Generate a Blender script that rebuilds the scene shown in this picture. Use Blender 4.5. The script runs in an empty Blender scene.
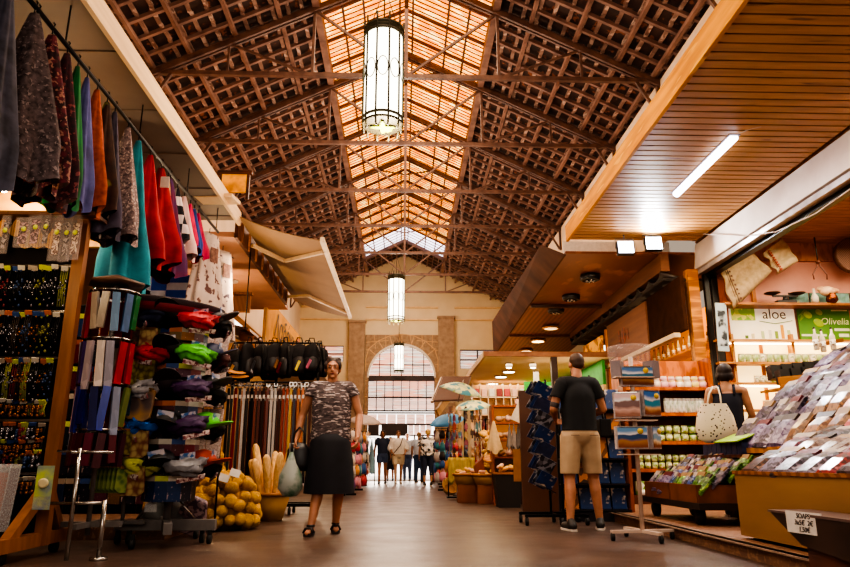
import bpy, bmesh, math, random
from mathutils import Vector, Matrix, Euler
random.seed(7)
PI = math.pi
COL = bpy.context.scene.collection
SCN = bpy.context.scene

# ------------------------------------------------------------------ geometry helper
class MB:
    """collects simple shapes; build() links them as one mesh object"""
    def __init__(s):
        s.v = []; s.f = []; s.m = []; s.mi = 0; s.sm = False; s.smf = []
    def add(s, vs, fs, M=None):
        o = len(s.v)
        for v in vs:
            v = Vector(v)
            s.v.append(tuple(M @ v) if M else tuple(v))
        for f in fs:
            s.f.append([i + o for i in f]); s.m.append(s.mi); s.smf.append(s.sm)
        return s
    def box(s, c, d, rot=None):
        x, y, z = d[0] / 2, d[1] / 2, d[2] / 2
        vs = [(-x, -y, -z), (x, -y, -z), (x, y, -z), (-x, y, -z), (-x, -y, z), (x, -y, z), (x, y, z), (-x, y, z)]
        fs = [(0, 3, 2, 1), (4, 5, 6, 7), (0, 1, 5, 4), (1, 2, 6, 5), (2, 3, 7, 6), (3, 0, 4, 7)]
        M = Matrix.Translation(c) @ (Euler(rot).to_matrix().to_4x4() if rot else Matrix())
        return s.add(vs, fs, M)
    def bar(s, a, b, w, h=None, up=(0, 0, 1)):
        a = Vector(a); b = Vector(b); d = b - a
        h = h or w
        q = d.normalized(); u = Vector(up)
        if abs(q.dot(u)) > .98: u = Vector((0, 1, 0))
        r = q.cross(u).normalized(); u = r.cross(q)
        M = Matrix((( r.x, q.x, u.x, 0), (r.y, q.y, u.y, 0), (r.z, q.z, u.z, 0), (0, 0, 0, 1)))
        M = Matrix.Translation((a + b) / 2) @ M
        x, y, z = w / 2, d.length / 2, h / 2
        vs = [(-x, -y, -z), (x, -y, -z), (x, y, -z), (-x, y, -z), (-x, -y, z), (x, -y, z), (x, y, z), (-x, y, z)]
        fs = [(0, 3, 2, 1), (4, 5, 6, 7), (0, 1, 5, 4), (1, 2, 6, 5), (2, 3, 7, 6), (3, 0, 4, 7)]
        return s.add(vs, fs, M)
    def tube(s, pts, r, n=8, caps=True):
        pts = [Vector(p) for p in pts]; rs = r if isinstance(r, (list, tuple)) else [r] * len(pts)
        vs = []; fs = []; ref = None
        for i, p in enumerate(pts):
            t = (pts[min(i + 1, len(pts) - 1)] - pts[max(i - 1, 0)]).normalized()
            if ref is None:
                ref = t.orthogonal().normalized()
            ref = (ref - t * ref.dot(t)).normalized(); bi = t.cross(ref)
            for k in range(n):
                a = 2 * PI * k / n
                vs.append(p + (ref * math.cos(a) + bi * math.sin(a)) * rs[i])
        for i in range(len(pts) - 1):
            for k in range(n):
                k2 = (k + 1) % n
                fs.append((i * n + k, i * n + k2, (i + 1) * n + k2, (i + 1) * n + k))
        if caps:
            fs.append(tuple(range(n))[::-1]); fs.append(tuple((len(pts) - 1) * n + k for k in range(n)))
        o = s.sm; s.sm = True; s.add(vs, fs); s.sm = o
        return s
    def lathe(s, prof, c=(0, 0, 0), n=20, sx=1, sy=1, M=None):
        vs = []; fs = []
        for r, z in prof:
            for k in range(n):
                a = 2 * PI * k / n
                vs.append((r * math.cos(a) * sx, r * math.sin(a) * sy, z))
        for i in range(len(prof) - 1):
            for k in range(n):
                k2 = (k + 1) % n
                fs.append((i * n + k, i * n + k2, (i + 1) * n + k2, (i + 1) * n + k))
        if prof[0][0] > 1e-5: fs.append(tuple(range(n))[::-1])
        if prof[-1][0] > 1e-5: fs.append(tuple((len(prof) - 1) * n + k for k in range(n)))
        T = Matrix.Translation(c) @ (M if M else Matrix())
        o = s.sm; s.sm = True; s.add(vs, fs, T); s.sm = o
        return s
    def ball(s, c, r, n=12, m=8, rot=None):
        if not isinstance(r, (list, tuple)): r = (r, r, r)
        prof = [(math.sin(PI * i / m), -math.cos(PI * i / m)) for i in range(m + 1)]
        prof[0] = (1e-6, -1); prof[-1] = (1e-6, 1)
        M = (Euler(rot).to_matrix().to_4x4() if rot else Matrix()) @ Matrix.Diagonal((r[0], r[1], r[2], 1))
        return s.lathe(prof, c, n, M=M)
    def cone(s, a, b, ra, rb, n=12):
        """tapered capsule"""
        a = Vector(a); b = Vector(b); d = (b - a)
        L = d.length; q = d.normalized()
        prof = [(1e-6, -ra)] + [(ra * math.cos(t), ra * math.sin(t)) for t in (-1.1, -.6, 0)] + [(rb * math.cos(t), L + rb * math.sin(t)) for t in (0, .6, 1.1)] + [(1e-6, L + rb)]
        M = q.to_track_quat('Z', 'Y').to_matrix().to_4x4()
        return s.lathe(prof, a, n, M=M)
    def disc(s, c, r, h, n=16, axis='z'):
        M = {'z': Matrix(), 'x': Matrix.Rotation(PI / 2, 4, 'Y'), 'y': Matrix.Rotation(PI / 2, 4, 'X')}[axis]
        return s.lathe([(r, -h / 2), (r, h / 2)], c, n, M=M)
    def poly(s, pts):
        return s.add(pts, [tuple(range(len(pts)))])
    def prism(s, pts, d):
        """pts: polygon; d: extrusion vector"""
        n = len(pts); d = Vector(d)
        vs = [Vector(p) for p in pts] + [Vector(p) + d for p in pts]
        fs = [tuple(range(n)), tuple(range(2 * n - 1, n - 1, -1))] + [(i, i + n, (i + 1) % n + n, (i + 1) % n) for i in range(n)]
        return s.add(vs, fs)
    def mesh(s, name):
        me = bpy.data.meshes.new(name)
        me.from_pydata(s.v, [], s.f)
        for p, m, sm in zip(me.polygons, s.m, s.smf):
            p.material_index = m; p.use_smooth = sm
        me.update()
        return me

def fixnormals(me):
    bm = bmesh.new(); bm.from_mesh(me)
    bmesh.ops.recalc_face_normals(bm, faces=bm.faces[:]); bm.to_mesh(me); bm.free()

def O(name, mb, mat, parent=None, loc=None, rot=None, bevel=0, kind=None):
    me = mb.mesh(name) if isinstance(mb, MB) else mb
    if isinstance(mb, MB):
        fixnormals(me)
        for m in (mat if isinstance(mat, (list, tuple)) else [mat]): me.materials.append(m)
    o = bpy.data.objects.new(name, me); COL.objects.link(o)
    if parent: o.parent = parent
    if loc: o.location = loc
    if rot: o.rotation_euler = rot
    if bevel:
        b = o.modifiers.new('bevel', 'BEVEL'); b.width = bevel; b.segments = 2; b.limit_method = 'ANGLE'
    if kind: o['kind'] = kind
    return o
def tag(o, label, cat, group=None, kind=None):
    o['label'] = label; o['category'] = cat
    if group: o['group'] = group
    if kind: o['kind'] = kind
    return o
def S(name, mb, mat, parent=None, **k):
    return O(name, mb, mat, parent, kind=None if parent else 'structure', **k)
def T(name, label, cat, loc=(0, 0, 0), rz=0, group=None, rot=None):
    o = bpy.data.objects.new(name, None); COL.objects.link(o); o.empty_display_size = .1
    o.location = loc; o.rotation_euler = rot or (0, 0, rz)
    return tag(o, label, cat, group)
def TM(name, mb, mat, label, cat, group=None, **k):
    return tag(O(name, mb, mat, **k), label, cat, group)
KIDS = {}
def setmat(o, m):
    for i, sl in enumerate(o.material_slots):
        sl.link = 'OBJECT'; sl.material = m[i] if isinstance(m, (list, tuple)) else m
def dup(root, loc=None, rot=None, label=None, group=None, mats=None, scale=None, mat=None):
    r = root.copy(); COL.objects.link(r)
    if loc is not None: r.location = loc
    if rot is not None: r.rotation_euler = rot if isinstance(rot, (tuple, list)) else (0, 0, rot)
    if scale is not None: r.scale = scale if isinstance(scale, (tuple, list)) else (scale,) * 3
    if label: r['label'] = label
    if group: r['group'] = group
    if mat: setmat(r, mat)
    if root.name not in KIDS: KIDS[root.name] = list(root.children)
    for ch in KIDS[root.name]:
        c = ch.copy(); COL.objects.link(c); c.parent = r
        st = ch.name.split('.')[0]
        if mats and st in mats: setmat(c, mats[st])
        if ch.name not in KIDS: KIDS[ch.name] = list(ch.children)
        for g in KIDS[ch.name]:
            d = g.copy(); COL.objects.link(d); d.parent = c
            st = g.name.split('.')[0]
            if mats and st in mats: setmat(d, mats[st])
    return r
def rm(o):
    for c in list(o.children): rm(c)
    KIDS.pop(o.name, None); bpy.data.objects.remove(o)
ORD = 'first second third fourth fifth sixth seventh eighth ninth tenth eleventh twelfth thirteenth fourteenth fifteenth sixteenth seventeenth eighteenth nineteenth twentieth'.split()
def nth(i):
    return ORD[i] if i < 20 else 'twenty-' + nth(i - 20)

# ------------------------------------------------------------------ camera maths of the planning sketch: pixel + a known world plane -> point
CF, CTH, CPS, CH = 680.0, math.radians(14.75), math.radians(1.8), .66
def _ray(x, y):
    f = (math.sin(CPS) * math.cos(CTH), math.cos(CPS) * math.cos(CTH), math.sin(CTH))
    r = (math.cos(CPS), -math.sin(CPS), 0)
    u = (-math.sin(CPS) * math.sin(CTH), -math.cos(CPS) * math.sin(CTH), math.cos(CTH))
    a = (x - 425) / CF; b = (283.5 - y) / CF
    return [f[i] + a * r[i] + b * u[i] for i in range(3)]
def aY(x, y, Y): r = _ray(x, y); t = Y / r[1]; return Vector((r[0] * t, Y, CH + r[2] * t))
def aX(x, y, X): r = _ray(x, y); t = X / r[0]; return Vector((X, r[1] * t, CH + r[2] * t))
def aZ(x, y, Z=0): r = _ray(x, y); t = (Z - CH) / r[2]; return Vector((r[0] * t, r[1] * t, Z))

# ------------------------------------------------------------------ materials
def _lin(c):
    return tuple((x / 12.92 if x <= .04045 else ((x + .055) / 1.055) ** 2.4) for x in c[:3]) + (1,)
def hexc(h):
    return tuple(int(h[i:i + 2], 16) / 255 for i in (0, 2, 4))
MATS = {}
def mat(key, c, c2=None, kind='noise', scale=6, rough=.6, metal=0, em=0, emc=None, bump=0, vec='Object', stretch=(1, 1, 1), sharp=None, spec=.5, rnd=0, coat=0, trans=0, alpha=1, w3=None):
    """procedural principled material; c, c2 hex colours blended by a texture"""
    if key in MATS: return MATS[key]
    m = bpy.data.materials.new(key); m.use_nodes = True; MATS[key] = m
    nt = m.node_tree; nd = nt.nodes; lk = nt.links
    b = nd['Principled BSDF']
    b.inputs['Roughness'].default_value = rough; b.inputs['Metallic'].default_value = metal
    b.inputs['Specular IOR Level'].default_value = spec
    if coat: b.inputs['Coat Weight'].default_value = coat; b.inputs['Coat Roughness'].default_value = .15
    if trans: b.inputs['Transmission Weight'].default_value = trans
    if alpha < 1: b.inputs['Alpha'].default_value = alpha
    c1 = _lin(hexc(c)); cc2 = _lin(hexc(c2)) if c2 else tuple(x * .72 for x in c1[:3]) + (1,)
    tc = nd.new('ShaderNodeTexCoord'); mp = nd.new('ShaderNodeMapping')
    lk.new(tc.outputs[vec], mp.inputs['Vector'])
    mp.inputs['Scale'].default_value = stretch
    rmp = nd.new('ShaderNodeValToRGB')
    rmp.color_ramp.elements[0].color = c1; rmp.color_ramp.elements[1].color = cc2
    lo, hi = sharp if sharp else (.3, .7)
    rmp.color_ramp.elements[0].position = lo; rmp.color_ramp.elements[1].position = hi
    if kind == 'noise':
        t = nd.new('ShaderNodeTexNoise'); t.inputs['Scale'].default_value = scale; t.inputs['Detail'].default_value = 4; out = t.outputs['Fac']
    elif kind == 'wave' or kind == 'waveX' or kind == 'waveZ':
        t = nd.new('ShaderNodeTexWave'); t.inputs['Scale'].default_value = scale; t.inputs['Distortion'].default_value = 3 if kind == 'wave' else 0
        t.bands_direction = {'wave': 'Y', 'waveX': 'X', 'waveZ': 'Z'}[kind]
        t.inputs['Detail'].default_value = 2; out = t.outputs['Fac']
    elif kind == 'voronoi':
        t = nd.new('ShaderNodeTexVoronoi'); t.inputs['Scale'].default_value = scale; out = t.outputs['Distance']
    elif kind == 'cells':
        t = nd.new('ShaderNodeTexVoronoi'); t.inputs['Scale'].default_value = scale
        s_ = nd.new('ShaderNodeSeparateColor'); lk.new(t.outputs['Color'], s_.inputs[0]); out = s_.outputs[0]
    elif kind == 'checker':
        t = nd.new('ShaderNodeTexChecker'); t.inputs['Scale'].default_value = scale; out = t.outputs['Fac']
    elif kind == 'brick':
        t = nd.new('ShaderNodeTexBrick'); t.inputs['Scale'].default_value = scale; out = t.outputs['Fac']
        t.inputs['Mortar Size'].default_value = .02
    lk.new(mp.outputs['Vector'], t.inputs['Vector'])
    lk.new(out, rmp.inputs['Fac'])
    col = rmp.outputs['Color']
    if w3:   # third colour by a second noise
        n2 = nd.new('ShaderNodeTexNoise'); n2.inputs['Scale'].default_value = w3[1]; lk.new(mp.outputs['Vector'], n2.inputs['Vector'])
        r2 = nd.new('ShaderNodeValToRGB'); r2.color_ramp.elements[0].position = w3[2]; r2.color_ramp.elements[1].position = w3[2] + .06
        lk.new(n2.outputs['Fac'], r2.inputs['Fac'])
        mx = nd.new('ShaderNodeMix'); mx.data_type = 'RGBA'
        lk.new(r2.outputs['Color'], mx.inputs[0]); lk.new(col, mx.inputs[6]); mx.inputs[7].default_value = _lin(hexc(w3[0]))
        col = mx.outputs[2]
    if rnd:
        oi = nd.new('ShaderNodeObjectInfo'); hs = nd.new('ShaderNodeHueSaturation')
        mr = nd.new('ShaderNodeMapRange'); mr.inputs['To Min'].default_value = 1 - rnd; mr.inputs['To Max'].default_value = 1 + rnd
        lk.new(oi.outputs['Random'], mr.inputs['Value']); lk.new(mr.outputs[0], hs.inputs['Value'])
        lk.new(col, hs.inputs['Color']); col = hs.outputs['Color']
    lk.new(col, b.inputs['Base Color'])
    if em:
        b.inputs['Emission Strength'].default_value = em
        if emc: b.inputs['Emission Color'].default_value = _lin(hexc(emc))
        else: lk.new(col, b.inputs['Emission Color'])
    if bump:
        bp = nd.new('ShaderNodeBump'); bp.inputs['Strength'].default_value = bump; bp.inputs['Distance'].default_value = .02
        lk.new(out, bp.inputs['Height']); lk.new(bp.outputs['Normal'], b.inputs['Normal'])
    return m
def film(key, c='FFFFFF', a=.25, rough=.08):
    """thin clear plastic"""
    if key in MATS: return MATS[key]
    m = bpy.data.materials.new(key); m.use_nodes = True; MATS[key] = m
    nd = m.node_tree.nodes; lk = m.node_tree.links; nd.clear()
    out = nd.new('ShaderNodeOutputMaterial'); mx = nd.new('ShaderNodeMixShader')
    tr = nd.new('ShaderNodeBsdfTransparent'); gl = nd.new('ShaderNodeBsdfPrincipled')
    gl.inputs['Base Color'].default_value = _lin(hexc(c)); gl.inputs['Roughness'].default_value = rough
    n = nd.new('ShaderNodeTexNoise'); n.inputs['Scale'].default_value = 30
    r = nd.new('ShaderNodeMapRange'); r.inputs['To Min'].default_value = a * .4; r.inputs['To Max'].default_value = a * 1.6
    lk.new(n.outputs['Fac'], r.inputs['Value']); lk.new(r.outputs[0], mx.inputs[0])
    lk.new(tr.outputs[0], mx.inputs[1]); lk.new(gl.outputs[0], mx.inputs[2]); lk.new(mx.outputs[0], out.inputs['Surface'])
    return m
def glow(key, c, s):
    if key in MATS: return MATS[key]
    m = bpy.data.materials.new(key); m.use_nodes = True; MATS[key] = m
    nd = m.node_tree.nodes; lk = m.node_tree.links; nd.clear()
    out = nd.new('ShaderNodeOutputMaterial'); e = nd.new('ShaderNodeEmission')
    e.inputs['Color'].default_value = _lin(hexc(c)); e.inputs['Strength'].default_value = s
    lk.new(e.outputs[0], out.inputs['Surface'])
    return m
def cl(h, rough=.75, **k):
    """plain-ish coloured material with fine procedural mottling"""
    return mat('col_' + h + '_%.2f' % rough + str(sorted(k.items())), h, rough=rough, scale=18, sharp=(.2, .9), **k)

wood_mid = mat('wood_mid', 'A5672B', '7A4418', 'wave', 3, .45, stretch=(1, 1, 6), rnd=.12)
wood_dark = mat('wood_dark', '5A2E18', '3A1C10', 'wave', 3, .45, stretch=(1, 1, 5))
wood_red = mat('wood_red', '9A4E20', '70340F', 'wave', 2.5, .4, stretch=(4, 1, 1))
wood_pale = mat('wood_pale', 'C48A48', 'A66C30', 'wave', 2, .5, stretch=(1, 1, 7))
black_metal = mat('black_metal', '151214', '0C0A0B', rough=.35, metal=.6)
grey_metal = mat('grey_metal', '7A7472', '5E5856', rough=.5, metal=.2)
chrome = mat('chrome', 'B9B2AC', '8F8882', rough=.22, metal=.95)
rubber = mat('rubber', '141113', '0B090A', rough=.7)
white_metal = mat('white_metal', 'C9B4A4', 'B09A8A', rough=.4)
card_white = cl('E8E0D8', .6)
clear = film('clear_film')

def text_mesh(s, size, name='writing', extrude=.001, shear=0):
    cu = bpy.data.curves.new(name, 'FONT'); cu.body = s; cu.size = size; cu.extrude = extrude; cu.align_x = 'CENTER'; cu.align_y = 'CENTER'; cu.shear = shear
    t = bpy.data.objects.new(name, cu); COL.objects.link(t)
    dg = bpy.context.evaluated_depsgraph_get()
    me = bpy.data.meshes.new_from_object(t.evaluated_get(dg))
    bpy.data.objects.remove(t); bpy.data.curves.remove(cu)
    me.materials.clear()
    return me
def text(s, size, m, parent, loc, rot=(PI / 2, 0, 0), name='writing', shear=0):
    me = text_mesh(s, size, shear=shear); me.materials.append(m)
    return O(name, me, m, parent, loc, rot)

def plate(outer, holes, thick, frame):
    """flat plate with holes; outlines are (u, v); frame maps (u, v, w) to the world"""
    cu = bpy.data.curves.new('plate', 'CURVE'); cu.dimensions = '2D'; cu.fill_mode = 'BOTH'; cu.extrude = thick / 2
    for loop in [outer] + holes:
        sp = cu.splines.new('POLY'); sp.points.add(len(loop) - 1); sp.use_cyclic_u = True
        for p, (u, v) in zip(sp.points, loop): p.co = (u, v, 0, 1)
    t = bpy.data.objects.new('plate', cu); COL.objects.link(t)
    dg = bpy.context.evaluated_depsgraph_get()
    me = bpy.data.meshes.new_from_object(t.evaluated_get(dg))
    bpy.data.objects.remove(t); bpy.data.curves.remove(cu)
    mb = MB(); vs = [frame(v.co.x, v.co.y, v.co.z) for v in me.vertices]
    mb.add(vs, [tuple(p.vertices) for p in me.polygons]); bpy.data.meshes.remove(me)
    return mb
def bake(o):
    """apply an object's modifiers"""
    dg = bpy.context.evaluated_depsgraph_get()
    me = bpy.data.meshes.new_from_object(o.evaluated_get(dg)); old = o.data
    o.modifiers.clear(); o.data = me; bpy.data.meshes.remove(old)
# ================================================================== THE HALL
# ---- floor
def floor_material():
    m = mat('floor_mat', '564238', '3C2E28', 'noise', 1.2, .38, w3=('70584A', 45, .6))
    nt = m.node_tree; b = nt.nodes['Principled BSDF']
    n = nt.nodes.new('ShaderNodeTexNoise'); n.inputs['Scale'].default_value = 2.5; n.inputs['Detail'].default_value = 6
    tc = nt.nodes.new('ShaderNodeTexCoord'); nt.links.new(tc.outputs['Object'], n.inputs['Vector'])
    r = nt.nodes.new('ShaderNodeMapRange'); r.inputs['To Min'].default_value = .22; r.inputs['To Max'].default_value = .52
    nt.links.new(n.outputs['Fac'], r.inputs['Value']); nt.links.new(r.outputs[0], b.inputs['Roughness'])
    n3 = nt.nodes.new('ShaderNodeTexNoise'); n3.inputs['Scale'].default_value = 60
    nt.links.new(tc.outputs['Object'], n3.inputs['Vector'])
    bp = nt.nodes.new('ShaderNodeBump'); bp.inputs['Strength'].default_value = .25; bp.inputs['Distance'].default_value = .01
    nt.links.new(n3.outputs['Fac'], bp.inputs['Height']); nt.links.new(bp.outputs['Normal'], b.inputs['Normal'])
    return m
fm = floor_material()
S('floor', MB().box((0, 13, -.1), (24, 34, .2)), fm)
plat = mat('platform_tile', '8A6248', '6B4A38', 'noise', 4, .5, w3=('9A7258', 30, .55))
pl_edge = mat('platform_edge', 'A08672', '866E5C', 'noise', 8, .5)
S('trim_1', MB().box((6.2, 13, .05), (7.5, 26.6, .1)).box((2.455, 13, .094), (.06, 26.6, .02)), [plat], None)
S('trim_2', MB().box((2.46, 13, .098), (.1, 26.6, .012)), pl_edge)
S('trim_3', MB().box((-4.8, 7.9, .075), (5.4, 2.9, .15)).box((-5.2, 17.6, .075), (4.4, 16.5, .15)), plat)

# ---- walls
cream = mat('cream_wall', 'E6D2AC', 'DAC49C', 'noise', 1.5, .8)
cream2 = mat('cream_side_wall', 'E8D2B8', 'DCC4A6', 'noise', 1.2, .8)
stone = mat('stone', 'AC9072', '927458', 'noise', 9, .85, bump=.4)
joint = mat('stone_joint', 'D8B080', 'C89C6C', rough=.9)
YW = 26.4
fr = lambda u, v, w: (u, YW + .15 + w, v)
arc = lambda cx, cz, r, n=24: [(cx + r * math.cos(PI * i / n), cz + r * math.sin(PI * i / n)) for i in range(n + 1)]
DX, DR, DS = -.08, 1.28, 3.83
door_loop = [(DX - DR, .02), (DX + DR, .02)] + arc(DX, DS, DR)
winL = [(-3.85, 4.45), (-2.35, 4.45), (-2.35, 5.08), (-3.85, 5.08)]
winR = [(2.2, 4.2), (3.6, 4.2), (3.6, 4.95), (2.2, 4.95)]
S('wall_back', plate([(-8, 0), (8, 0), (8, 4.9), (4.3, 6.8), (0, 8.9), (-4.3, 6.8), (-8, 4.9)], [door_loop, winL, winR], .3, fr), cream)
# stone surround with joints
so = [(-1.5, .02), (-1.5, 5.5), (1.35, 5.5), (1.35, .02), (DX + DR, .02)] + arc(DX, DS, DR) + [(DX - DR, .02)]
fr2 = lambda u, v, w: (u, YW - .04 + w, v)
S('trim_4', plate(so, [], .08, fr2), stone)
jb = MB()
for i in range(11):
    a = PI * (i + .5) / 11
    r1 = DR + .03; r2 = DR + random.uniform(.38, .5)
    p = lambda r: (DX + r * math.cos(a), YW - .085, DS + r * math.sin(a))
    q = p(r2)
    if -1.48 < q[0] < 1.33: jb.bar(p(r1), q, .03, .01, (0, 1, 0))
for i in range(10):
    a1, a2 = PI * (i + .5) / 11, PI * (i + 1.5) / 11
    r2 = DR + .42
    p1 = (max(-1.48, min(1.33, DX + r2 * math.cos(a1))), YW - .085, DS + r2 * math.sin(a1)); p2 = (max(-1.48, min(1.33, DX + r2 * math.cos(a2))), YW - .085, DS + r2 * math.sin(a2))
    if (Vector(p1) - Vector(p2)).length > .05: jb.bar(p1, p2, .03, .01, (0, 1, 0))
for z in (.6, 1.2, 1.85, 2.5, 3.1, 3.7, 4.35, 4.9):
    jb.bar((-1.48, YW - .085, z), (-1.38, YW - .085, z), .025, .01, (0, 1, 0)); jb.bar((1.21, YW - .085, z), (1.33, YW - .085, z), .025, .01, (0, 1, 0))
for x in (-1.1, -.7, -.2, .3, .75, 1.1):
    jb.bar((x, YW - .085, 5.16 if abs(x) < .5 else 4.95), (x + random.uniform(-.08, .08), YW - .085, 5.5), .025, .01, (0, 1, 0))
jb.bar((-1.48, YW - .085, 5.2), (-.6, YW - .085, 5.28), .025, .01, (0, 1, 0)); jb.bar((.5, YW - .085, 5.28), (1.33, YW - .085, 5.22), .025, .01, (0, 1, 0))
S('trim_5', jb, joint)
S('trim_6', plate(arc(DX, DS, DR + .05) + arc(DX, DS, DR - .02)[::-1], [], .1, lambda u, v, w: (u, YW - .06 + w, v)), mat('arch_edge', 'E8DCCB', rough=.7))
pil = mat('pilaster_stone', 'B09478', '957A60', 'noise', 7, .85, bump=.3)
for n_, x, z1 in ((7, -1.83, 6.0), (8, 1.66, 6.2)):
    S('trim_%d' % n_, MB().box((x, YW - .1, z1 / 2), (.62, .22, z1)).box((x, YW - .12, z1), (.7, .28, .08)), pil)
for n_, z in ((9, 6.62), (10, 6.12)):
    S('trim_%d' % n_, MB().box((-3.1, YW - .05, z), (1.9, .12, .05)).box((3.05, YW - .05, z), (2.1, .12, .05)).box((-.08, YW - .05, z), (2.85, .12, .05)), mat('ledge', 'EBCB9A', 'DDB986', rough=.7))
# glazing of the arch: rows of panes, the sunlit street put in as glowing colour
pane_m = mat('street_view_glow', 'FFF0E6', '4E3A3E', 'waveZ', 2.6, .4, em=.85, w3=('E8A890', 3.0, .52), stretch=(.25, 1, 2.2), sharp=(.35, .75))
pane_pk = mat('street_view_glow_pink', 'FFE6DA', '7A4A44', 'waveZ', 3.2, .4, em=.8, w3=('F4C8B8', 5.0, .5), stretch=(.2, 1, 2.2), sharp=(.4, .8))
fr_dark = mat('door_frame_dark', '3A2420', '2A1816', rough=.5)
dg_ = T('fanlight_screen', 'tall glazed screen of many panes filling the top of the stone arch', 'window', (0, 0, 0)); dg_['kind'] = 'structure'
dg_.name = 'window_1'
g = MB()
top = [(DX + (DR - .02) * math.cos(PI * i / 24), YW + .12, DS + (DR - .02) * math.sin(PI * i / 24)) for i in range(25)]
g.poly(top); O('pane', g, pane_m, dg_)
rows = [(3.12, 3.72, 8), (2.62, 3.06, 8), (2.1, 2.45, 7)]
for i, (z0, z1, nn) in enumerate(rows):
    w = 2 * DR / nn
    for k in range(nn):
        if i == 2 and False: continue
        x0 = DX - DR + k * w
        O('pane', MB().box((x0 + w / 2, YW + .12, (z0 + z1) / 2), (w - .04, .02, z1 - z0)), pane_pk if i else pane_m, dg_)
fb = MB()
fb.box((DX, YW + .1, 3.82), (2 * DR, .1, .2))
for z in (3.09, 2.58, 2.5, 2.07): fb.box((DX, YW + .1, z), (2 * DR, .06, .06))
for k in range(9): fb.box((DX - DR + k * 2 * DR / 8, YW + .1, 3.2), (.035, .06, 1.25))
for k in (-2, -1, 0, 1, 2): fb.box((DX + k * .43, YW + .1, 3.9 + .5 * math.sqrt(max(0, DR**2 - (k*.43)**2))), (.03, .06, math.sqrt(max(.01, DR**2 - (k * .43)**2)) - .02))
fb.box((DX, YW + .1, 4.35), (2.25, .06, .03))
fb.box((DX - .25, YW + .09, 1.86), (1.0, .08, .42)).box((DX, YW + .1, 1.66), (2 * DR, .06, .05))
fb.box((DX - 1.05, YW + .09, 1.86), (.42, .08, .42))
O('frame', fb, fr_dark, dg_)
for k in range(4):
    O('pane', MB().box((DX + .37 + .23 * k, YW + .11, 1.88), (.2, .02, .38)), pane_pk, dg_)
wn = T('window_2', 'x', 'window', (0, 0, 0)); wn['kind'] = 'structure'; wn['label'] = 'small high window in the cream end wall beside the awning tip'
O('pane', MB().box((-3.1, YW + .2, 4.77), (1.5, .02, .66)), pane_m, wn); fb = MB()
for x in (-3.85, -3.1, -2.35): fb.box((x, YW + .14, 4.77), (.05, .08, .66))
for z in (4.45, 4.77, 5.08): fb.box((-3.1, YW + .14, z), (1.5, .08, .04))
O('frame', fb, fr_dark, wn)
wn = T('window_3', 'small high window in the cream end wall above the cream stall roof', 'window', (0, 0, 0)); wn['kind'] = 'structure'
O('pane', MB().box((2.9, YW + .2, 4.57), (1.4, .02, .76)), pane_m, wn); fb = MB()
for x in (2.2, 2.9, 3.6): fb.box((x, YW + .14, 4.57), (.05, .08, .76))
for z in (4.2, 4.57, 4.95): fb.box((2.9, YW + .14, z), (1.4, .08, .04))
O('frame', fb, fr_dark, wn)
# street outside, its sunlight put in as glow
S('exterior_street', MB().box((0, 33, -.02), (30, 12.6, .04)), glow('street_glow', 'FFEFE2', 1.6))
S('exterior_facade', MB().box((0, 36, 5), (24, .3, 10)), glow('facade_glow', 'FFF3EA', 2.6))
dl = T('door_1', 'dark metal door leaf standing open in the bright entrance', 'door', (DX + .52, YW + .3, 0)); dl['kind'] = 'structure'
O('door_leaf', MB().box((0, .3, .85), (.05, .6, 1.7)), mat('door_leaf', '5A4A48', '403432', rough=.5), dl)
O('handle', MB().tube([(-.05, .1, .8), (-.05, .1, 1.1)], .015), chrome, dl)
# side walls of the hall, above the stalls
for nm, sx in (('wall_left', -1), ('wall_right', 1)):
    S(nm, MB().box((sx * 4.2, 12.9, 5.4), (.2, 27.2, 2.46)), cream2)
S('wall_shop_left', MB().box((-6.2, 12, 2), (.1, 30, 4.1)), mat('shop_wall_left', '8A6A4A', '6E5038', 'noise', 2, .8))
S('wall_shop_right', MB().box((9.3, 12, 2.1), (.1, 30, 4.2)), mat('shop_wall_right', 'C89884', 'B88672', 'noise', 2, .8))

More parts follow.
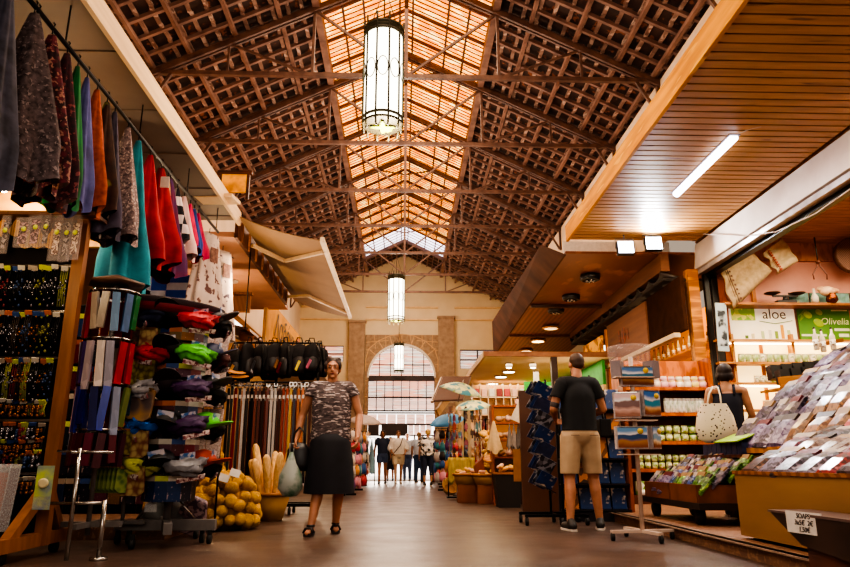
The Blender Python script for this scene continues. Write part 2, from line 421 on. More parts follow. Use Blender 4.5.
# ---- roof
tile_m = mat('roof_tile_underside', '4E3228', '221612', 'noise', 3.2, .75, w3=('8A5238', 7.0, .6), bump=.5)
bat_m = mat('roof_batten_wood', 'B09080', '7A5C50', 'noise', 5, .6, w3=('D0B4A4', 9.0, .56))
raf_m = mat('roof_rafter_wood', '9C7868', '6A4C42', 'noise', 4, .6)
sky_or = mat('fibreglass_orange_glow', 'FFA02C', 'D8660C', 'noise', 2.4, .6, em=2.2, w3=('FFD684', 3.8, .53), stretch=(1, 5, 1), sharp=(.35, .68))  # daylight through the sheets is put in as glow
sky_wh = glow('glazing_glow', 'FFF4FF', 2.2)  # bright sky through the glazing, also put in as glow
EV, SX, RZ = 6.7, 1.46, 8.72
sl = (RZ - EV) / 4.12
zr = lambda x: RZ - abs(x) * sl
Y0, Y1 = 3.0, 26.4
for nm, sx in (('roof_left', -1), ('roof_right', 1)):
    rt = O(nm, MB().prism([(sx * SX, Y0, zr(SX) + .1), (sx * 4.2, Y0, zr(4.2) + .1), (sx * 4.2, Y0, zr(4.2) + .16), (sx * SX, Y0, zr(SX) + .16)], (0, Y1 - Y0 + .1, 0)), tile_m, kind='structure')
    lat = MB()
    y = Y0 + .1
    while y < Y1:
        lat.bar((sx * SX, y, zr(SX) + .02), (sx * 4.15, y, zr(4.15) + .02), .055, .06); y += .395
    O('rafters', lat, raf_m, rt)
    lat = MB()
    for k in range(13):
        x = SX + .05 + k * .215
        # short tile ribs: staggered like pantiles seen from below
        yy = Y0
        while yy < Y1:
            L = .395
            lat.bar((sx * x, yy, zr(x) + .055 + random.uniform(-.008, .012)), (sx * (x + random.uniform(-.015, .015)), yy + L, zr(x) + .055 + random.uniform(-.008, .012)), .06, .035); yy += L
    O('battens', lat, bat_m, rt)
    lat = MB()
    for x in (2.05, 2.75, 3.45, 4.0): lat.bar((sx * x, Y0, zr(x) - .045), (sx * x, Y1, zr(x) - .045), .06, .07)
    lat.bar((sx * (SX + .02), Y0, zr(SX) - .04), (sx * (SX + .02), Y1, zr(SX) - .04), .12, .2)
    O('purlins', lat, raf_m, rt)
YG0, YG1 = 22.9, 24.35
glz = mat('skylight_bars', '6E3C20', '4A2414', rough=.6)
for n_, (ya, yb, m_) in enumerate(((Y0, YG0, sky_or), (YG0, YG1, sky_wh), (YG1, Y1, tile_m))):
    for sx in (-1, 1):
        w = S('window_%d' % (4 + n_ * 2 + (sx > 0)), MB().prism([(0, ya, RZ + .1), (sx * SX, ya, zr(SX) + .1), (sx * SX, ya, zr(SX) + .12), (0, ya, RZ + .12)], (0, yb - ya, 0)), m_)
        b = MB(); y = ya
        step = .13 if n_ == 0 else (.3 if n_ == 1 else .395)
        while y < yb:
            b.bar((0, y, RZ + .07), (sx * SX, y, zr(SX) + .07), .011 if n_ == 0 else .035, .02); y += step
        for x in (.12, .75, 1.1) if n_ < 2 else (.1, .3, .5, .7, .9, 1.1, 1.3):
            b.bar((sx * x, ya, zr(x) + .05), (sx * x, yb, zr(x) + .05), .035, .04)
        y = ya
        while y < yb and n_ == 0:
            b.bar((0, y, RZ + .05), (sx * SX, y, zr(SX) + .05), .045, .05); y += .79
        O('glazing_bars', b, glz if n_ == 0 else raf_m, w)

# ---- trusses: tie, chords, king and queen posts, diagonals, wall brackets
steel = mat('truss_paint', '745446', '4E342C', 'noise', 6, .5)
def truss():
    t = T('roof_truss', 'x', 'roof truss')
    z0 = EV - .05
    zc = lambda x: zr(x) - .13
    O('tie_beam', MB().box((0, 0, z0), (8.3, .07, .07)), steel, t)
    for sx in (-1, 1):
        O('top_chord', MB().bar((0, -.04, zc(0)), (sx * 4.15, -.04, zc(4.15)), .045, .09).bar((0, .04, zc(0)), (sx * 4.15, .04, zc(4.15)), .045, .09), steel, t)
        O('queen_post', MB().bar((sx * 1.5, 0, z0), (sx * 1.5, 0, zc(1.5)), .045), steel, t)
        O('queen_post', MB().bar((sx * 2.85, 0, z0), (sx * 2.85, 0, zc(2.85)), .035), steel, t)
        O('diagonal', MB().bar((0, 0, z0), (sx * 1.5, 0, zc(1.5)), .04), steel, t)
        O('diagonal', MB().bar((sx * 1.5, 0, z0), (sx * 2.85, 0, zc(2.85)), .035), steel, t)
        O('diagonal', MB().bar((sx * 0, 0, zc(0) - .5), (sx * .75, 0, zc(.75)), .03), steel, t)
        O('wall_bracket', MB().bar((sx * 4.08, 0, z0), (sx * 4.08, 0, z0 - .62), .06).bar((sx * 4.05, 0, z0 - .6), (sx * 3.72, 0, z0), .045), steel, t)
    O('king_post', MB().bar((0, 0, z0), (0, 0, zc(0)), .06), steel, t)
    return t
t0 = truss()
for k in range(-2, 7):
    t = t0 if k == -2 else dup(t0)
    t.location = (0, 9.72 + 2.37 * k, 0); t['kind'] = 'structure'; t['category'] = 'roof truss'
    t['label'] = 'brown steel roof truss spanning the hall, %s from the camera end' % nth(k + 2)
S('roof_ridge_beam', MB().bar((0, Y0, RZ - .16), (0, Y1, RZ - .16), .07, .12), steel)

# ---- hanging lanterns
lan_glass = glow('lantern_glass', 'FFF3D8', 5)
iron = mat('lantern_iron', '3E3A20', '2A2614', rough=.6)
def lantern(label):
    t = T('hanging_lantern', label, 'lantern')
    R, h = .205, 1.18
    O('glass_shade', MB().lathe([(.001, 0), (R, 0), (R, h)], n=28), lan_glass, t)
    b = MB()
    for k in range(10):
        a = 2 * PI * k / 10; x, y = (R + .012) * math.cos(a), (R + .012) * math.sin(a)
        b.tube([(x * .93, y * .93, -.1), (x, y, 0), (x, y, h), (x * 1.02, y * 1.02, h + .09)], .012, 5)
    O('upright_bars', b, iron, t)
    b = MB()
    for z in (.0, .06, h - .1, h - .02): b.lathe([(R + .004, z - .012), (R + .02, z - .012), (R + .02, z + .012), (R + .004, z + .012)], n=28)
    b.lathe([(R + .004, h - .1), (R + .014, h - .1), (R + .014, h), (R + .004, h)], n=28)
    O('rim_bands', b, iron, t)
    b = MB()
    for k in range(10):
        a0 = 2 * PI * k / 10
        pts = []
        for j in range(13):
            u = j / 12 * 2 * PI
            aa = a0 + .314 + .26 * math.sin(u) ; pts.append(((R + .02) * math.cos(aa), (R + .02) * math.sin(aa), h * .5 + .13 * math.cos(u / 2 if False else u / 1.0)*.9))
        b.tube(pts, .006, 4, False)
    O('scrollwork', b, iron, t)
    b = MB(); b.ball((0, 0, -.03), (.15, .035, .02)).ball((0, 0, -.03), (.035, .15, .02)).ball((.05, .05, -.03), (.06, .06, .018))
    O('leaf_ornament', b, mat('lantern_green', '8A9A20', '5E6E14'), t)
    O('top_cap', MB().lathe([(R + .015, h), (R * .6, h + .05), (.02, h + .07)], n=24), iron, t)
    O('suspension_rod', MB().tube([(0, 0, h + .05), (0, 0, 8.5 - 4.2)], .008, 5).tube([(-.15, 0, h + .05), (0, 0, h + .55)], .006, 4).tube([(.15, 0, h + .05), (0, 0, h + .55)], .006, 4), steel, t)
    return t
l0 = lantern('large lit cylindrical lantern hanging nearest the camera under the orange skylight')
l0.location = (-.25, 6.7, 4.2)
dup(l0, (-.21, 17.4, 4.26), label='middle one of the three lit cylindrical lanterns hanging down the hall')
dup(l0, (-.18, 25.3, 3.98), label='lit cylindrical lantern hanging in front of the stone arch', scale=.84)
for o in bpy.data.objects:
    if o.name.startswith('hanging_lantern'): o['group'] = 'lanterns hanging along the hall'

# ---- camera
cam = bpy.data.cameras.new('camera'); co = bpy.data.objects.new('camera', cam); COL.objects.link(co)
co.location = (0, 0, CH); cam.sensor_width = 36; cam.lens = CF / 850 * 36; cam.clip_end = 200
co.rotation_euler = (PI / 2 + CTH, 0, -CPS)
SCN.camera = co

# ---- light
w = bpy.data.worlds.new('world'); SCN.world = w; w.use_nodes = True
bg = w.node_tree.nodes['Background']; bg.inputs[0].default_value = (1, .78, .6, 1); bg.inputs[1].default_value = .34
def area(name, loc, size, power, col=(1, .72, .42), rot=(0, 0, 0), spread=None):
    l = bpy.data.lights.new(name, 'AREA'); l.energy = power; l.color = col; l.shape = 'RECTANGLE'; l.size = size[0]; l.size_y = size[1]
    if spread: l.spread = spread
    o = bpy.data.objects.new(name, l); COL.objects.link(o); o.location = loc; o.rotation_euler = rot
    return o
def point(name, loc, power, col=(1, .72, .42), r=.15):
    l = bpy.data.lights.new(name, 'POINT'); l.energy = power; l.color = col; l.shadow_soft_size = r
    o = bpy.data.objects.new(name, l); COL.objects.link(o); o.location = loc
    return o
area('skylight_daylight', (0, 13, 7.9), (2.6, 20), 520, (1, .82, .62))
area('doorway_daylight', (DX, 26.2, 1.0), (2.3, 1.7), 110, (1, .84, .72), (-PI / 2, 0, 0))
for i, y in enumerate((6.7, 12, 17.4, 23)): point('lantern_roof_fill', (-.22, y, 3.95 if i % 2 == 0 else 5.6), 110, (1, .8, .6), .2)  # lantern light, with added roof fill between the lanterns
area('roof_bounce', (0, 12, 3.4), (3.6, 18), 190, (1, .78, .64), (PI, 0, 0))
area('hall_rest_fill', (0, -1.2, 2.6), (3.5, 2.0), 75, (1, .86, .72), (1.25, 0, 0))  # unseen fill lamp added near the camera, for the hall behind
SCN.view_settings.view_transform = 'AgX'; SCN.view_settings.look = 'AgX - High Contrast'
SCN.view_settings.exposure = .27
SCN.cycles.max_bounces = 6; SCN.cycles.transparent_max_bounces = 12
SCN.cycles.caustics_reflective = False; SCN.cycles.caustics_refractive = False
SCN.cycles.sample_clamp_indirect = 4
SCN.cycles.use_denoising = True
# ================================================================== LEFT SIDE
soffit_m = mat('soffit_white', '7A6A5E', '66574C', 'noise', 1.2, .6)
fascia_m = mat('fascia_cream', 'E0C090', 'C8A67C', 'noise', 3, .6, stretch=(1, .3, 4))
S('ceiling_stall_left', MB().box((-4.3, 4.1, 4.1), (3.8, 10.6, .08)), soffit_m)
S('trim_11', MB().box((-2.4, 4.1, 4.08), (.04, 10.6, .2)), fascia_m)
sb = MB()
for y in range(0, 10): sb.box((-4.3, y + .2, 4.055), (3.7, .02, .012))
S('trim_12', sb, mat('soffit_seam', '7C6A5C', rough=.7))
S('ceiling_stall_left_far', MB().box((-4.0, 12.2, 3.95), (2.9, 5.0, .08)), mat('soffit_pink', 'C89070', 'B07C5C', 'noise', 2, .6))
S('ceiling_stall_left_end', MB().box((-4.0, 20.6, 3.2), (3.2, 11.4, .08)), mat('soffit_tan', 'D8AC78', 'B88C5C', 'noise', 2, .6))
dk = MB().box((-2.46, 11.7, 3.98), (.05, 4.4, .3))
S('trim_13', dk, wood_dark)
sl_ = MB()
for i in range(9): sl_.box((-2.42, 9.7 + i * .5, 3.98), (.03, .03, .3))
S('trim_14', sl_, wood_mid)

# clothes rail under the soffit
rt = T('clothes_rail', 'long dark metal clothes rail under the pale stall soffit', 'rail', (0, 0, 0))
RX, RZ_ = -2.58, 3.72
O('rail_bar', MB().tube([(RX, 2.6, RZ_), (RX, 9.0, RZ_ + .02)], .018, 8), black_metal, rt)
for y in (3.1, 4.6, 6.1, 7.6, 8.9):
    O('bracket', MB().bar((RX, y, RZ_), (RX, y, 4.06), .009), black_metal, rt)

def cloth(top, z1, w, d, waves=5, seed=0, flare=.25, hem=.04, n=36, m=16, neck=.12, yaw=0):
    """closed draped tube from a narrow gathered top to a wide wavy hem, local coords with origin at the top"""
    rnd = random.Random(seed); mb = MB(); vs = []; fs = []
    L = top - z1; ph = rnd.uniform(0, 6)
    for i in range(m + 1):
        t = i / m
        s = neck + (1 - neck) * min(1, t * 1.25) ** .9 + flare * max(0, t - .55)
        for k in range(n):
            a = 2 * PI * k / n
            rip = 1 + (.08 + .22 * t) * math.sin(waves * a + ph + .8 * math.sin(t * 3)) * .8 + .06 * math.sin(11 * a + t * 4)
            x = math.cos(a) * w / 2 * s * rip; y = math.sin(a) * d / 2 * s * rip
            z = -L * t + (hem * math.sin(3 * a + ph) if i == m else 0)
            vs.append((x * math.cos(yaw) - y * math.sin(yaw), x * math.sin(yaw) + y * math.cos(yaw), z))
    for i in range(m):
        for k in range(n):
            k2 = (k + 1) % n; fs.append((i * n + k, i * n + k2, (i + 1) * n + k2, (i + 1) * n + k))
    fs.append(tuple(range(n)))
    mb.sm = True; mb.add(vs, fs)
    return mb
hook_m = chrome
def hanging(name, label, cat, x, yy, ztop, zbot, w, d, m, seed, group=None, **k):
    t = T(name, label, cat, (x, yy, ztop), group=group)
    O('cloth', cloth(ztop - .07, zbot, w, d, seed=seed, **k), m, t, loc=(0, 0, -.07))
    O('hook', MB().tube([(0, 0, -.09), (0, 0, -.01), (.012, 0, .02), (0, 0, .035)], .006, 5), black_metal, t)
    return t
F_ = lambda key, a, b, sc, kind='noise', **k: mat('fab_' + key, a, b, kind, sc, .85, **k)
garments = [
 # top px x, y ; bottom px y ; width, depth, material, label, category
 ((8, -8), 186, .26, .24, F_('navy', '4A4A5C', '23232E', 9), 'dark blue-grey scarf hanging first on the clothes rail', 'scarf'),
 ((36, 5), 182, .40, .22, F_('greypat', '6A5A5C', '2A2024', 28, w3=('8C7C7C', 40, .6)), 'wide charcoal patterned shawl hanging second on the clothes rail', 'shawl'),
 ((38, 14), 178, .2, .16, F_('rose', 'B8786C', '7C4A50', 26), 'rose and salmon patterned scarf beside the wide charcoal shawl', 'scarf'),
 ((52, 36), 188, .34, .2, F_('burg', '6A2634', '2A1018', 20, 'voronoi', w3=('A87868', 34, .56)), 'burgundy floral sarong gathered on the clothes rail', 'sarong'),
 ((68, 48), 203, .28, .18, F_('burg2', '4E1A28', '18141E', 24, w3=('8A4A4C', 30, .6)), 'dark wine and navy printed sarong next to the green one', 'sarong'),
 ((79, 58), 205, .2, .16, F_('green', '0F7A3C', '0A4A26', 5), 'plain emerald green scarf on the clothes rail', 'scarf'),
 ((88, 72), 208, .2, .18, F_('peri', '5A5E9C', '3C3C6C', 7), 'periwinkle blue sarong on the clothes rail', 'sarong'),
 ((98, 84), 211, .24, .18, F_('orange', 'B85C3C', '8A3C28', 22), 'burnt orange sarong on the clothes rail', 'sarong'),
 ((108, 96), 214, .24, .18, F_('brown', '4A3026', '221816', 10, w3=('7A7A30', 6, .58)), 'dark brown dress with an olive stripe on the clothes rail', 'dress'),
 ((116, 104), 234, .22, .18, F_('violet', '4A4258', '2A2636', 12), 'dusky violet dress on the clothes rail', 'dress'),
 ((130, 113), 241, .26, .2, F_('greyflor', '9C8684', '4A3A40', 38, w3=('C8B4AC', 50, .58)), 'grey and mauve speckled dress beside the turquoise one', 'dress'),
 ((140, 130), 290, .3, .2, F_('turq', '1C8C9C', '0E6474', 6), 'long turquoise dress hanging lowest on the clothes rail', 'dress'),
 ((152, 143), 264, .3, .2, F_('red', 'B81C28', '7A101C', 6), 'bright red sundress next to the turquoise dress', 'dress'),
 ((163, 153), 266, .36, .24, F_('red2', 'A81420', '6A0A14', 6), 'wide deep red dress with a white tag', 'dress'),
 ((170, 160), 262, .16, .14, F_('sand', 'C8A070', 'A07C50', 9), 'narrow sand coloured scarf behind the deep red dress', 'scarf'),
 ((172, 163), 276, .3, .24, F_('maroon', '6A1030', '2A2060', 5), 'maroon and indigo dress behind the deep red dress', 'dress'),
 ((179, 173), 243, .22, .14, F_('bw', '1A1622', 'D8C8C8', 9, 'checker'), 'short black and white dress on the clothes rail', 'dress'),
 ((186, 180), 258, .26, .16, F_('palepink', 'E8C8C4', 'C8A09C', 5), 'pale pink dress on the clothes rail', 'dress'),
 ((192, 188), 248, .16, .14, F_('hot', 'D8205C', 'A81444', 5), 'hot pink top on the clothes rail', 'top'),
 ((196, 192), 252, .18, .14, F_('blue3', '2A4A9C', '18306C', 5), 'royal blue top between two pink tops', 'top'),
 ((200, 195), 258, .2, .16, F_('magenta', 'C0184C', '8A1038', 5), 'magenta top at the far end of the clothes rail', 'top'),
]
for i, (tp, by, w_, d_, m_, lb, ct) in enumerate(garments):
    p = aX(tp[0], tp[1], RX); yy = p.y
    zb = aY(tp[0], by, yy).z
    w_ *= 1.3; d_ *= 1.25
    t = hanging(ct if ct != 'top' else 'summer_top', lb, ct, RX, yy, RZ_ + .02, zb, w_, d_, m_, i, group=None, flare=.1 if i < 9 else .25)
    if 'white tag' in lb: O('price_tag', MB().box((.1, -.13, -.28), (.09, .005, .12)), card_white, t)

# printed T-shirts at the stall end
def tshirt_mesh(w=.5, L=.68):
    pts = [(-.09, 0), (-.25 * w / .5, -.06), (-.36 * w / .5, -.26), (-.26 * w / .5, -.31), (-.23 * w / .5, -.24), (-.23 * w / .5, -L), (.23 * w / .5, -L), (.23 * w / .5, -.24), (.26 * w / .5, -.31), (.36 * w / .5, -.26), (.25 * w / .5, -.06), (.09, 0), (0, -.05)]
    return MB().prism([(x, -.02, z) for x, z in pts], (0, .04, 0))
shirt_m = mat('shirt_print', 'D8C8C0', 'C0AEA4', 'noise', 3, .8, w3=('6A4A48', 11, .57))
shirt_m2 = mat('shirt_print_two', 'D4C4BC', 'B8A498', 'noise', 4, .8, w3=('5A4A5A', 13, .58))
def tshirt(label, loc, L, rz, m, group=None):
    t = T('t_shirt', label, 'shirt', loc, rz, group)
    O('cloth', cloth(L, 0, .5, .22, seed=int(L * 100), waves=7, neck=.55, flare=.1), m, t)
    O('hanger', MB().tube([(-.2, 0, -.05), (0, 0, .02), (.2, 0, -.05)], .008, 5).tube([(0, 0, .02), (0, 0, .09)], .005, 5), black_metal, t)
    O('print_patch', MB().box((.02, -.1, -.3), (.13, .006, .2)), mat('print_dark', '5A3C3C', 'A88070', 'noise', 18, .8), t)
    return t
p = aX(208, 208, -2.5); tshirt('white printed T-shirt hanging nearer of the pair at the stall end', (-2.62, 8.75, 3.62), 1.05, 1.05, shirt_m)
tshirt('white printed T-shirt hanging farther out beside the awning', (-2.62, 9.45, 3.6), 1.3, .95, shirt_m2)
tshirt('cream printed T-shirt hanging below the nearer white shirt', (-2.66, 8.85, 2.75), .6, .8, shirt_m2)

# flag, white panel
fl = MB()
fl.box((0, 0, 0), (1.3, .015, .95))
flag_bl = cl('2A50B8', .8); flag_wh = cl('D8DCEC', .8)
t = T('greek_flag', 'blue and white checked flag hanging behind the cap stand', 'flag', (-3.1, 8.9, 2.62))
O('cloth', fl, flag_wh, t); b = MB()
for i in range(5): b.box((.1, -.012, .42 - i * .21), (1.05, .008, .105))
b2 = MB(); b2.box((-.32, -.02, .2), (.5, .01, .5))
O('stripes', b, flag_bl, t); O('canton', b2, flag_bl, t)
O('cross', MB().box((-.32, -.028, .2), (.5, .008, .1)).box((-.32, -.028, .2), (.1, .008, .5)), flag_wh, t)
TM('display_board', MB().box((0, 0, 0), (.42, .03, .7)), cl('C8CCD4', .6), 'plain pale display board behind the jewellery stand', 'board', loc=(-3.5, 8.2, 2.85))

# ---- wooden frame stand with rows of necklaces
RYK = 5.3
ws = T('display_rack', 'tall timber framed rack crowded with necklaces and key rings', 'display rack', (0, 0, 0))
ps = cl('6E3E1C', .5)
wr = mat('rack_timber', '9C602E', '7A4820', 'noise', 4, .5, stretch=(4, 4, .6))
O('post', MB().box((-2.63, 5.36, 1.35), (.09, .07, 2.54)), wr, ws)
O('foot_beam', MB().box((-2.66, 5.28, .12), (.09, .98, .09)), wr, ws)
O('foot_brace', MB().bar((-2.66, 4.95, .14), (-2.64, 5.36, .5), .07, .07).bar((-2.66, 5.66, .14), (-2.64, 5.36, .5), .07, .07), wr, ws)
for y in (4.9, 5.62): O('caster', MB().disc((-2.66, y, .045), .045, .04, 12, 'x'), rubber, ws)
O('post', MB().box((-4.1, 5.36, 1.35), (.09, .07, 2.54)), wr, ws)
O('top_shelf', MB().box((-3.3, 5.45, 2.6), (1.62, .45, .03)), mat('rack_shelf', '6A4228', '4A2C1A', 'wave', 3, .5, stretch=(6, 1, 1)), ws)
O('back_panel', MB().box((-3.35, 5.44, 1.35), (1.45, .02, 2.5)), cl('1C1416', .9), ws)
zrow = [aY(40, y, RYK).z for y in (268, 314, 361, 402, 424, 441, 452, 478)]
for z in zrow: O('rail', MB().box((-3.35, RYK + .05, z + .03), (1.42, .02, .02)), chrome, ws)
tagc = [cl('D8E04A', .5), cl('E8E0D0', .5), cl('3A5A9C', .5), cl('D8784A', .5), cl('C8B8A8', .5)]
def necklace(kind):
    t = T('necklace', 'x', 'necklace')
    O('card', MB().box((0, -.03, .0), (.05, .006, .035), (.7, 0, .2)), tagc[0], t)
    b = MB(); rnd = random.Random(kind)
    L = .27 if kind < 3 else .11
    for k in range(4):
        x = -.025 + k * .016
        b.tube([(x, -.01, .01), (x + rnd.uniform(-.008, .008), -.03, -L * .5), (x + .005, -.02, -L)], .006 if kind < 3 else .008, 5)
    O('cords', b, black_metal, t)
    b = MB()
    for k in range(14 if kind < 3 else 10):
        b.ball((rnd.uniform(-.03, .03), -.035, -rnd.uniform(.02, L)), rnd.uniform(.006, .011) if kind < 3 else rnd.uniform(.009, .016), 8, 5)
    O('beads', b, chrome, t)
    return t
nk = [necklace(k) for k in (0, 4)]
bronze = mat('bronze_beads', 'A86830', '5A3014', 'noise', 40, .3, metal=.7)
silver = mat('silver_beads', '9C98A0', '4A4850', 'noise', 40, .25, metal=.8)
jet = mat('jet_beads', '2A2630', '100E12', 'noise', 30, .25)
cordset = [black_metal, cl('241A1C', .6), cl('6E2028', .7), cl('8A8A2C', .7), cl('3A2C24', .6)]
rowname = ['top', 'second', 'third', 'fourth', 'fifth', 'sixth', 'seventh', 'lowest']
used0 = [False, False]
for r, z in enumerate(zrow):
    for k in range(14):
        j = 0 if r < 3 else 1
        rr = random.Random(r * 50 + k)
        o = nk[j] if not used0[j] else None
        cm = cordset[0] if rr.random() < .7 else rr.choice(cordset)
        bm_ = {3: bronze, 5: bronze, 7: bronze}.get(r, rr.choice([silver, silver, silver, bronze, jet, silver, cl('7A2430', .3), cl('2C4470', .3), cl('7A7830', .3), silver]))
        args = dict(mats={'card': tagc[rr.choice([0, 0, 1, 2, 3, 4])], 'cords': cm, 'beads': bm_})
        lb = 'necklace bundle on the %s rail of the timber rack, %s from its post' % (rowname[r], nth(k))
        n = dup(nk[j], (-2.72 - k * .052 * (1 if r < 3 else 1), RYK + .02 + rr.uniform(-.02, .02), z + rr.uniform(-.01, .01)), rr.uniform(-.3, .3), label=lb, group='necklaces on the timber rack', mats=args['mats'], scale=(1, 1, 1.15 if r < 3 else 1))
for o in nk:
    rm(o)
# clear sachets in the top row
def sachet(label, x, w, z0, z1, m, y=RYK):
    t = T('jewellery_sachet', label, 'sachet', (x, y - .06, z0), random.uniform(-.3, .2), 'sachets under the rack shelf')
    h = z0 - z1
    O('film', MB().box((0, 0, -h / 2), (w, .02, h)), film('sachet_film', 'E8D8D8', .16), t)
    O('contents', MB().lathe([(w * .2, 0), (w * .25, .004)], (0, 0, -h * .45), 12, M=Matrix.Rotation(PI / 2, 4, 'X')).box((0, .004, -h * .52), (w * .55, .006, h * .7)), m, t)
    O('price_dot', MB().disc((w * .1, -.014, -h * .4), .02, .004, 12, 'y'), tagc[0], t)
pk = mat('sachet_pink', 'C8A0A8', '4A2C34', 'cells', 70, .25); pk2 = mat('sachet_pearl', 'E8D0C0', '5A342C', 'cells', 90, .2); pk3 = mat('sachet_grey', 'A89C9C', '2A2024', 'cells', 80, .25)
for i, (px, w_, y0, y1, m_) in enumerate([(12, .07, 218, 256, pk3), (29, .12, 220, 250, pk), (41, .12, 217, 250, pk), (52, .08, 216, 250, pk3), (63, .1, 217, 263, pk2), (73, .09, 217, 264, pk3), (81, .1, 218, 262, pk2)]):
    a = aY(px, y0, RYK); b_ = aY(px, y1, RYK)
    sachet('clear sachet of beads under the rack shelf, %s from the frame edge' % nth(i), a.x, w_, a.z, b_.z, m_)
# wooden fans behind the sachets
for i, px in enumerate((4, 18, 28, 40, 53)):
    a = aY(px, 232 + (i > 1) * 12, RYK + .1)
    b = MB(); b.prism([(0, 0, 0)] + [(.09 * math.cos(q), 0, .17 * math.sin(q)) for q in [-2.3 + k * .19 for k in range(9)]], (0, .01, 0))
    TM('folding_fan', b, mat('fan_wood', 'E8A850', 'B87830', 'waveX', 14, .5, em=.15), 'pale wooden folding fan behind the sachets, %s from the frame edge' % nth(i), 'fan', loc=(a.x, RYK + .06, a.z + .12), group='fans on the timber rack')
# long packed straps at the bottom
for i in range(7):
    a = aY(8 + i * 8.5, 488 if i % 2 else 480, 5.15); c_ = ['8A4A54', '6A4038', '9C5A44', '7A3040', '6E4A4C', 'A0604A', '58383C'][i]
    b = MB().box((0, 0, -.21), (.055, .02, .42 - .03 * (i % 3)))
    t = T('packed_strap', 'long wrapped strap at the foot of the timber rack, %s along' % nth(i), 'strap', (-3.2 + i * .07, 5.15, .62), .3, 'packed straps'); t.rotation_euler = (0, .06, .4)
    O('strap', b, cl(c_, .35), t)
    O('wrapping', MB().box((0, -.002, -.2), (.07, .03, .46)), clear, t)
t = T('watch_card', 'boxed watch on a yellow and blue card at the rack post', 'watch', aY(46, 470, 5.1) , .2)
O('card', MB().box((0, 0, -.12), (.11, .01, .3)), mat('watch_card', '5A6A9C', 'C8D84A', 'noise', 9, .4), t)
O('dial', MB().lathe([(.022, 0), (.034, 0), (.034, .012), (.022, .012)], (0, -.02, -.09), 16, M=Matrix.Rotation(PI / 2, 4, 'X')), cl('E8D8A8', .3), t)
O('plastic_tub', MB().box((0, -.02, -.22), (.1, .03, .08)), film('sachet_film'), t)

# ---- chrome T stand
st = T('t_bar_stand', 'empty chrome T-bar display stand near the timber rack', 'stand', (0, 0, 0))
O('pole', MB().tube([(-2.34, 5.15, 0), (-2.34, 5.15, .76)], .016, 8), chrome, st)
O('cross_arm', MB().tube([(-2.5, 5.15, .74), (-2.1, 5.15, .73)], .01, 6).tube([(-2.34, 5.02, .73), (-2.34, 5.28, .73)], .01, 6), chrome, st)
O('cross_arm', MB().tube([(-2.5, 5.15, .38), (-2.11, 5.15, .38)], .012, 6), chrome, st)
O('pole', MB().tube([(-2.12, 5.15, .01), (-2.12, 5.15, .4)], .018, 8).disc((-2.12, 5.15, .01), .06, .02), chrome, st)

# ---- revolving stand with hexagonal cap
hx, hy = -2.42, 5.62
hs = T('revolving_stand', 'revolving stand with a brown hexagonal top and hanging bookmarks', 'display stand', (hx, hy, 0))
hexm = mat('hex_top_brown', '5A3A26', '3C2618', 'noise', 4, .55)
O('hexagonal_top', MB().lathe([(.02, .09), (.23, .02), (.24, 0), (.02, 0)], (0, 0, 2.1), 6), hexm, hs)
O('pole', MB().tube([(0, 0, .12), (0, 0, 2.15)], .02), grey_metal, hs)
O('base', MB().box((0, 0, .2), (.5, .05, .04)).box((0, 0, .2), (.05, .5, .04)), grey_metal, hs)
for z in (2.02, 1.62, 1.26, .9): O('hook_ring', MB().lathe([(.19, z), (.2, z), (.2, z + .015), (.19, z + .015)], n=24), chrome, hs)
def strip(label, a, z, L, w, c, grp, r=.2, nm='bookmark'):
    t = T(nm, label, nm, (hx + r * math.cos(a), hy + r * math.sin(a), z), a + PI / 2, grp)
    O('strip', MB().box((0, 0, -L / 2), (w, .025, L), (random.uniform(-.06, .06), random.uniform(-.1, .1), 0)), c, t)
    O('loop', MB().tube([(0, 0, 0), (.012, 0, .03), (-.012, 0, .03), (0, 0, 0)], .003, 4), black_metal, t)
tiers = [(2.0, .34, ['A81C28', 'B02030', 'B8A898', '9C8C80', '5A7CA0', '3C5A84', '1C6A38', '701420', '98182A', 'A02030', '7A2A30', '9C1C28'], 'top'),
         (1.6, .36, ['C8B8B4', '5A3C7C', 'B8A8B0', 'D8C8C0', '8C8494', 'A81C28', 'B02434', '98202C', 'C8B8A8', 'A0A0B0', 'B82030', '8A2A34'], 'middle'),
         (1.24, .34, ['A83820', '2430A0', '181C70', '14185C', '2838A8', '8890A8', '6E7A40', 'B84020', 'A03820', '1C2484', '303CA8', 'B84424'], 'lower'),
         (.88, .24, ['5A2430', '6A3038', '4A1C28', '701C38', '58202C', '642834', '4C2030', '6C2438', '5C2C34', '481824', '602430', '541C28'], 'lowest')]
for z, L, cs, tn in tiers:
    for k, c in enumerate(cs):
        a = -PI / 2 - 1.2 + k * .42 if k < 7 else 1.2 + (k - 7) * .5
        strip('wrapped bookmark on the %s ring of the hexagonal stand, %s around' % (tn, nth(k)), a + random.uniform(-.08, .08), z, L * random.uniform(.85, 1.1), .06, mat('strip_' + c, c, None, 'cells', 26, .3, stretch=(1, 1, .4)), 'bookmarks on the hexagonal stand')

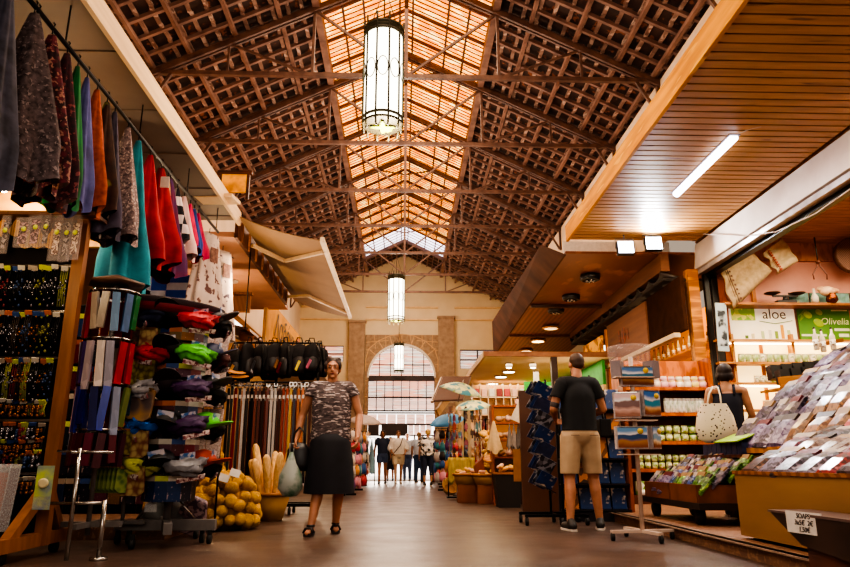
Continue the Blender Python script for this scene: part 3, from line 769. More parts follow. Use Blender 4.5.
# ---- embroidered purse stand
pm_g = [mat('purse_olive', '8A7E34', '4A3C1A', 'voronoi', 26, .6), mat('purse_gold', 'B8A06C', '7A4A38', 'voronoi', 22, .6), mat('purse_brown', '4A2A20', '241412', 'voronoi', 24, .6), mat('purse_teal', '2A5A70', '163448', 'voronoi', 20, .6), mat('purse_green', '4A6A3A', '8A9A50', 'voronoi', 20, .6)]
pst = T('purse_stand', 'slim metal stand carrying rows of embroidered purses', 'stand', (-2.33, 6.0, 0))
O('pole', MB().tube([(0, .05, .17), (0, .05, 2.0)], .016), grey_metal, pst)
O('foot', MB().box((0, .05, .18), (.36, .04, .03)).box((0, .05, .18), (.04, .36, .03)), grey_metal, pst)
for z in (1.83, 1.52, 1.2, .9, .62): O('arm', MB().tube([(-.2, -.06, z), (.2, -.06, z)], .008, 5), chrome, pst)
pr = T('embroidered_purse', 'x', 'purse')
O('pouch', MB().prism([(-.1, -.01, 0), (.1, -.01, 0), (.11, -.01, -.17), (.07, -.01, -.2), (-.07, -.01, -.2), (-.11, -.01, -.17)], (0, .02, 0)), pm_g[0], pr, bevel=.005)
O('gold_clasp', MB().box((0, 0, .0), (.16, .028, .02)), mat('gold_clasp', 'B88C3C', rough=.3, metal=.8), pr)
prow = [(1.78, 2, 5, 'top'), (1.5, 0, 6, 'second'), (1.24, 3, 5, 'third'), (.92, 0, 9, 'fourth'), (.62, 4, 8, 'bottom')]
first = True
for z, mi_, n, rn in prow:
    for k in range(n):
        lastk = k == n - 1
        lb = 'embroidered purse on the %s arm of the purse stand, %s along' % (rn, nth(k))
        loc = (-2.52 + k * (.3 / n) + .05, 5.92 - k * .012, z); rz = .9 if not lastk else -.25
        m_ = pm_g[1] if lastk and z != 1.5 else pm_g[mi_]
        if first: pr.location = loc; pr.rotation_euler = (0, 0, rz); pr['label'] = lb; pr['group'] = 'embroidered purses'; setmat(pr.children[0], m_) if pr.children[0].name.startswith('pouch') else None; first = False
        else: dup(pr, loc, rz, lb, 'embroidered purses', {'pouch': m_}, scale=(1.12 if lastk else 1))
dup(pr, (-2.2, 5.85, 1.27), (0, .2, -.3), 'large grey purse with a round gold medallion pattern', None, {'pouch': mat('purse_med', '6A5A58', 'C8985C', 'voronoi', 9, .5)}, scale=1.35)

# ---- cap stand
cx, cy = -2.0, 6.15
cs_ = T('cap_stand', 'grey metal cap stand on a four armed wheeled base', 'display stand', (cx, cy, 0))
O('pole', MB().tube([(0, 0, .12), (0, 0, 2.0)], .03, 10), grey_metal, cs_)
base = O('base_beam', MB().box((0, 0, .15), (.84, .07, .09)), grey_metal, cs_, bevel=.004)
O('base_beam', MB().box((0, 0, .15), (.07, .84, .09), (0, 0, .35)), grey_metal, cs_, bevel=.004)
O('brace_rods', MB().tube([(.02, 0, .42), (.26, 0, .18)], .006, 5).tube([(-.02, 0, .42), (-.26, 0, .18)], .006, 5), chrome, cs_)
for dx, dy in ((-.38, -.03), (.38, -.03), (-.13, -.38), (.15, .38), (-.28, -.05), (.3, .04)):
    c_ = O('caster', MB().disc((dx, dy, .04), .038, .03, 12, 'x').box((dx, dy, .09), (.03, .04, .04)), rubber, cs_)
for z in (.6, .93, 1.26, 1.58, 1.86): O('hook_arms', MB().lathe([(.24, z + .1), (.25, z + .1), (.25, z + .112), (.24, z + .112)], n=24).box((0, 0, z + .1), (.5, .01, .01)).box((0, 0, z + .1), (.01, .5, .01)), black_metal, cs_)
# sombrero on top
sm = T('sombrero', 'wide sombrero with a striped upturned brim on top of the cap stand', 'hat', (cx - .12, cy, 1.98)); sm.rotation_euler = (.05, .1, 0)
O('brim', MB().lathe([(.1, .03), (.3, .0), (.4, .02), (.46, .08), (.465, .07), (.4, -.01), (.3, -.03), (.1, 0)], n=36), mat('sombrero_brim', '4A3638', '28202A', 'noise', 5, .7), sm)
O('brim_trim', MB().lathe([(.3, -.034), (.38, -.02), (.43, .03), (.435, .026), (.38, -.03), (.3, -.044)], n=36), cl('8A2434', .7), sm)
O('brim_trim', MB().lathe([(.22, -.03), (.29, -.036), (.29, -.044), (.22, -.036)], n=36), cl('8A7A34', .7), sm)
O('crown', MB().lathe([(.1, 0), (.1, .05), (.085, .1), (.05, .13), (.001, .14)], n=24), cl('7C7074', .8), sm)
def cap(kind):
    t = T('cap', 'x', 'cap')
    b = MB(); b.lathe([(.095, 0), (.1, .03), (.085, .075), (.05, .105), (.001, .115)], n=18, sy=1.1)
    O('crown', b, cl('202024', .8), t)
    b = MB(); b.prism([(.09 * math.sin(q) * 1.0, -.07 - .13 * math.cos(q), .0 - .02 * math.cos(q)) for q in [-1.45 + k * .29 for k in range(11)]], (0, 0, .008))
    O('brim', b, cl('202024', .8), t)
    O('product_card', MB().box((0, -.1, .05), (.1, .006, .05), (.5, 0, 0)), mat('cap_card', '3A6AA8', 'C8C0C8', 'cells', 40, .4), t)
    return t
def crumple(me, amp, fr, sd):
    from mathutils import noise
    for v in me.vertices:
        n_ = noise.noise_vector(v.co * fr + Vector((sd, 0, 0))); v.co = v.co + n_ * amp
def wrapcap():
    t = T('neck_tube', 'x', 'headwear')
    b = MB(); b.ball((0, 0, 0), (.17, .085, .062), 40, 24)
    me = b.mesh('folds')
    for v in me.vertices:
        v.co.y += 2.2 * v.co.x ** 2 - .06; v.co.z += 1.4 * v.co.x ** 2
        v.co.z += .012 * math.sin(v.co.z * 150 + 3 * math.sin(v.co.x * 14)); v.co.y += .01 * math.sin(v.co.z * 170 + v.co.x * 20)
    crumple(me, .022, 14, 3); fixnormals(me); me.materials.append(cl('202024', .7))
    O('folds', me, None, t)
    O('product_card', MB().box((0, -.05, .085), (.12, .006, .05), (.3, 0, 0)), mat('cap_card'  , '5A8AC8'), t)
    O('sleeve', MB().box((0, -.09, -.075), (.22, .012, .035), (.3, 0, 0)), mat('sleeve_print', 'D8C8C4', '7A3C44', 'cells', 60, .4), t)
    return t
cp = cap(0); nt_ = wrapcap()
tones = ['C8202C', '2A3050', '5ACC20', 'B8B4B8', '401C50', '1C68C8', 'C8C82C', '201C20', '141214', '5A2028', '2A2428', '8A8A90', 'B84020', '181418', '302028']
names = ['red', 'navy', 'lime', 'silver', 'purple', 'blue', 'yellow', 'charcoal', 'black', 'wine', 'dark brown', 'grey', 'orange', 'soft black', 'plum']
TIERS = [(1.86, ['181418', '2A3050', '141214', 'C8202C', '302028', '141214', '141214', '2A2428'], 'top'),
         (1.55, ['2A2428', 'C8202C', '141214', '5ACC20', '2A3050', '5A2028', '141214', '302028'], 'second'),
         (1.26, ['5A2028', 'B8B4B8', '302028', '401C50', '181418', '141214', '2A2428', '141214'], 'third'),
         (.94, ['2A2428', '1C68C8', '181418', '401C50', '5ACC20', '141214', '302028', '141214'], 'fourth'),
         (.62, ['5A2028', 'C8C82C', '141214', '8A8A90', 'B84020', '141214', '181418', '141214'], 'bottom')]
fc = [True, True]
for z, cols, tn in TIERS:
    for k, c in enumerate(cols):
        a = -PI / 2 + (k - 2) * .72
        r = .27
        useN = (k in (1, 3, 5))
        src = nt_ if useN else cp
        nmx = names[tones.index(c)]
        lb = '%s %s on the %s tier of the cap stand, %s around' % (nmx, 'folded neck tube' if useN else 'peaked cap', tn, nth(k))
        loc = (cx + r * math.cos(a), cy + r * math.sin(a), z); rz = a + PI / 2
        fm_ = mat('capfab_' + c, c, None, 'noise', 30, .55)
        sc_ = 1.12 if useN else 1.3
        mm = {'crown': fm_, 'brim': fm_, 'folds': fm_}
        q_ = random.Random(int(z * 100) * 9 + k)
        dup(src, loc, ((-.5 if not useN else 0) + q_.uniform(-.25, .25), q_.uniform(-.25, .25), rz + q_.uniform(-.3, .3)), lb, 'headwear on the cap stand', mm, scale=sc_)
for o in (cp, nt_):
    rm(o)
# small packets filling the stand between the caps
pkt = T('packet', 'x', 'packet'); O('sleeve', MB().box((0, 0, -.08), (.1, .02, .16)), clear, pkt, bevel=.003)
O('header_card', MB().box((0, -.002, .01), (.1, .022, .04)), card_white, pkt)
pcols = ['5A1C28', '2A2C3C', '8A6A3C', '1C1A20', '6A3C50', '3C2A24', 'B87A30', '484450', '1E3C6E', '7C2030']
i = 0
for z in (1.78, 1.46, 1.14, .82, .52):
    for k in range(11):
        a = -PI / 2 + (k - 5) * .5; rr = random.Random(i * 3 + 1)
        dup(pkt, (cx + .2 * math.cos(a), cy + .2 * math.sin(a), z), a + PI / 2, 'small wrapped souvenir packet hanging among the caps on the cap stand', 'packets on the cap stand',
            {'sleeve': mat('pk_' + rr.choice(pcols), pcols[i % 10], None, 'noise', 40, .3, w3=('B8A0A0', 30, .6)), 'header_card': tagc[rr.randrange(5)]}, scale=1.1); i += 1
# ---- grid wall added as dark fill behind, with packets
gw = T('grid_wall', 'black grid wall panel added as dark fill behind the cap stand', 'grid wall', (-2.9, 7.5, .15))
O('panel', MB().box((0, 0, 1.1), (1.5, .03, 2.2)), cl('141012', .9), gw)
b = MB()
for k in range(16): b.box((0, -.03, .1 + k * .14), (1.5, .008, .008))
for k in range(11): b.box((-.75 + k * .15, -.03, 1.1), (.008, .008, 2.2))
O('wire_grid', b, grey_metal, gw)
for r in range(7):
    for k in range(10):
        rr = random.Random(r * 31 + k)
        dup(pkt, (-3.55 + k * .145, 7.43, 2.2 - r * .29), rr.uniform(-.3, .3), 'wrapped souvenir packet on the black grid wall', 'packets on the grid wall',
            {'sleeve': mat('pk_' + rr.choice(pcols), pcols[0]), 'header_card': tagc[rr.randrange(5)]}, scale=1.35)
pkt['label'] = 'wrapped souvenir packet hanging lowest beside the cap stand pole'; pkt.location = (cx - .1, cy - .12, .42)
# newspapers rack
nr = T('newspaper_rack', 'slim upright rack holding folded newspapers beside the cap stand', 'rack', (-1.98, 7.1, 0))
O('frame', MB().tube([(-.14, 0, 0), (-.14, 0, 1.75)], .01, 6).tube([(.14, 0, 0), (.14, 0, 1.75)], .01, 6), black_metal, nr)
npm = mat('newsprint', 'D0BCB4', '6A5458', 'noise', 55, .7, w3=('A84444', 20, .66), stretch=(1, 1, 3))
for r in range(5):
    for k in range(2):
        TM('newspaper', MB().box((0, 0, 0), (.14, .03, .24), (-.25, 0, 0)), npm, 'folded newspaper, %s row from the top of the slim rack, %s side' % (ORD[r], ['near', 'far'][k]), 'newspaper', 'newspapers in the slim rack', loc=(-2.05 + k * .15, 7.07, 1.82 - r * .25))
# small black stand base (speaker-like) with lavender net bag leaning
TM('folded_display_foot', MB().lathe([(.28, 0), (.26, .03), (.07, .32), (.05, .9), (.001, .9)], n=6), cl('1A1C22', .5), 'dark flared pedestal behind the cap stand', 'pedestal', loc=(-2.2, 6.75, .15))
t = T('net_bag_of_lace', 'net bag of lavender lace lying against the sponges', 'bag', (-2.0, 6.72, .02)); t.rotation_euler = (.5, .3, .5)
O('net', MB().prism([(-.18, 0, 0), (.2, 0, -.02), (.06, 0, .34), (-.12, 0, .36)], (0, .08, 0)), mat('lace', 'B89CA0', '5A4458', 'cells', 38, .5), t, bevel=.02)

# ---- sponges
def sponge_mesh(sd):
    bm = bmesh.new(); bmesh.ops.create_icosphere(bm, subdivisions=3, radius=1)
    rnd = random.Random(sd); q = Vector((rnd.uniform(0, 9),) * 3)
    from mathutils import noise
    for v in bm.verts:
        d = 1 + .13 * noise.noise(v.co * 1.6 + q) + .05 * noise.noise(v.co * 6 + q)
        v.co = v.co * d
    me = bpy.data.meshes.new('sponge'); bm.to_mesh(me); bm.free()
    for p in me.polygons: p.use_smooth = True
    me.materials.append(mat('sponge_yellow', 'F0BC40', 'B87C20', 'noise', 26, .75, bump=.8, vec='Object', w3=('F4D074', 8, .6), rnd=.12))
    return me
sms = [sponge_mesh(i) for i in range(4)]
def heap(cx_, cy_, cz_, R, Hh, n, lab, grp, r=.062):
    rnd = random.Random(n); k = 0; tries = 0; pts = []
    while k < n and tries < 4000:
        tries += 1
        a = rnd.uniform(0, 2 * PI); e = rnd.uniform(0, 1)
        q = Vector((cx_ + R * math.cos(a) * math.cos(e * 1.35) * .95, cy_ + R * math.sin(a) * math.cos(e * 1.35) * .95, cz_ + .05 + Hh * math.sin(e * 1.5)))
        if any((q - p).length < r * 1.5 for p in pts) or q.z < r * .8: continue
        pts.append(q)
        o = bpy.data.objects.new('natural_sponge', sms[k % 4]); COL.objects.link(o); o.location = q
        o.rotation_euler = (rnd.uniform(0, 3), rnd.uniform(0, 3), 0); s = rnd.uniform(.85, 1.15) * r; o.scale = (s, s * .9, s * 1.1)
        tag(o, lab, 'sponge', grp); k += 1
heap(-1.84, 7.5, .02, .34, .46, 90, 'yellow natural sponge in the big netted heap on the floor', 'sponges in the large heap')
heap(-2.25, 7.95, .42, .22, .42, 40, 'yellow natural sponge in the upper heap behind the floor pile', 'sponges in the upper heap')
heap(-2.25, 7.2, .15, .28, .2, 26, 'yellow natural sponge seen low between the wheels of the cap stand', 'sponges behind the cap stand')
TM('heap_sack', MB().ball((0, 0, .2), (.27, .27, .24), 16, 10), cl('B88430', .8), 'yellow sack core of the big sponge heap', 'sack', loc=(-1.84, 7.5, 0))
TM('heap_sack', MB().ball((0, 0, .28), (.15, .15, .32), 16, 10).box((0, 0, .06), (.3, .3, .1)), cl('B88430', .8), 'yellow sack core of the upper sponge heap', 'sack', loc=(-2.25, 7.95, .15))
for i, (x, y) in enumerate(((224, 478), (235, 473))):
    p = aY(x, y, 7.15); TM('price_card', MB().box((0, 0, 0), (.1, .006, .075), (-.3, .3, .2)), card_white, 'small white price card on the sponges, %s one' % ['nearer', 'farther'][i], 'price card', loc=p)
# loofah basket
bk = mat('basket_weave', 'D0A058', '8A5E2C', 'waveZ', 40, .6, bump=.5)
def basket(label, loc, r0, r1, h, cat='basket', group=None, rz=0):
    t = T('wicker_basket', label, cat, loc, rz, group)
    O('body', MB().lathe([(.001, 0), (r0, 0), (r1, h), (r1 - .02, h), (r0 - .01, .02), (.001, .02)], n=24), bk, t)
    O('rim', MB().lathe([(r1 - .025, h - .015), (r1 + .015, h - .015), (r1 + .015, h + .02), (r1 - .025, h + .02)], n=24), wood_pale, t)
    return t
basket('tall wicker basket of loofahs beside the sponge heap', (-1.55, 8.5, 0), .13, .22, .3)
lfm = mat('loofah', 'F0C890', 'C89850', 'noise', 12, .75, bump=.6, stretch=(3, 3, 1), w3=('F0C880', 20, .6))
for k in range(11):
    rr = random.Random(k + 3); a = 2 * PI * k / 11
    tilt = rr.uniform(.15, .45); L = rr.uniform(.55, .85)
    t_ = Vector((math.cos(a) * math.sin(tilt), math.sin(a) * math.sin(tilt), math.cos(tilt)))
    b0 = Vector((-1.55 + .08 * math.cos(a), 8.5 + .08 * math.sin(a), .06))
    b = MB(); b.sm = True
    b.tube([b0, b0 + t_ * L * .3, b0 + t_ * L * .7, b0 + t_ * L * .95, b0 + t_ * L], [.03, .04, .05, .042, .018], 10)
    tag(O('loofah', b, lfm), 'long dried loofah standing in the tall wicker basket, %s around' % nth(k), 'loofah', 'loofahs in the basket')

# ---- belt stand with bags above
bs = T('belt_stand', 'black wheeled stand hung with leather belts', 'display stand', (-1.78, 9.6, 0))
O('rail_ring', MB().tube([(-.62, -.2, 1.72), (.58, -.2, 1.72), (.62, .2, 1.72), (-.62, .2, 1.72), (-.62, -.2, 1.72)], .014, 6), black_metal, bs)
for x in (-.6, .0, .58): O('pole', MB().tube([(x, 0, .12), (x, 0, 2.3)], .02, 8), black_metal, bs)
O('base_frame', MB().box((0, -.18, .12), (1.2, .04, .04)).box((0, .18, .12), (1.2, .04, .04)).box((-.6, 0, .12), (.04, .4, .04)).box((.6, 0, .12), (.04, .4, .04)), black_metal, bs)
O('bag_rail', MB().tube([(-.62, 0, 2.3), (.62, 0, 2.3)], .014, 6), black_metal, bs)
for x in (-.58, .3, .6):
    for y in (-.2, .2): O('caster', MB().disc((x, y, .045), .045, .03, 12, 'x').box((x, y, .1), (.02, .03, .03)), rubber, bs)
bcol = [('1C1614', 'black'), ('20302C', 'dark green'), ('8A2028', 'red'), ('241814', 'black'), ('C8C0BC', 'white'), ('2A1C18', 'dark brown'), ('141010', 'black'), ('7A3418', 'chestnut'), ('5A2A1C', 'brown'), ('3A241C', 'dark brown'), ('6E2E1C', 'russet'), ('D8D0CC', 'white'), ('B8B0A8', 'pale grey'), ('4A241A', 'brown'), ('9C3C14', 'orange-brown'), ('B84C18', 'tan orange'), ('C89C20', 'yellow'), ('2A2438', 'navy'), ('A85C24', 'tan'), ('D87838', 'light tan'), ('1C1A20', 'black'), ('54302A', 'brown'), ('2C1C18', 'dark brown')]
be = T('leather_belt', 'x', 'belt')
O('strap', MB().box((0, 0, -.66), (.034, .008, 1.28)).box((0, .012, -.66), (.034, .006, 1.22)), cl('1C1614', .4), be)
O('buckle', MB().box((0, -.004, .01), (.045, .012, .012)).box((0, -.004, .06), (.045, .012, .012)).box((-.02, -.004, .035), (.008, .012, .05)).box((.02, -.004, .035), (.008, .012, .05)), chrome, be)
O('price_tag', MB().box((.01, -.012, -.14), (.03, .003, .05)), card_white, be)
for side in (0, 1):
    for k, (c, nm) in enumerate(bcol):
        x = -2.38 + k * .053; y = 9.4 + side * .4
        L = 1 - .08 * random.Random(k + 40 * side).random()
        loc = (x, y + random.uniform(-.02, .02), 1.66)
        kk = (k * 7 + 5) % 23 if side else k
        lb = '%s leather belt, %s along the %s row of the belt stand' % (bcol[kk][1], nth(k), ['front', 'back'][side])
        if k == 0 and side == 0: be.location = loc; be['label'] = lb; be['group'] = 'belts on the belt stand'
        else: dup(be, loc, random.uniform(-.25, .25), lb, 'belts on the belt stand', {'strap': cl(bcol[kk][0], .38)}, scale=(1, 1, L))
def backpack(sd=5):
    t = T('backpack', 'x', 'backpack')
    b = MB(); b.lathe([(.001, -.42), (.1, -.42), (.135, -.36), (.14, -.2), (.12, -.08), (.07, -.02), (.001, 0)], n=18, sy=.6)
    me = b.mesh('body')
    crumple(me, .035, 9, sd); fixnormals(me); me.materials.append(mat('bag_black', '242022', '121012', 'noise', 12, .7, spec=.3)); O('body', me, None, t)
    b = MB(); b.lathe([(.001, -.4), (.08, -.4), (.1, -.34), (.095, -.24), (.06, -.19), (.001, -.18)], (0, -.05, 0), 16, sy=.55)
    O('front_pocket', b, mat('bag_grey', '2E282A', '1A1618', rough=.5), t)
    O('strap', MB().tube([(-.05, -.02, -.02), (-.03, -.02, .06), (.03, -.02, .06), (.05, -.02, -.02)], .008, 5).tube([(.1, -.05, -.06), (.15, -.08, -.25), (.1, -.05, -.4)], .012, 5), black_metal, t)
    O('trim_patch', MB().prism([(-.05, -.125, -.36), (-.02, -.125, -.38), (.03, -.11, -.26), (.0, -.11, -.24)], (0, .02, 0)), cl('C89038', .5), t)
    return t
bp = backpack(); pc = [('C89038', 'gold'), ('7A1C28', 'maroon'), ('B8B8C0', 'silver'), ('D8C020', 'yellow'), ('4A4A50', 'grey'), ('C05878', 'pink'), ('8A5A28', 'brown')]
bpp = [bp, backpack(9), backpack(14)]
for k in range(14):
    loc = (-2.36 + k * .088 + .02, 9.45 + (.25 if k % 2 else 0), 2.28 - (.08 if k in (0, 1) else 0))
    lb = 'black bag with %s trim above the belts, %s from the newspapers' % (pc[k % 7][1], nth(k))
    if k == 0: bp.location = loc; bp['label'] = lb; bp['group'] = 'black bags over the belt stand'
    else: dup(bpp[k % 3], loc, random.Random(k).uniform(-1.2, 1.2), lb, 'black bags over the belt stand', {'trim_patch': cl(pc[k % 7][0], .5)}, scale=(1, 1, 1.0 + .08 * (k % 3)))
rm(bpp[1]); rm(bpp[2])
# straw visors
for k, z in enumerate((1.78, 1.84)):
    b = MB().prism([(.13 * math.sin(q), -.16 * math.cos(q), 0) for q in [-1.5 + j * .3 for j in range(11)]] + [(.07 * math.sin(q), -.05 * math.cos(q), .01) for q in [1.5 - j * .3 for j in range(11)]], (0, 0, .008))
    TM('straw_visor', b, mat('straw', 'D89C50', 'B07030', 'waveX', 30, .6), 'tan straw sun visor by the black bags, %s of the pair' % ['lower', 'upper'][k], 'visor', loc=(-2.2 - k * .04, 9.2, z), rot=(.3, .15 * k, .1))
TM('black_hat', MB().lathe([(.16, 0), (.165, .01), (.09, .02), (.085, .09), (.05, .12), (.001, .125)], n=20), cl('181416', .8), 'black brimmed hat hanging beside the straw visors', 'hat', loc=(-2.5, 9.25, 1.95), rot=(.9, 0, 0))

# ---- orange leather pouches, awning, sign etc
for i in range(3):
    b = MB(); b.lathe([(.001, -.14), (.1, -.14), (.13, -.06), (.11, 0), (.001, .01)], n=16, sy=.45)
    t = T('leather_pouch', 'round orange leather pouch hanging %s of three in a column' % ['topmost', 'midmost', 'lowest'][i], 'pouch', aY(247, 332 + i * 12.5, 10.6), 0, 'orange pouches')
    O('pouch', b, mat('orange_leather', 'C87A30', '9A5418', 'noise', 6, .4), t); O('flap', MB().lathe([(.001, -.04), (.11, -.04), (.115, .01), (.001, .02)], n=16, sy=.5), mat('orange_leather2', 'D88C3C', 'A8601C', rough=.4), t)
aw = T('folding_arm_awning', 'beige fabric awning stretched out over the aisle on folding arms', 'awning', (0, 0, 0))
awm = mat('awning_cloth', '8E6E4C', '7A5C3E', 'noise', 1.2, .8)
b = MB(); vs = []; n = 12
for i in range(n + 1):
    y = 9.3 + (14.6 - 9.3) * i / n
    for j in range(7):
        t_ = j / 6; x = -2.4 + 1.2 * t_
        vs.append((x, y, 4.1 - .36 * t_ - .05 * math.sin(PI * t_)))
b.add(vs, [(i * 7 + j, i * 7 + j + 1, (i + 1) * 7 + j + 1, (i + 1) * 7 + j) for i in range(n) for j in range(6)])
ao = O('canopy_cloth', b, awm, aw); md = ao.modifiers.new('t', 'SOLIDIFY'); md.thickness = .01
O('front_bar', MB().box((-1.18, 11.95, 3.74), (.06, 5.36, .07)), mat('awning_bar', 'E0C8A4', rough=.5), aw)
O('folding_arm', MB().bar((-2.38, 10.2, 3.94), (-1.95, 10.7, 3.84), .05).bar((-1.95, 10.7, 3.84), (-1.22, 9.75, 3.7), .05), mat('awning_arm', 'C8A880', rough=.5), aw)
O('folding_arm', MB().bar((-2.38, 13.6, 3.94), (-1.9, 13.1, 3.84), .05).bar((-1.9, 13.1, 3.84), (-1.22, 14.0, 3.7), .05), mat('awning_arm', 'C8A880', rough=.5), aw)
p1 = aX(262, 297, -3.0)
sg = T('script_sign', 'orange-tan sign board with dark handwritten script behind the awning', 'sign', (0, 0, 0))
O('board', MB().box((-3.0, 16.9, 3.68), (.06, 4.9, .95)), mat('sign_tan', 'D09848', 'A87430', 'noise', 1.5, .7, em=.1, spec=.1), sg)
text('Λαδάκι', .8, cl('2A1814', .6), sg, (-2.95, 16.7, 3.7), (PI / 2, 0, PI / 2), shear=.3)
O('painted_olive_jar', MB().ball((-2.96, 18.9, 3.75), (.01, .25, .3)), cl('B85C30', .6), sg)
TM('tassel_pelmet', MB().box((-3.1, 11.5, 3.3), (.9, .08, .3)).box((-3.1, 11.45, 3.46), (1.0, .12, .04)), mat('tassels', 'B87838', '5A3014', 'waveX', 14, .7), 'brown tasselled pelmet across the shop behind the T-shirts', 'pelmet')
t = T('small_canopy', 'small dark brown shelf canopy behind the white T-shirts', 'canopy', (0, 0, 0))
O('board', MB().prism([(-3.0, 10.2, 2.75), (-2.35, 10.2, 2.6), (-2.35, 11.2, 2.6), (-3.0, 11.2, 2.75)], (0, 0, .03)), wood_dark, t); O('edge', MB().bar((-2.35, 10.2, 2.6), (-2.35, 11.2, 2.6), .04), wood_mid, t)
O('stay', MB().tube([(-2.4, 10.2, 2.6), (-2.4, 10.2, 3.9)], .01, 5), black_metal, t)
lf = T('security_light', 'small floodlight with a camera arm under the pink soffit', 'lamp', aY(219, 296, 11))
O('housing', MB().prism([(-.2, 0, 0), (.16, 0, -.03), (.12, 0, .07), (-.12, 0, .1)], (0, .14, 0)), cl('C8B8A0', .4), lf); O('bracket', MB().tube([(0, .05, .08), (.02, .05, .35), (.16, .05, .3), (.2, .05, -.1)], .02, 6), black_metal, lf)
lf = T('ceiling_downlight', 'round lit downlight in the soffit behind the T-shirts', 'lamp', aZ(231, 281, 3.9)); O('lens', MB().disc((0, 0, 0), .1, .02), glow('warm_bulb', 'FFE6B8', 9), lf); O('trim_ring', MB().lathe([(.1, -.02), (.13, -.02), (.13, .01), (.1, .01)]), white_metal, lf)
TM('timber_plank', MB().box((0, 0, 0), (.62, .3, .045)), fascia_m, 'loose pale plank jutting from the end of the stall roof', 'plank', loc=(-2.62, 8.6, 3.93) if False else aY(214, 199, 8.6), rot=(0, .05, -.15))
p = aY(234, 183, 9.3)
t = T('painted_panel', 'orange painted panel standing on the stall roof end', 'panel', (p.x, 9.32, p.z))
O('panel', MB().box((0, 0, 0), (.36, .03, .28)), mat('panel_orange', 'F0A030', '8A4A14', 'noise', 4, .6, em=.5), t); O('frame', MB().box((0, 0, .17), (.5, .06, .05)).box((.2, 0, -.05), (.04, .05, .4)).box((-.2, 0, 0), (.04, .05, .34)), wood_dark, t)
# leaning white beam of the next stall
S('trim_15', MB().bar(aY(228, 328, 11.5), aY(290, 362, 13.5), .09, .16), mat('beam_grey', 'B8AC9C', '8A8074', rough=.5))
S('wall_stall_left', MB().box((-4.2, 14.2, 1.6), (2.6, .06, 3.2)), mat('stall_back', 'D8B484', 'B88C5C', 'noise', 1.5, .7))
S('wall_stall_left_near', MB().box((-4.9, 9.3, 2.0), (2.2, .06, 4.0)), mat('stall_back_near', 'A87C50', '8A6038', 'noise', 1.5, .7))
area('stall_fill', (-3.3, 6.2, 3.2), (1.0, 3.0), 36, (1, .8, .6))
area('stall_fill', (-1.0, 5.0, 3.7), (1.6, 3.0), 70, (1, .84, .68), (0, -.6, 0))  # unseen lamp added over the aisle as front fill for the stalls
S('wall_stall_corner', MB().box((-4.0, 6.3, 3.2), (2.2, .05, 1.1)), mat('corner_pine', 'E8A850', 'C88030', 'noise', 2, .5, em=.12, stretch=(.5, 1, 4)))
t = T('ceiling_bulb', 'glaring bulb behind the first hanging garments', 'lamp', aY(3, 186, 6.0)); O('bulb', MB().ball((0, 0, 0), .06), glow('bulb_hot', 'FFF4E0', 25), t); O('holder', MB().lathe([(.03, .05), (.03, .12)], n=12), white_metal, t)
point('stall_bulb', (-3.5, 5.9, 2.95), 30, (1, .8, .5), .08)
point('stall_bulb', (-3.3, 11.6, 3.0), 60, (1, .72, .42), .1)
point('stall_bulb', (-2.2, 9.6, 3.2), 30, (1, .76, .5), .1)
point('stall_bulb', (-3.0, 4.4, 2.2), 16, (1, .72, .4), .1)
point('stall_bulb', (-2.3, 16.5, 2.6), 60, (1, .76, .5), .1)
# ================================================================== RIGHT SIDE
pine = mat('pine_ceiling', 'BC8850', '9A6C38', 'noise', 2.2, .5, stretch=(.7, 6, 1), w3=('6E4424', 2.4, .68), rnd=0)
pl = MB(); y = -1.0
while y < 10.25:
    pl.box((3.63, y, 4.1), (2.06, .105, .03)); y += .128
S('ceiling_right_planks', pl, pine)
S('ceiling_right', MB().box((3.65, 4.65, 4.14), (2.1, 11.3, .03)), cl('4A2C14', .8))
pl = MB(); y = -1.0
while y < 10.4:
    pl.box((7.0, y, 4.14), (4.5, .115, .02)); y += .128
S('ceiling_shop_right_planks', pl, pine)
S('ceiling_shop_right', MB().box((7.0, 4.7, 4.18), (4.6, 11.5, .03)), cl('4A2C14', .8))
S('trim_20', MB().box((2.58, 4.6, 4.18), (.04, 11.2, .26)), mat('fascia_yellow', 'D8961C', 'AC6C10', 'noise', 3, .6, spec=.12, stretch=(1, .4, 4), w3=('D8A030', 5, .6)))
S('beam_shopfront', MB().prism([(4.67, -1, 3.66), (4.72, -1, 4.08), (4.84, -1, 4.08), (4.84, -1, 3.62)], (0, 11.4, 0)), mat('beam_white', 'D8C8BC', 'C4B0A4', 'noise', 2.5, .5))
S('trim_21', MB().box((4.74, 4.7, 3.6), (.1, 11.3, .07)), mat('shutter_rail', 'B8ACA8', '8C8280', rough=.3, metal=.3))
S('trim_22', MB().box((4.86, 4.7, 3.56), (.12, 11.3, .1)), black_metal)
S('pillar_corner', MB().box((4.6, 10.4, 1.85), (.17, .16, 3.6)), mat('post_yellow', 'D08A2C', '9C5C18', 'wave', 2, .45, stretch=(1, 1, 8)))
S('trim_23', MB().box((4.8, 10.33, 1.83), (.07, .08, 3.5)).box((4.94, 10.36, 1.83), (.1, .06, 3.5)), cl('1C1614', .4))
S('trim_24', MB().box((5.05, 10.36, 1.8), (.12, .08, 3.4)), wood_red)
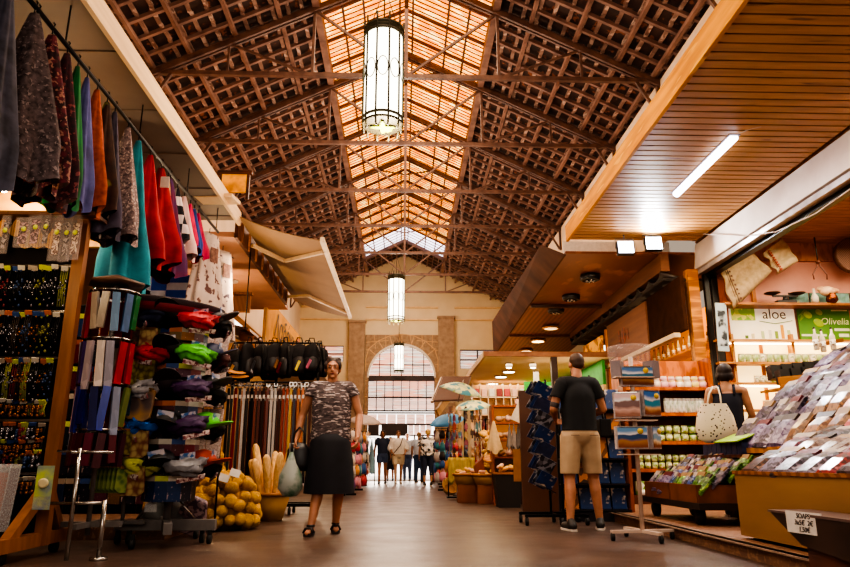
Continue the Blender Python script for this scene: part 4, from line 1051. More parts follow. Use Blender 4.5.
# shop end wall
S('wall_shop_end', MB().box((7.2, 10.5, 2.05), (4.6, .1, 4.1)), mat('wall_pink', 'DDA898', 'C88E7E', 'noise', 1.5, .8))
S('trim_25', MB().box((7.2, 10.42, 3.98), (4.6, .05, .3)), mat('wood_band', 'C88038', 'A4602A', 'wave', 2, .45, stretch=(6, 1, 2)))
S('trim_26', MB().box((6.9, 10.25, 3.04), (3.9, .34, .04)), wood_mid)
lit = mat('lit_back_panel', 'FFE8A8', 'FFCC70', 'noise', 1.3, .6, em=1.3)  # light on the shelf back is put into the panel as glow
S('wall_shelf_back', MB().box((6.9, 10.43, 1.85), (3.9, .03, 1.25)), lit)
shf = T('wall_shelving', 'brightly lit wall shelving behind the dark haired shopper', 'shelving', (6.4, 10.3, .1))
for z in (2.38, 2.03, 1.72, 1.32, .95): O('shelf_board', MB().box((.2, 0, z), (3.6, .26, .03)), wood_pale, shf)
for x in (-1.3, -.35, .75, 1.7): O('upright', MB().box((x, .05, 1.35), (.04, .14, 2.3)), wood_pale, shf)
O('bracket', MB().prism([(.0, -.14, 2.34), (.38, -.14, 2.42), (.38, -.14, 2.36), (.0, -.14, 2.28)], (0, .04, 0)), wood_mid, shf)
O('light_strip', MB().box((.2, .02, 2.35), (3.4, .05, .015)), glow('strip', 'FFE8B0', 9), shf)
O('light_strip', MB().box((.2, .02, 1.69), (3.4, .05, .015)), glow('strip', 'FFE8B0', 9), shf)
# jars
def jar(r=.045, h=.11, lidc='E8E0C0'):
    t = T('jar', 'x', 'jar')
    O('body', MB().lathe([(r * .8, 0), (r, .01), (r, h * .8), (r * .8, h * .86)], n=14), mat('jar_green', '7A9A3A', 'D8D8B0', 'noise', 20, .25, w3=('F0ECD0', 12, .55)), t)
    O('lid', MB().lathe([(r * .85, h * .84), (r * .9, h * .85), (r * .9, h), (.001, h)], n=14), cl(lidc, .4), t)
    return t
j0 = jar()
jm = [mat('jar_green', '7A9A3A'), mat('jar_olive', '8CA048', 'E0DCC0', 'cells', 24, .3), mat('jar_cream', 'E8DCC0', '6A8A3A', 'noise', 30, .3, sharp=(.55, .65)), mat('jar_orange', 'D88848', 'E8C89C', 'cells', 24, .4), mat('jar_white', 'E0DCD8', '8A9A80', 'noise', 26, .3)]
def row(src, x0, x1, y, z, n, lab, grp, ms, sc=1.0, jit=0, lids=None, key='body'):
    for k in range(n):
        rr = random.Random(int(x0 * 100) + k)
        m = {key: ms[rr.randrange(len(ms))]}
        if lids: m['lid'] = lids[rr.randrange(len(lids))]
        dup(src, (x0 + (x1 - x0) * k / max(1, n - 1), y + rr.uniform(-jit, jit), z), rr.uniform(-.4, .4), lab + ', ' + nth(k) + ' from the post', grp, m, scale=sc)
row(j0, 5.2, 6.75, 10.26, 2.145, 15, 'green labelled jar on the upper lit shelf', 'jars on the upper lit shelf', [jm[0], jm[2]], 1.25)
row(j0, 5.4, 6.35, 10.26, 1.835, 12, 'green and white carton jar on the middle lit shelf', 'jars on the middle lit shelf', [jm[1], jm[2]], 1.0)
row(j0, 5.5, 6.2, 10.26, 1.435, 9, 'orange labelled jar on the lower lit shelf', 'jars on the lower lit shelf', [jm[3]], 1.25)
TM('carton', MB().box((0, 0, .09), (.16, .1, .18)), mat('carton_green', '5A9A3A', 'E8E8C0', 'cells', 12, .5), 'green and white carton standing on the middle lit shelf', 'carton', loc=(5.82, 10.22, 1.835))
for k in range(5):
    TM('wooden_box', MB().box((0, 0, .14), (.1, .16, .28)), wood_pale, 'upright pale wooden box beside the silver bags, %s along' % nth(k), 'box', 'wooden boxes by the shelf', loc=(5.02 + k * .16, 8.95 - .02 * k, 1.28 if k < 3 else 1.5), bevel=.004)
# bottles on the display
def bottle(h=.3, r=.035):
    t = T('bottle', 'x', 'bottle')
    O('body', MB().lathe([(r * .9, 0), (r, .01), (r, h * .6), (r * .4, h * .75), (r * .35, h * .95)], n=14), mat('bottle_glass', 'E8D8C0', 'B8A890', rough=.1), t)
    O('cap', MB().lathe([(r * .42, h * .93), (r * .42, h), (.001, h)], n=12), cl('2A2018', .4), t)
    O('paper_label', MB().lathe([(r * 1.02, h * .15), (r * 1.02, h * .45)], n=14), mat('paper_label', 'F0E8D8', '8A6A4A', 'noise', 30, .6, sharp=(.55, .6)), t)
    return t
b0 = bottle()
for k, (px, py) in enumerate(((817, 350), (824, 352), (834, 350))):
    p = aY(px, py, 8.6); dup(b0, (p.x, 8.6, p.z), 0, 'clear glass bottle above the black boxes, %s of three' % nth(k), 'clear bottles', scale=1.0)
# posters
ap = T('aloe_poster', 'cream aloe poster with a green plant picture and product bottles', 'poster', (5.66, 10.38, 2.78))
O('sheet', MB().box((0, 0, 0), (1.06, .015, .54)), mat('poster_cream', 'F8F0D8', 'F0E4C4', rough=.5, em=.25), ap)
text('aloe', .23, cl('5A4A30', .6), ap, (.2, -.012, .15))
O('green_picture', MB().box((-.3, -.012, .15), (.38, .006, .2)), mat('poster_green', '8AB83A', 'D8D860', 'cells', 14, .5, em=.15), ap)
O('green_curve', MB().tube([(-.05, -.015, .04), (.2, -.015, .0), (.48, -.015, .05)], .006, 4), cl('5A9A3A', .5), ap)
for k, (x, h, c) in enumerate(((-.28, .05, '5A7A2A'), (-.18, .08, 'E8E0B0'), (-.02, .12, 'C8D8A0'), (.1, .14, 'F0ECD8'), (.2, .12, '8AA83A'), (.3, .22, 'E8A838'), (.4, .14, 'C8D8A0'))):
    O('printed_bottle', MB().box((x, -.012, -.24 + h / 2), (.05, .004, h)), cl(c, .5), ap)
op = T('olive_poster', 'green olive cosmetics poster with three large olives', 'poster', (6.66, 10.38, 2.8))
O('sheet', MB().box((0, 0, 0), (.84, .015, .54)), mat('poster_olive', '2E6A1C', '5E9430', 'noise', 1.2, .5, em=.08), op)
text('Olivelia', .15, cl('E8F0C0', .5), op, (.16, -.012, .02), shear=.2)
for x, z, r in ((-.26, .13, .075), (-.1, .0, .085), (-.07, .17, .06)): O('olive', MB().ball((x, -.012, z), (r, .008, r * .75), 14, 8, (0, .5, 0)), cl('A8C83A', .3), op)
O('leaf', MB().prism([(-.4, -.012, .02), (-.36, -.012, .13), (-.3, -.012, .1)], (0, -.004, 0)).prism([(-.42, -.012, .1), (-.3, -.012, .22), (-.24, -.012, .18)], (0, -.004, 0)), cl('7AA030', .5), op)
O('caption_bar', MB().box((.26, -.012, -.11), (.24, .004, .04)).box((.26, -.012, .2), (.26, .004, .02)).box((-.2, -.012, -.2), (.4, .004, .03)).box((.28, -.012, -.2), (.16, .004, .05)), cl('E8F0D0', .5), op)
# mirror strip picture
t = T('narrow_picture', 'narrow black and white figure picture near the shop post', 'picture', aY(722, 327, 10.1))
O('frame', MB().box((0, 0, 0), (.17, .02, .75), (0, .04, 0)), cl('B8C8D0', .4), t); O('print', MB().box((0, -.014, -.02), (.12, .006, .55), (0, .04, 0)), mat('figure_print', '2A3038', 'B0B8C0', 'noise', 7, .5, sharp=(.45, .55)), t)
# towels
def towel(name, label, pts, m, m2):
    P_ = [aY(x, y, 10.1) for x, y in pts]; n = 12; b = MB(); vs = []
    for i in range(n + 1):
        for j in range(n + 1):
            u, v = i / n, j / n
            q = P_[0] * (1 - u) * (1 - v) + P_[3] * u * (1 - v) + P_[1] * (1 - u) * v + P_[2] * u * v
            vs.append((q.x, q.y + .03 * math.sin(u * 13) * (.4 + v), q.z))
    b.sm = True
    b.add(vs, [(i * (n + 1) + j, i * (n + 1) + j + 1, (i + 1) * (n + 1) + j + 1, (i + 1) * (n + 1) + j) for i in range(n) for j in range(n)])
    t = T(name, label, 'towel', (0, 0, 0)); o = O('cloth', b, m, t); md = o.modifiers.new('s', 'SOLIDIFY'); md.thickness = .012
    b = MB()
    L = lambda u, v: tuple((P_[0] * (1 - u) * (1 - v) + P_[3] * u * (1 - v) + P_[1] * (1 - u) * v + P_[2] * u * v) + Vector((0, -.045, 0)))
    if m2:
        b.bar(L(.02, .85), L(.98, .85), .004, .02, (0, 1, 0)).bar(L(.02, .9), L(.98, .9), .004, .008, (0, 1, 0))
        for k in range(9): q = L(.08 + k * .105, .8); b.box(q, (.03, .004, .03))
        O('embroidery', b, m2, t)
    return t
lin = mat('linen', 'B8A080', '98825F', 'noise', 14, .9)
towel('linen_towel', 'gathered beige linen towel with an embroidered hem on the shop wall', [(744, 246), (718, 264), (733, 310), (772, 271)], lin, cl('6A4A3C', .8))
towel('linen_towel', 'square pale linen towel with red cross-stitch on the shop wall', [(782, 238), (763, 253), (777, 274), (798, 261)], mat('linen_pale', 'D0BC98', 'B8A480', 'noise', 14, .9), cl('A84838', .8))
# hanging pulley, sieve
hp = T('balance_hanger', 'old hanging balance with forked arms over the shelf', 'balance', aY(818, 262, 9.9))
O('strap', MB().tube([(0, 0, 0), (0, 0, .4)], .012, 6), cl('2A2420', .5), hp); O('knuckle', MB().ball((0, 0, 0), .035), cl('6A3420', .4), hp)
O('fork', MB().tube([(0, 0, 0), (-.03, 0, -.08), (-.11, 0, -.2), (-.1, 0, -.28)], .01, 6).tube([(0, 0, 0), (.03, 0, -.08), (.11, 0, -.2), (.1, 0, -.28)], .01, 6), cl('6A3A2A', .4), hp)
TM('round_sieve', MB().lathe([(.27, -.05), (.28, -.05), (.28, .05), (.27, .05)], n=32, M=Matrix.Rotation(PI / 2, 4, 'X')).lathe([(.001, .04), (.27, .04), (.27, .045), (.001, .045)], n=32, M=Matrix.Rotation(PI / 2, 4, 'X')), mat('sieve', '7A5038', '4A3024', 'checker', 60, .6), 'round wooden flour sieve hung high on the pink wall', 'sieve', loc=aY(852, 256, 10.1))
# objects on the long wall shelf
zz = 3.06
ks = T('antique_scales', 'antique black kitchen scales on the long wall shelf', 'scales', (5.98, 10.2, zz))
O('base', MB().box((0, 0, .03), (.3, .1, .05)).lathe([(.05, .05), (.03, .12)], n=12), cl('241C1A', .4), ks)
O('beam', MB().bar((-.2, 0, .13), (.2, 0, .13), .03), cl('241C1A', .4), ks)
for s_ in (-1, 1): O('pan', MB().lathe([(.03, .14), (.12, .17), (.12, .18), (.03, .15)], (s_ * .2, 0, 0), 16), cl('3A2A20', .3), ks)
for k in range(4):
    t = T('framed_landscape', 'small green landscape print leaning on the long wall shelf, %s along' % nth(k), 'picture', (6.28 + .33 * k, 10.33, zz + .1))
    O('print', MB().box((0, 0, 0), (.3, .012, .22)), mat('landscape', '3A6A3A', '8AB0B8', 'noise', 8, .5, w3=('C8B048', 9, .6)), t)
    O('mount', MB().box((0, .012, 0), (.32, .012, .24)), cl('3A3020', .5), t)
TM('white_flask', MB().lathe([(.05, 0), (.055, .1), (.02, .16), (.018, .24), (.001, .24)], n=16), cl('D8D0C0', .3), 'white ceramic flask on the long wall shelf', 'flask', loc=(6.42, 10.15, zz))
TM('conch_shell', MB().ball((0, 0, .09), (.13, .07, .08), 14, 8).ball((.1, 0, .1), (.09, .05, .04), 10, 6).ball((-.1, 0, .12), (.07, .04, .05), 10, 6), mat('shell', 'E0C0A0', 'B88860', 'noise', 8, .4), 'pale conch shell on the long wall shelf', 'shell', loc=(6.62, 10.12, zz + .1))
TM('brass_pot', MB().lathe([(.05, 0), (.09, .04), (.08, .1), (.06, .13), (.065, .15)], n=18), mat('brass', '8A4A20', '5A2A14', rough=.25, metal=.8), 'small brass pot under the conch shell', 'pot', loc=(6.66, 10.1, zz))
# shop tube light and hanging cable
tl = T('tube_light', 'long white tube light on the plank canopy over the aisle', 'light fitting', (3.55, 7.4, 4.06))
O('tube', MB().tube([(0, -.8, 0), (0, .8, 0)], .045, 12), glow('tube_white', 'F4F0FF', 9), tl)
O('housing', MB().box((0, 0, .03), (.12, 1.66, .03)), cl('8A8088', .4), tl)
O('cable', MB().tube([(0, -.8, .03), (.12, -.95, .03), (.2, -1.0, .03)], .008, 5), cl('C8B8A0', .5), tl)
ts = T('tube_light', 'tube light glowing inside the shop near the frame edge', 'light fitting', (5.9, 7.2, 4.08))
O('tube', MB().tube([(-.5, 0, 0), (.5, 0, 0)], .04, 10), glow('tube_warm', 'FFF0D0', 12), ts); O('housing', MB().box((0, 0, .03), (1.1, .1, .03)), white_metal, ts)
t = tag(O('electric_cable', MB().tube([aX(703, 234, 4.6), aX(745, 236, 4.62), aX(775, 232, 4.6), aX(815, 214, 4.6), aX(852, 188, 4.6)], .008, 5), white_metal), 'thin white cable sagging along the white shopfront beam', 'cable')
# floodlights
for i, (px, py, on) in enumerate(((626, 247, .6), (654, 243, 1))):
    p = aY(px, py, 9.85)
    t = T('floodlight', ['dimmer bluish floodlight under the canopy end', 'dazzling white floodlight under the canopy end beside the shopfront beam'][i], 'floodlight', p); t.rotation_euler = (-.15, 0, -.05)
    O('housing', MB().box((0, .05, 0), (.26, .08, .22)), black_metal, t, bevel=.008)
    O('lamp_face', MB().box((0, 0, 0), (.23, .01, .19)), glow('flood%d' % i, 'E8E8FF' if i == 0 else 'F4FCFF', 8 if i == 0 else 40), t)
    O('bracket', MB().tube([(-.14, .05, 0), (-.14, .05, .16), (.14, .05, .16), (.14, .05, 0)], .01, 5).tube([(0, .05, .16), (0, .05, .26)], .012, 5), grey_metal, t)

# ---- wooden canopy of the second stall
red_ply = mat('canopy_ply', '7E4628', '5E301A', 'noise', 1.6, .4, w3=('8E5430', 3, .6), stretch=(1, .5, 1))
S('ceiling_second_stall', MB().prism([(2.62, 10.5, 3.95), (5.7, 10.5, 3.95), (5.7, 13.8, 3.86), (2.62, 13.8, 3.86)], (0, 0, .04)), red_ply)
S('ceiling_third_stall', MB().prism([(2.62, 13.85, 3.84), (4.7, 13.85, 3.84), (4.7, 19.8, 3.69), (2.66, 19.8, 3.69)], (0, 0, .04)), mat('canopy_plank2', '8E5024', '6A3816', 'waveX', 3, .4, stretch=(1, 1, 1)))
S('trim_27', MB().box((3.7, 13.8, 3.82), (2.1, .08, .06)).box((3.7, 16.8, 3.74), (2.1, .06, .05)), wood_dark)
S('trim_28', MB().prism([(2.6, 10.5, 3.93), (2.3, 10.9, 4.22), (2.3, 17.4, 4.22), (2.64, 19.8, 3.68), (2.6, 13.8, 3.84)], (.03, 0, .0)), mat('fascia_brown', '5E3E2C', '402A1E', 'noise', 2, .7, spec=.12))
S('wall_canopy_gap', MB().box((3.75, 11.4, 4.2), (1.9, .04, .5)), cl('F0E8E0', .7))
for k in range(3):
    p = aZ((590, 571, 556)[k], (276, 296, 309)[k], 3.9 - .03 * k)
    t = T('ceiling_heater', 'round black ceiling fitting under the ply canopy, %s from the camera' % nth(k), 'ceiling fitting', (p.x, p.y, 3.88 - .03 * k), 0, 'round black ceiling fittings')
    O('ring', MB().lathe([(.1, .05), (.17, .04), (.18, .0), (.17, -.06), (.14, -.07), (.13, -.05), (.001, -.05)], n=24), cl('1C1614', .35), t)
    O('lamp_cluster', MB().ball((-.06, 0, -.07), .03).ball((.06, 0, -.07), .03).ball((0, .06, -.07), .03).ball((0, -.06, -.07), .03), chrome, t)
for k, (px, py, on) in enumerate(((551, 328, 1), (538, 341, 3), (526, 351, 1.5))):
    p = aZ(px, py, 3.74 - .03 * k); t = T('recessed_lamp', 'round recessed lamp in the plank canopy, %s from the camera' % nth(k), 'lamp', p, 0, 'recessed canopy lamps')
    O('lens', MB().disc((0, 0, -.01), .16, .02), glow('rec%d' % k, 'FFE0A0', 2.5 * on), t); O('trim_ring', MB().lathe([(.16, -.02), (.2, -.02), (.2, .02), (.16, .02)], n=20), wood_pale, t)
# valance with scalloped tiles
S('beam_valance', MB().box((4.2, 13.5, 3.78), (.14, 6.2, .28)), mat('valance_wood', '7A4C30', '5A3620', 'noise', 2, .6, stretch=(1, .4, 4)))
vt = T('tile_valance', 'row of dark scalloped roof tiles under the long brown beam', 'valance', (0, 0, 0))
for k in range(11):
    y = 10.7 + k * .56
    pts = [(4.14 + .06 * j, y + .26 * 0, 3.6 - .02 * j) for j in range(2)]
    b = MB(); b.lathe([(.27, 0), (.29, 0), (.29, .5), (.27, .5)], n=16)
    b = MB(); vs = []; fs = []
    for j in range(9):
        a = PI * j / 8
        for q in (0, .52): vs.append((4.12 + q, y + .27 * math.cos(a), 3.64 - q * .25 - .13 * math.sin(a)))
    fs = [(2 * j, 2 * j + 1, 2 * j + 3, 2 * j + 2) for j in range(8)]
    b.sm = True; b.add(vs, fs); o = O('tile', b, mat('dark_tile', '2E1E18', '1A100E', rough=.5), vt); md = o.modifiers.new('s', 'SOLIDIFY'); md.thickness = .02
S('trim_29', MB().box((4.6, 13.5, 3.5), (.9, 6.2, .04)), cl('1E1410', .7))
sgn = T('wooden_sign_board', 'long brown wooden sign board with a faint carved emblem', 'sign', (4.3, 12.8, 3.03))
O('board', MB().box((0, 0, 0), (.06, 2.35, .8)), mat('sign_brown', '8A5834', '6E4226', 'noise', 3, .5, stretch=(1, .3, 3)), sgn)
O('carved_emblem', MB().ball((-.035, .1, .02), (.008, .13, .16)).box((-.035, .35, 0), (.01, .1, .3)).box((-.035, -.15, 0), (.01, .08, .2)), mat('emblem', '5A3424', '9A4A2C', 'cells', 20, .5), sgn)
TM('dark_sign_board', MB().box((0, 0, 0), (.06, 1.5, .85)), mat('sign_dark', '3E2418', '2E1A12', rough=.85, spec=.1), 'plain dark brown board beside the corner post', 'board', loc=(4.32, 10.85, 3.05))
TM('glowing_sign_panel', MB().box((0, 0, 0), (.05, 1.5, .7)), mat('sign_gold', 'E8A030', '7A3C10', 'noise', 5, .5, em=.5, sharp=(.45, .6)), 'gold lit panel at the far end of the sign board', 'panel', loc=(4.3, 15.2, 2.98))
S('trim_30', MB().box((4.25, 13.0, 2.58), (.1, 5.4, .07)), mat('awning_bar', 'E0C8A4'))
S('wall_bottle_shop', MB().box((5.6, 13.2, 1.7), (.06, 5.6, 3.5)).box((5.0, 14.4, 1.7), (1.3, .06, 3.5)), mat('pine_wall', 'D88C34', 'A8601C', 'waveX', 3, .5, em=.12, stretch=(1, 1, 1)))
bsf = T('bottle_shelf', 'pine shelving with liquor bottles behind the sign boards', 'shelving', (0, 0, 0))
for z in (2.62, 2.22, 1.82): O('shelf_board', MB().box((5.3, 12.5, z), (.35, 3.8, .03)), mat('shelf_gold', 'E8A040', 'C87C28', rough=.4, em=.15), bsf)
bm2 = [cl('C89848', .2), cl('B8A880', .2), cl('8A5A28', .2), cl('D8C8A0', .2)]
for zi, z in enumerate((2.64, 2.24)):
    for k in range(13):
        dup(b0, (5.25, 10.9 + k * .26, z), 0, 'liquor bottle on the %s pine shelf, %s from the corner post' % (['upper', 'lower'][zi], nth(k)), 'bottles on the pine shelves', {'body': bm2[(k * 3 + zi) % 4]}, scale=1.0 if zi == 0 else .8)
# cream ceiling of the far stall
S('ceiling_far_stall', MB().box((3.1, 18.9, 2.76), (2.95, 10.7, .08)), mat('far_ceiling', 'E8D4AC', 'D8C090', 'noise', 1, .7))
S('trim_31', MB().box((3.1, 13.53, 2.77), (2.98, .06, .1)), mat('far_fascia', '9A6A48', '7A4C30', rough=.5))
S('trim_32', MB().box((1.62, 18.9, 2.77), (.05, 10.7, .12)), mat('far_fascia2', 'C8A880', rough=.5))
S('pillar_far_stall', MB().box((3.03, 13.6, 1.4), (.12, .12, 2.7)), cl('3A2018', .5))
for k, (px, py) in enumerate(((509, 371), (501, 376), (493, 383), (487, 389), (484, 394))):
    p = aZ(px, py, 2.72); t = T('spot_lamp', 'small round spot lamp in the cream ceiling, %s from the camera' % nth(k), 'lamp', (p.x, p.y, 2.71), 0, 'cream ceiling spot lamps')
    O('lens', MB().disc((0, 0, -.012), .13, .02), glow('spotw', 'FFF4D8', 9), t); O('trim_ring', MB().lathe([(.13, -.02), (.16, -.02), (.16, .02), (.13, .02)], n=20), white_metal, t)
for k, (px, py) in enumerate(((509, 367), (533, 367))):
    p = aZ(px, py, 2.62); t = T('track_spot', 'white cylindrical track spotlight under the cream ceiling, %s one' % ['aisle side', 'shop side'][k], 'spotlight', (p.x, p.y, 2.6), 0)
    O('body', MB().lathe([(.05, 0), (.07, .03), (.07, .1), (.001, .11)], n=16), cl('E8E0D8', .3), t); O('lens', MB().disc((0, 0, 0), .055, .01), glow('spotw', 'FFF4D8', 9), t)
S('wall_far_stall', MB().box((4.1, 19.5, 1.1), (.06, 11.4, 2.2)), mat('far_wall', 'E8CC98', 'D0AC74', 'noise', 2, .7))
S('wall_far_stall_green', MB().box((4.1, 19.5, 2.45), (.06, 11.4, .5)).box((3.6, 17.5, 2.3), (1.0, .05, .75)), mat('green_band', '2E9A2E', '1E7A24', rough=.6, em=.1))
S('pillar_cream', MB().box((2.75, 21.5, 1.4), (.5, .4, 2.7)), mat('far_wall', 'E8CC98'))
S('window_10', MB().box((3.35, 15.2, 2.5), (.05, .06, .5)).box((3.05, 15.6, 2.5), (.12, .06, .5)).box((3.5, 15.0, 2.27), (1.0, .05, .05)), cl('E0D8D0', .5))
# far brown awning and plank
t = T('far_brown_awning', 'small dark brown awning over the farthest stall', 'awning', (0, 0, 0))
Q = [aY(442, 378, 16.2), aY(471, 378, 16.2), aY(463, 401, 15.2), aY(432, 402, 15.2)]
O('sheet', MB().prism([tuple(q) for q in Q], (0, 0, .04)), cl('5A3828', .6), t); O('front_edge', MB().bar(Q[0], Q[3], .06), white_metal, t)
O('fascia_plank', MB().bar(aY(457, 386, 16.3), aY(437, 413, 15.6), .05, .17), mat('far_plank', 'C89868', 'A87848', rough=.6), t)

# ---- pine shelf unit behind the card stand
SY = 9.9
su = T('pine_shelf_unit', 'orange pine shelf unit with five shelves behind the card stand', 'shelf unit', (0, 0, 0))
zs = [aY(660, y, SY).z for y in (387.5, 413, 441.5, 469, 499)]
pno = mat('pine_orange', 'B8642C', '94481A', 'wave', 2, .42, stretch=(5, 1, 2))
XL, XR = 3.17, 4.5
for z in zs: O('shelf', MB().box(((XL + XR) / 2, SY + .16, z - .02), (XR - XL, .4, .045)), pno, su)
O('back_panel', MB().box(((XL + XR) / 2, SY + .36, 1.1), (XR - XL, .03, 2.0)), mat('pine_back', '7A4420', '5A2E14', rough=.6), su)
O('header_board', MB().box(((XL + XR) / 2, SY + .3, 1.95), (XR - XL, .04, .4)), mat('pine_orange_hi', 'C8743A', 'A4561E', 'wave', 2, .42, stretch=(5, 1, 2)), su)
for x in (XL, XR): O('side_panel', MB().box((x, SY + .16, 1.13), (.04, .42, 2.06)), pno, su)
O('plinth', MB().box(((XL + XR) / 2, SY + .1, .16), (XR - XL, .36, .12)), cl('5A2E18', .5), su)
soap = [cl('E8D8C8', .4), cl('E8B8C0', .4), cl('E8D880', .4), cl('C8A8D8', .4), cl('F0E8E0', .4)]
def rowsu(src, n, si, lab, grp, ms, sc, x0=3.5, x1=4.42, dy=0, dz=0, lids=None):
    for k in range(n):
        rr = random.Random(si * 77 + k)
        m = {'body': ms[rr.randrange(len(ms))]}
        if lids: m['lid'] = lids[rr.randrange(len(lids))]
        dup(src, (x0 + (x1 - x0) * k / (n - 1), SY + .06 + dy, zs[si] + .004 + dz), rr.uniform(0, 3), '%s, %s from the card stand' % (lab, nth(k)), grp, m, scale=sc)
rowsu(j0, 9, 0, 'pastel soap tub on the top pine shelf', 'soap tubs', soap, (1.2, 1.2, .9), lids=soap)
rowsu(j0, 9, 0, 'pastel soap tub, upper layer of the top pine shelf', 'soap tubs', soap, (1.1, 1.1, .6), dz=.1, dy=.02, lids=soap)
rowsu(j0, 10, 1, 'silver and white can on the second pine shelf', 'cans', [jm[4]], (.95, .95, 1.9), x0=3.85, lids=[cl('B8B0A8', .3)])
rowsu(j0, 3, 1, 'small green carton jar on the second pine shelf', 'green jars', [jm[1]], (1.1, 1.1, 1), x0=3.45, x1=3.7)
for dz in (0, .115): rowsu(j0, 9, 2, 'green tub on the third pine shelf, %s layer' % ('lower' if dz == 0 else 'upper'), 'green tubs', [jm[0], jm[1]], (1.15, 1.15, .95), dz=dz, lids=[cl('C8D8A0', .3), cl('4A7A2C', .3)])
for dz in (0, .1): rowsu(j0, 11, 3, 'green tub on the fourth pine shelf, %s layer' % ('lower' if dz == 0 else 'upper'), 'green tubs', [jm[0], jm[1]], (.95, .95, .85), dz=dz, x0=3.4, lids=[cl('C8D8A0', .3), cl('8AA84A', .3)])
gc = T('green_gift_carton', 'x', 'carton'); O('body', MB().box((0, 0, .12), (.17, .1, .24)), mat('gift_green', '6A9A3C', 'E8E8D0', 'cells', 9, .5), gc, bevel=.004); O('label_disc', MB().disc((0, -.055, .08), .05, .005, 16, 'y'), card_white, gc)
for k in range(5):
    if k == 0: gc.location = (3.38, SY + .03, zs[4]); gc['label'] = 'green and white gift carton on the bottom pine shelf, first from the stand'
    else: dup(gc, (3.38 + k * .21, SY + .03, zs[4]), 0, 'green and white gift carton on the bottom pine shelf, %s from the stand' % nth(k), 'gift cartons')
gc['group'] = 'gift cartons'
# ---- white card stand
wsn = T('postcard_stand', 'white wheeled stand holding landscape calendars in three tiers', 'display stand', (2.12, 6.3, 0))
O('pole', MB().tube([(0, 0, .08), (.01, 0, 1.62)], .02, 10), mat('stand_white', 'D8C0B0', 'C0A898', rough=.4), wsn)
O('base_arm', MB().box((0, 0, .075), (.6, .04, .025), (0, 0, .2)), mat('stand_white', 'D8C0B0'), wsn); O('base_arm', MB().box((0, 0, .075), (.04, .6, .025), (0, 0, .2)), mat('stand_white', 'D8C0B0'), wsn)
for a in (.2, .2 + PI / 2, .2 + PI, .2 + 1.5 * PI): O('caster', MB().disc((.29 * math.cos(a), .29 * math.sin(a), .032), .032, .025, 12, 'x').box((.29 * math.cos(a), .29 * math.sin(a), .06), (.02, .02, .02)), rubber, wsn)
for z in (1.42, 1.0 + .03, .73): O('tier_tray', MB().box((-.0, -.06, z), (.36, .12, .01)), mat('stand_white', 'D8C0B0'), wsn)
O('top_tray', MB().lathe([(.12, 1.56), (.2, 1.58), (.21, 1.7), (.19, 1.72), (.001, 1.7)], n=8), film('sachet_film', 'E8D8D8', .35), wsn)
def landscape(key, sky, sea, land, ph):
    m = bpy.data.materials.new(key); m.use_nodes = True; nt = m.node_tree; b = nt.nodes['Principled BSDF']; b.inputs['Roughness'].default_value = .3
    tc = nt.nodes.new('ShaderNodeTexCoord'); sp = nt.nodes.new('ShaderNodeSeparateXYZ'); nt.links.new(tc.outputs['Generated'], sp.inputs[0])
    n = nt.nodes.new('ShaderNodeTexNoise'); n.inputs['Scale'].default_value = 1.6; mp = nt.nodes.new('ShaderNodeMapping'); mp.inputs['Location'].default_value = (ph, 0, ph); nt.links.new(tc.outputs['Generated'], mp.inputs[0]); nt.links.new(mp.outputs[0], n.inputs['Vector'])
    ad = nt.nodes.new('ShaderNodeMath'); ad.operation = 'MULTIPLY_ADD'; ad.inputs[1].default_value = .35; nt.links.new(n.outputs['Fac'], ad.inputs[0]); nt.links.new(sp.outputs['Z'], ad.inputs[2])
    r = nt.nodes.new('ShaderNodeValToRGB'); nt.links.new(ad.outputs[0], r.inputs[0]); cr = r.color_ramp
    cr.elements[0].position = .3; cr.elements[0].color = _lin(hexc('8A4A20')); cr.elements[1].position = 1.15 if False else 1; cr.elements[1].color = _lin(hexc(sky))
    for p, c in ((.48, land), (.6, sea), (.78, sea), (.84, 'E8E4E8')):
        e = cr.elements.new(p); e.color = _lin(hexc(c))
    nt.links.new(r.outputs[0], b.inputs['Base Color']); return m
lsm = [landscape('view_a', '5A88C0', '2A6A8A', 'D89C48', 0), landscape('view_b', '3C78C0', '2A8AA8', 'D8B080', 3), landscape('view_c', '6A9AC8', '284A7A', 'B07838', 6), landscape('view_d', 'D8B0B0', '6A3A30', 'C89888', 9), landscape('view_e', '8AA8D0', '88A8C0', 'E8C8A0', 12)]
def calendar(label, px0, px1, py0, py1, yy, m, rz=0, depth=.1):
    a = aY((px0 + px1) / 2, py1, yy); w = (aY(px1, py1, yy).x - aY(px0, py1, yy).x); h = aY(px0, py0, yy).z - a.z
    t = T('landscape_calendar', label, 'calendar', (a.x, yy, a.z), rz)
    O('page', MB().box((0, 0, h / 2), (w - .02, .006, h - .025)), m, t)
    O('pad', MB().box((0, depth / 2 + .006, h / 2), (w, depth, h)), mat('pad_grey', 'C8BCBC', 'A89C9C', 'noise', 40, .5), t)
    O('yellow_sticker', MB().disc((w * .25, -.006, h * .78), .026, .004, 16, 'y'), cl('F0C820', .4), t)
    O('binding', MB().box((0, .0, h - .005), (w * .8, .014, .01)), chrome, t)
    return t
calendar('calendar with orange hills on the top tier of the white stand', 622, 655, 366, 386, 6.24, lsm[0], 0, .08)
calendar('calendar with a pink doorway on the middle tier facing the man', 615, 641, 392, 418, 6.2, lsm[3], -.25)
calendar('calendar with blue sea and sand on the middle tier facing the shelves', 643, 664, 390, 416, 6.22, lsm[1], .35)
calendar('wide calendar with a rocky coast on the lowest tier of the white stand', 618, 649, 426, 449, 6.2, lsm[2], -.1)
calendar('narrow calendar with pale sky on the lowest tier facing the shelves', 651, 665, 426, 449, 6.26, lsm[4], .6)
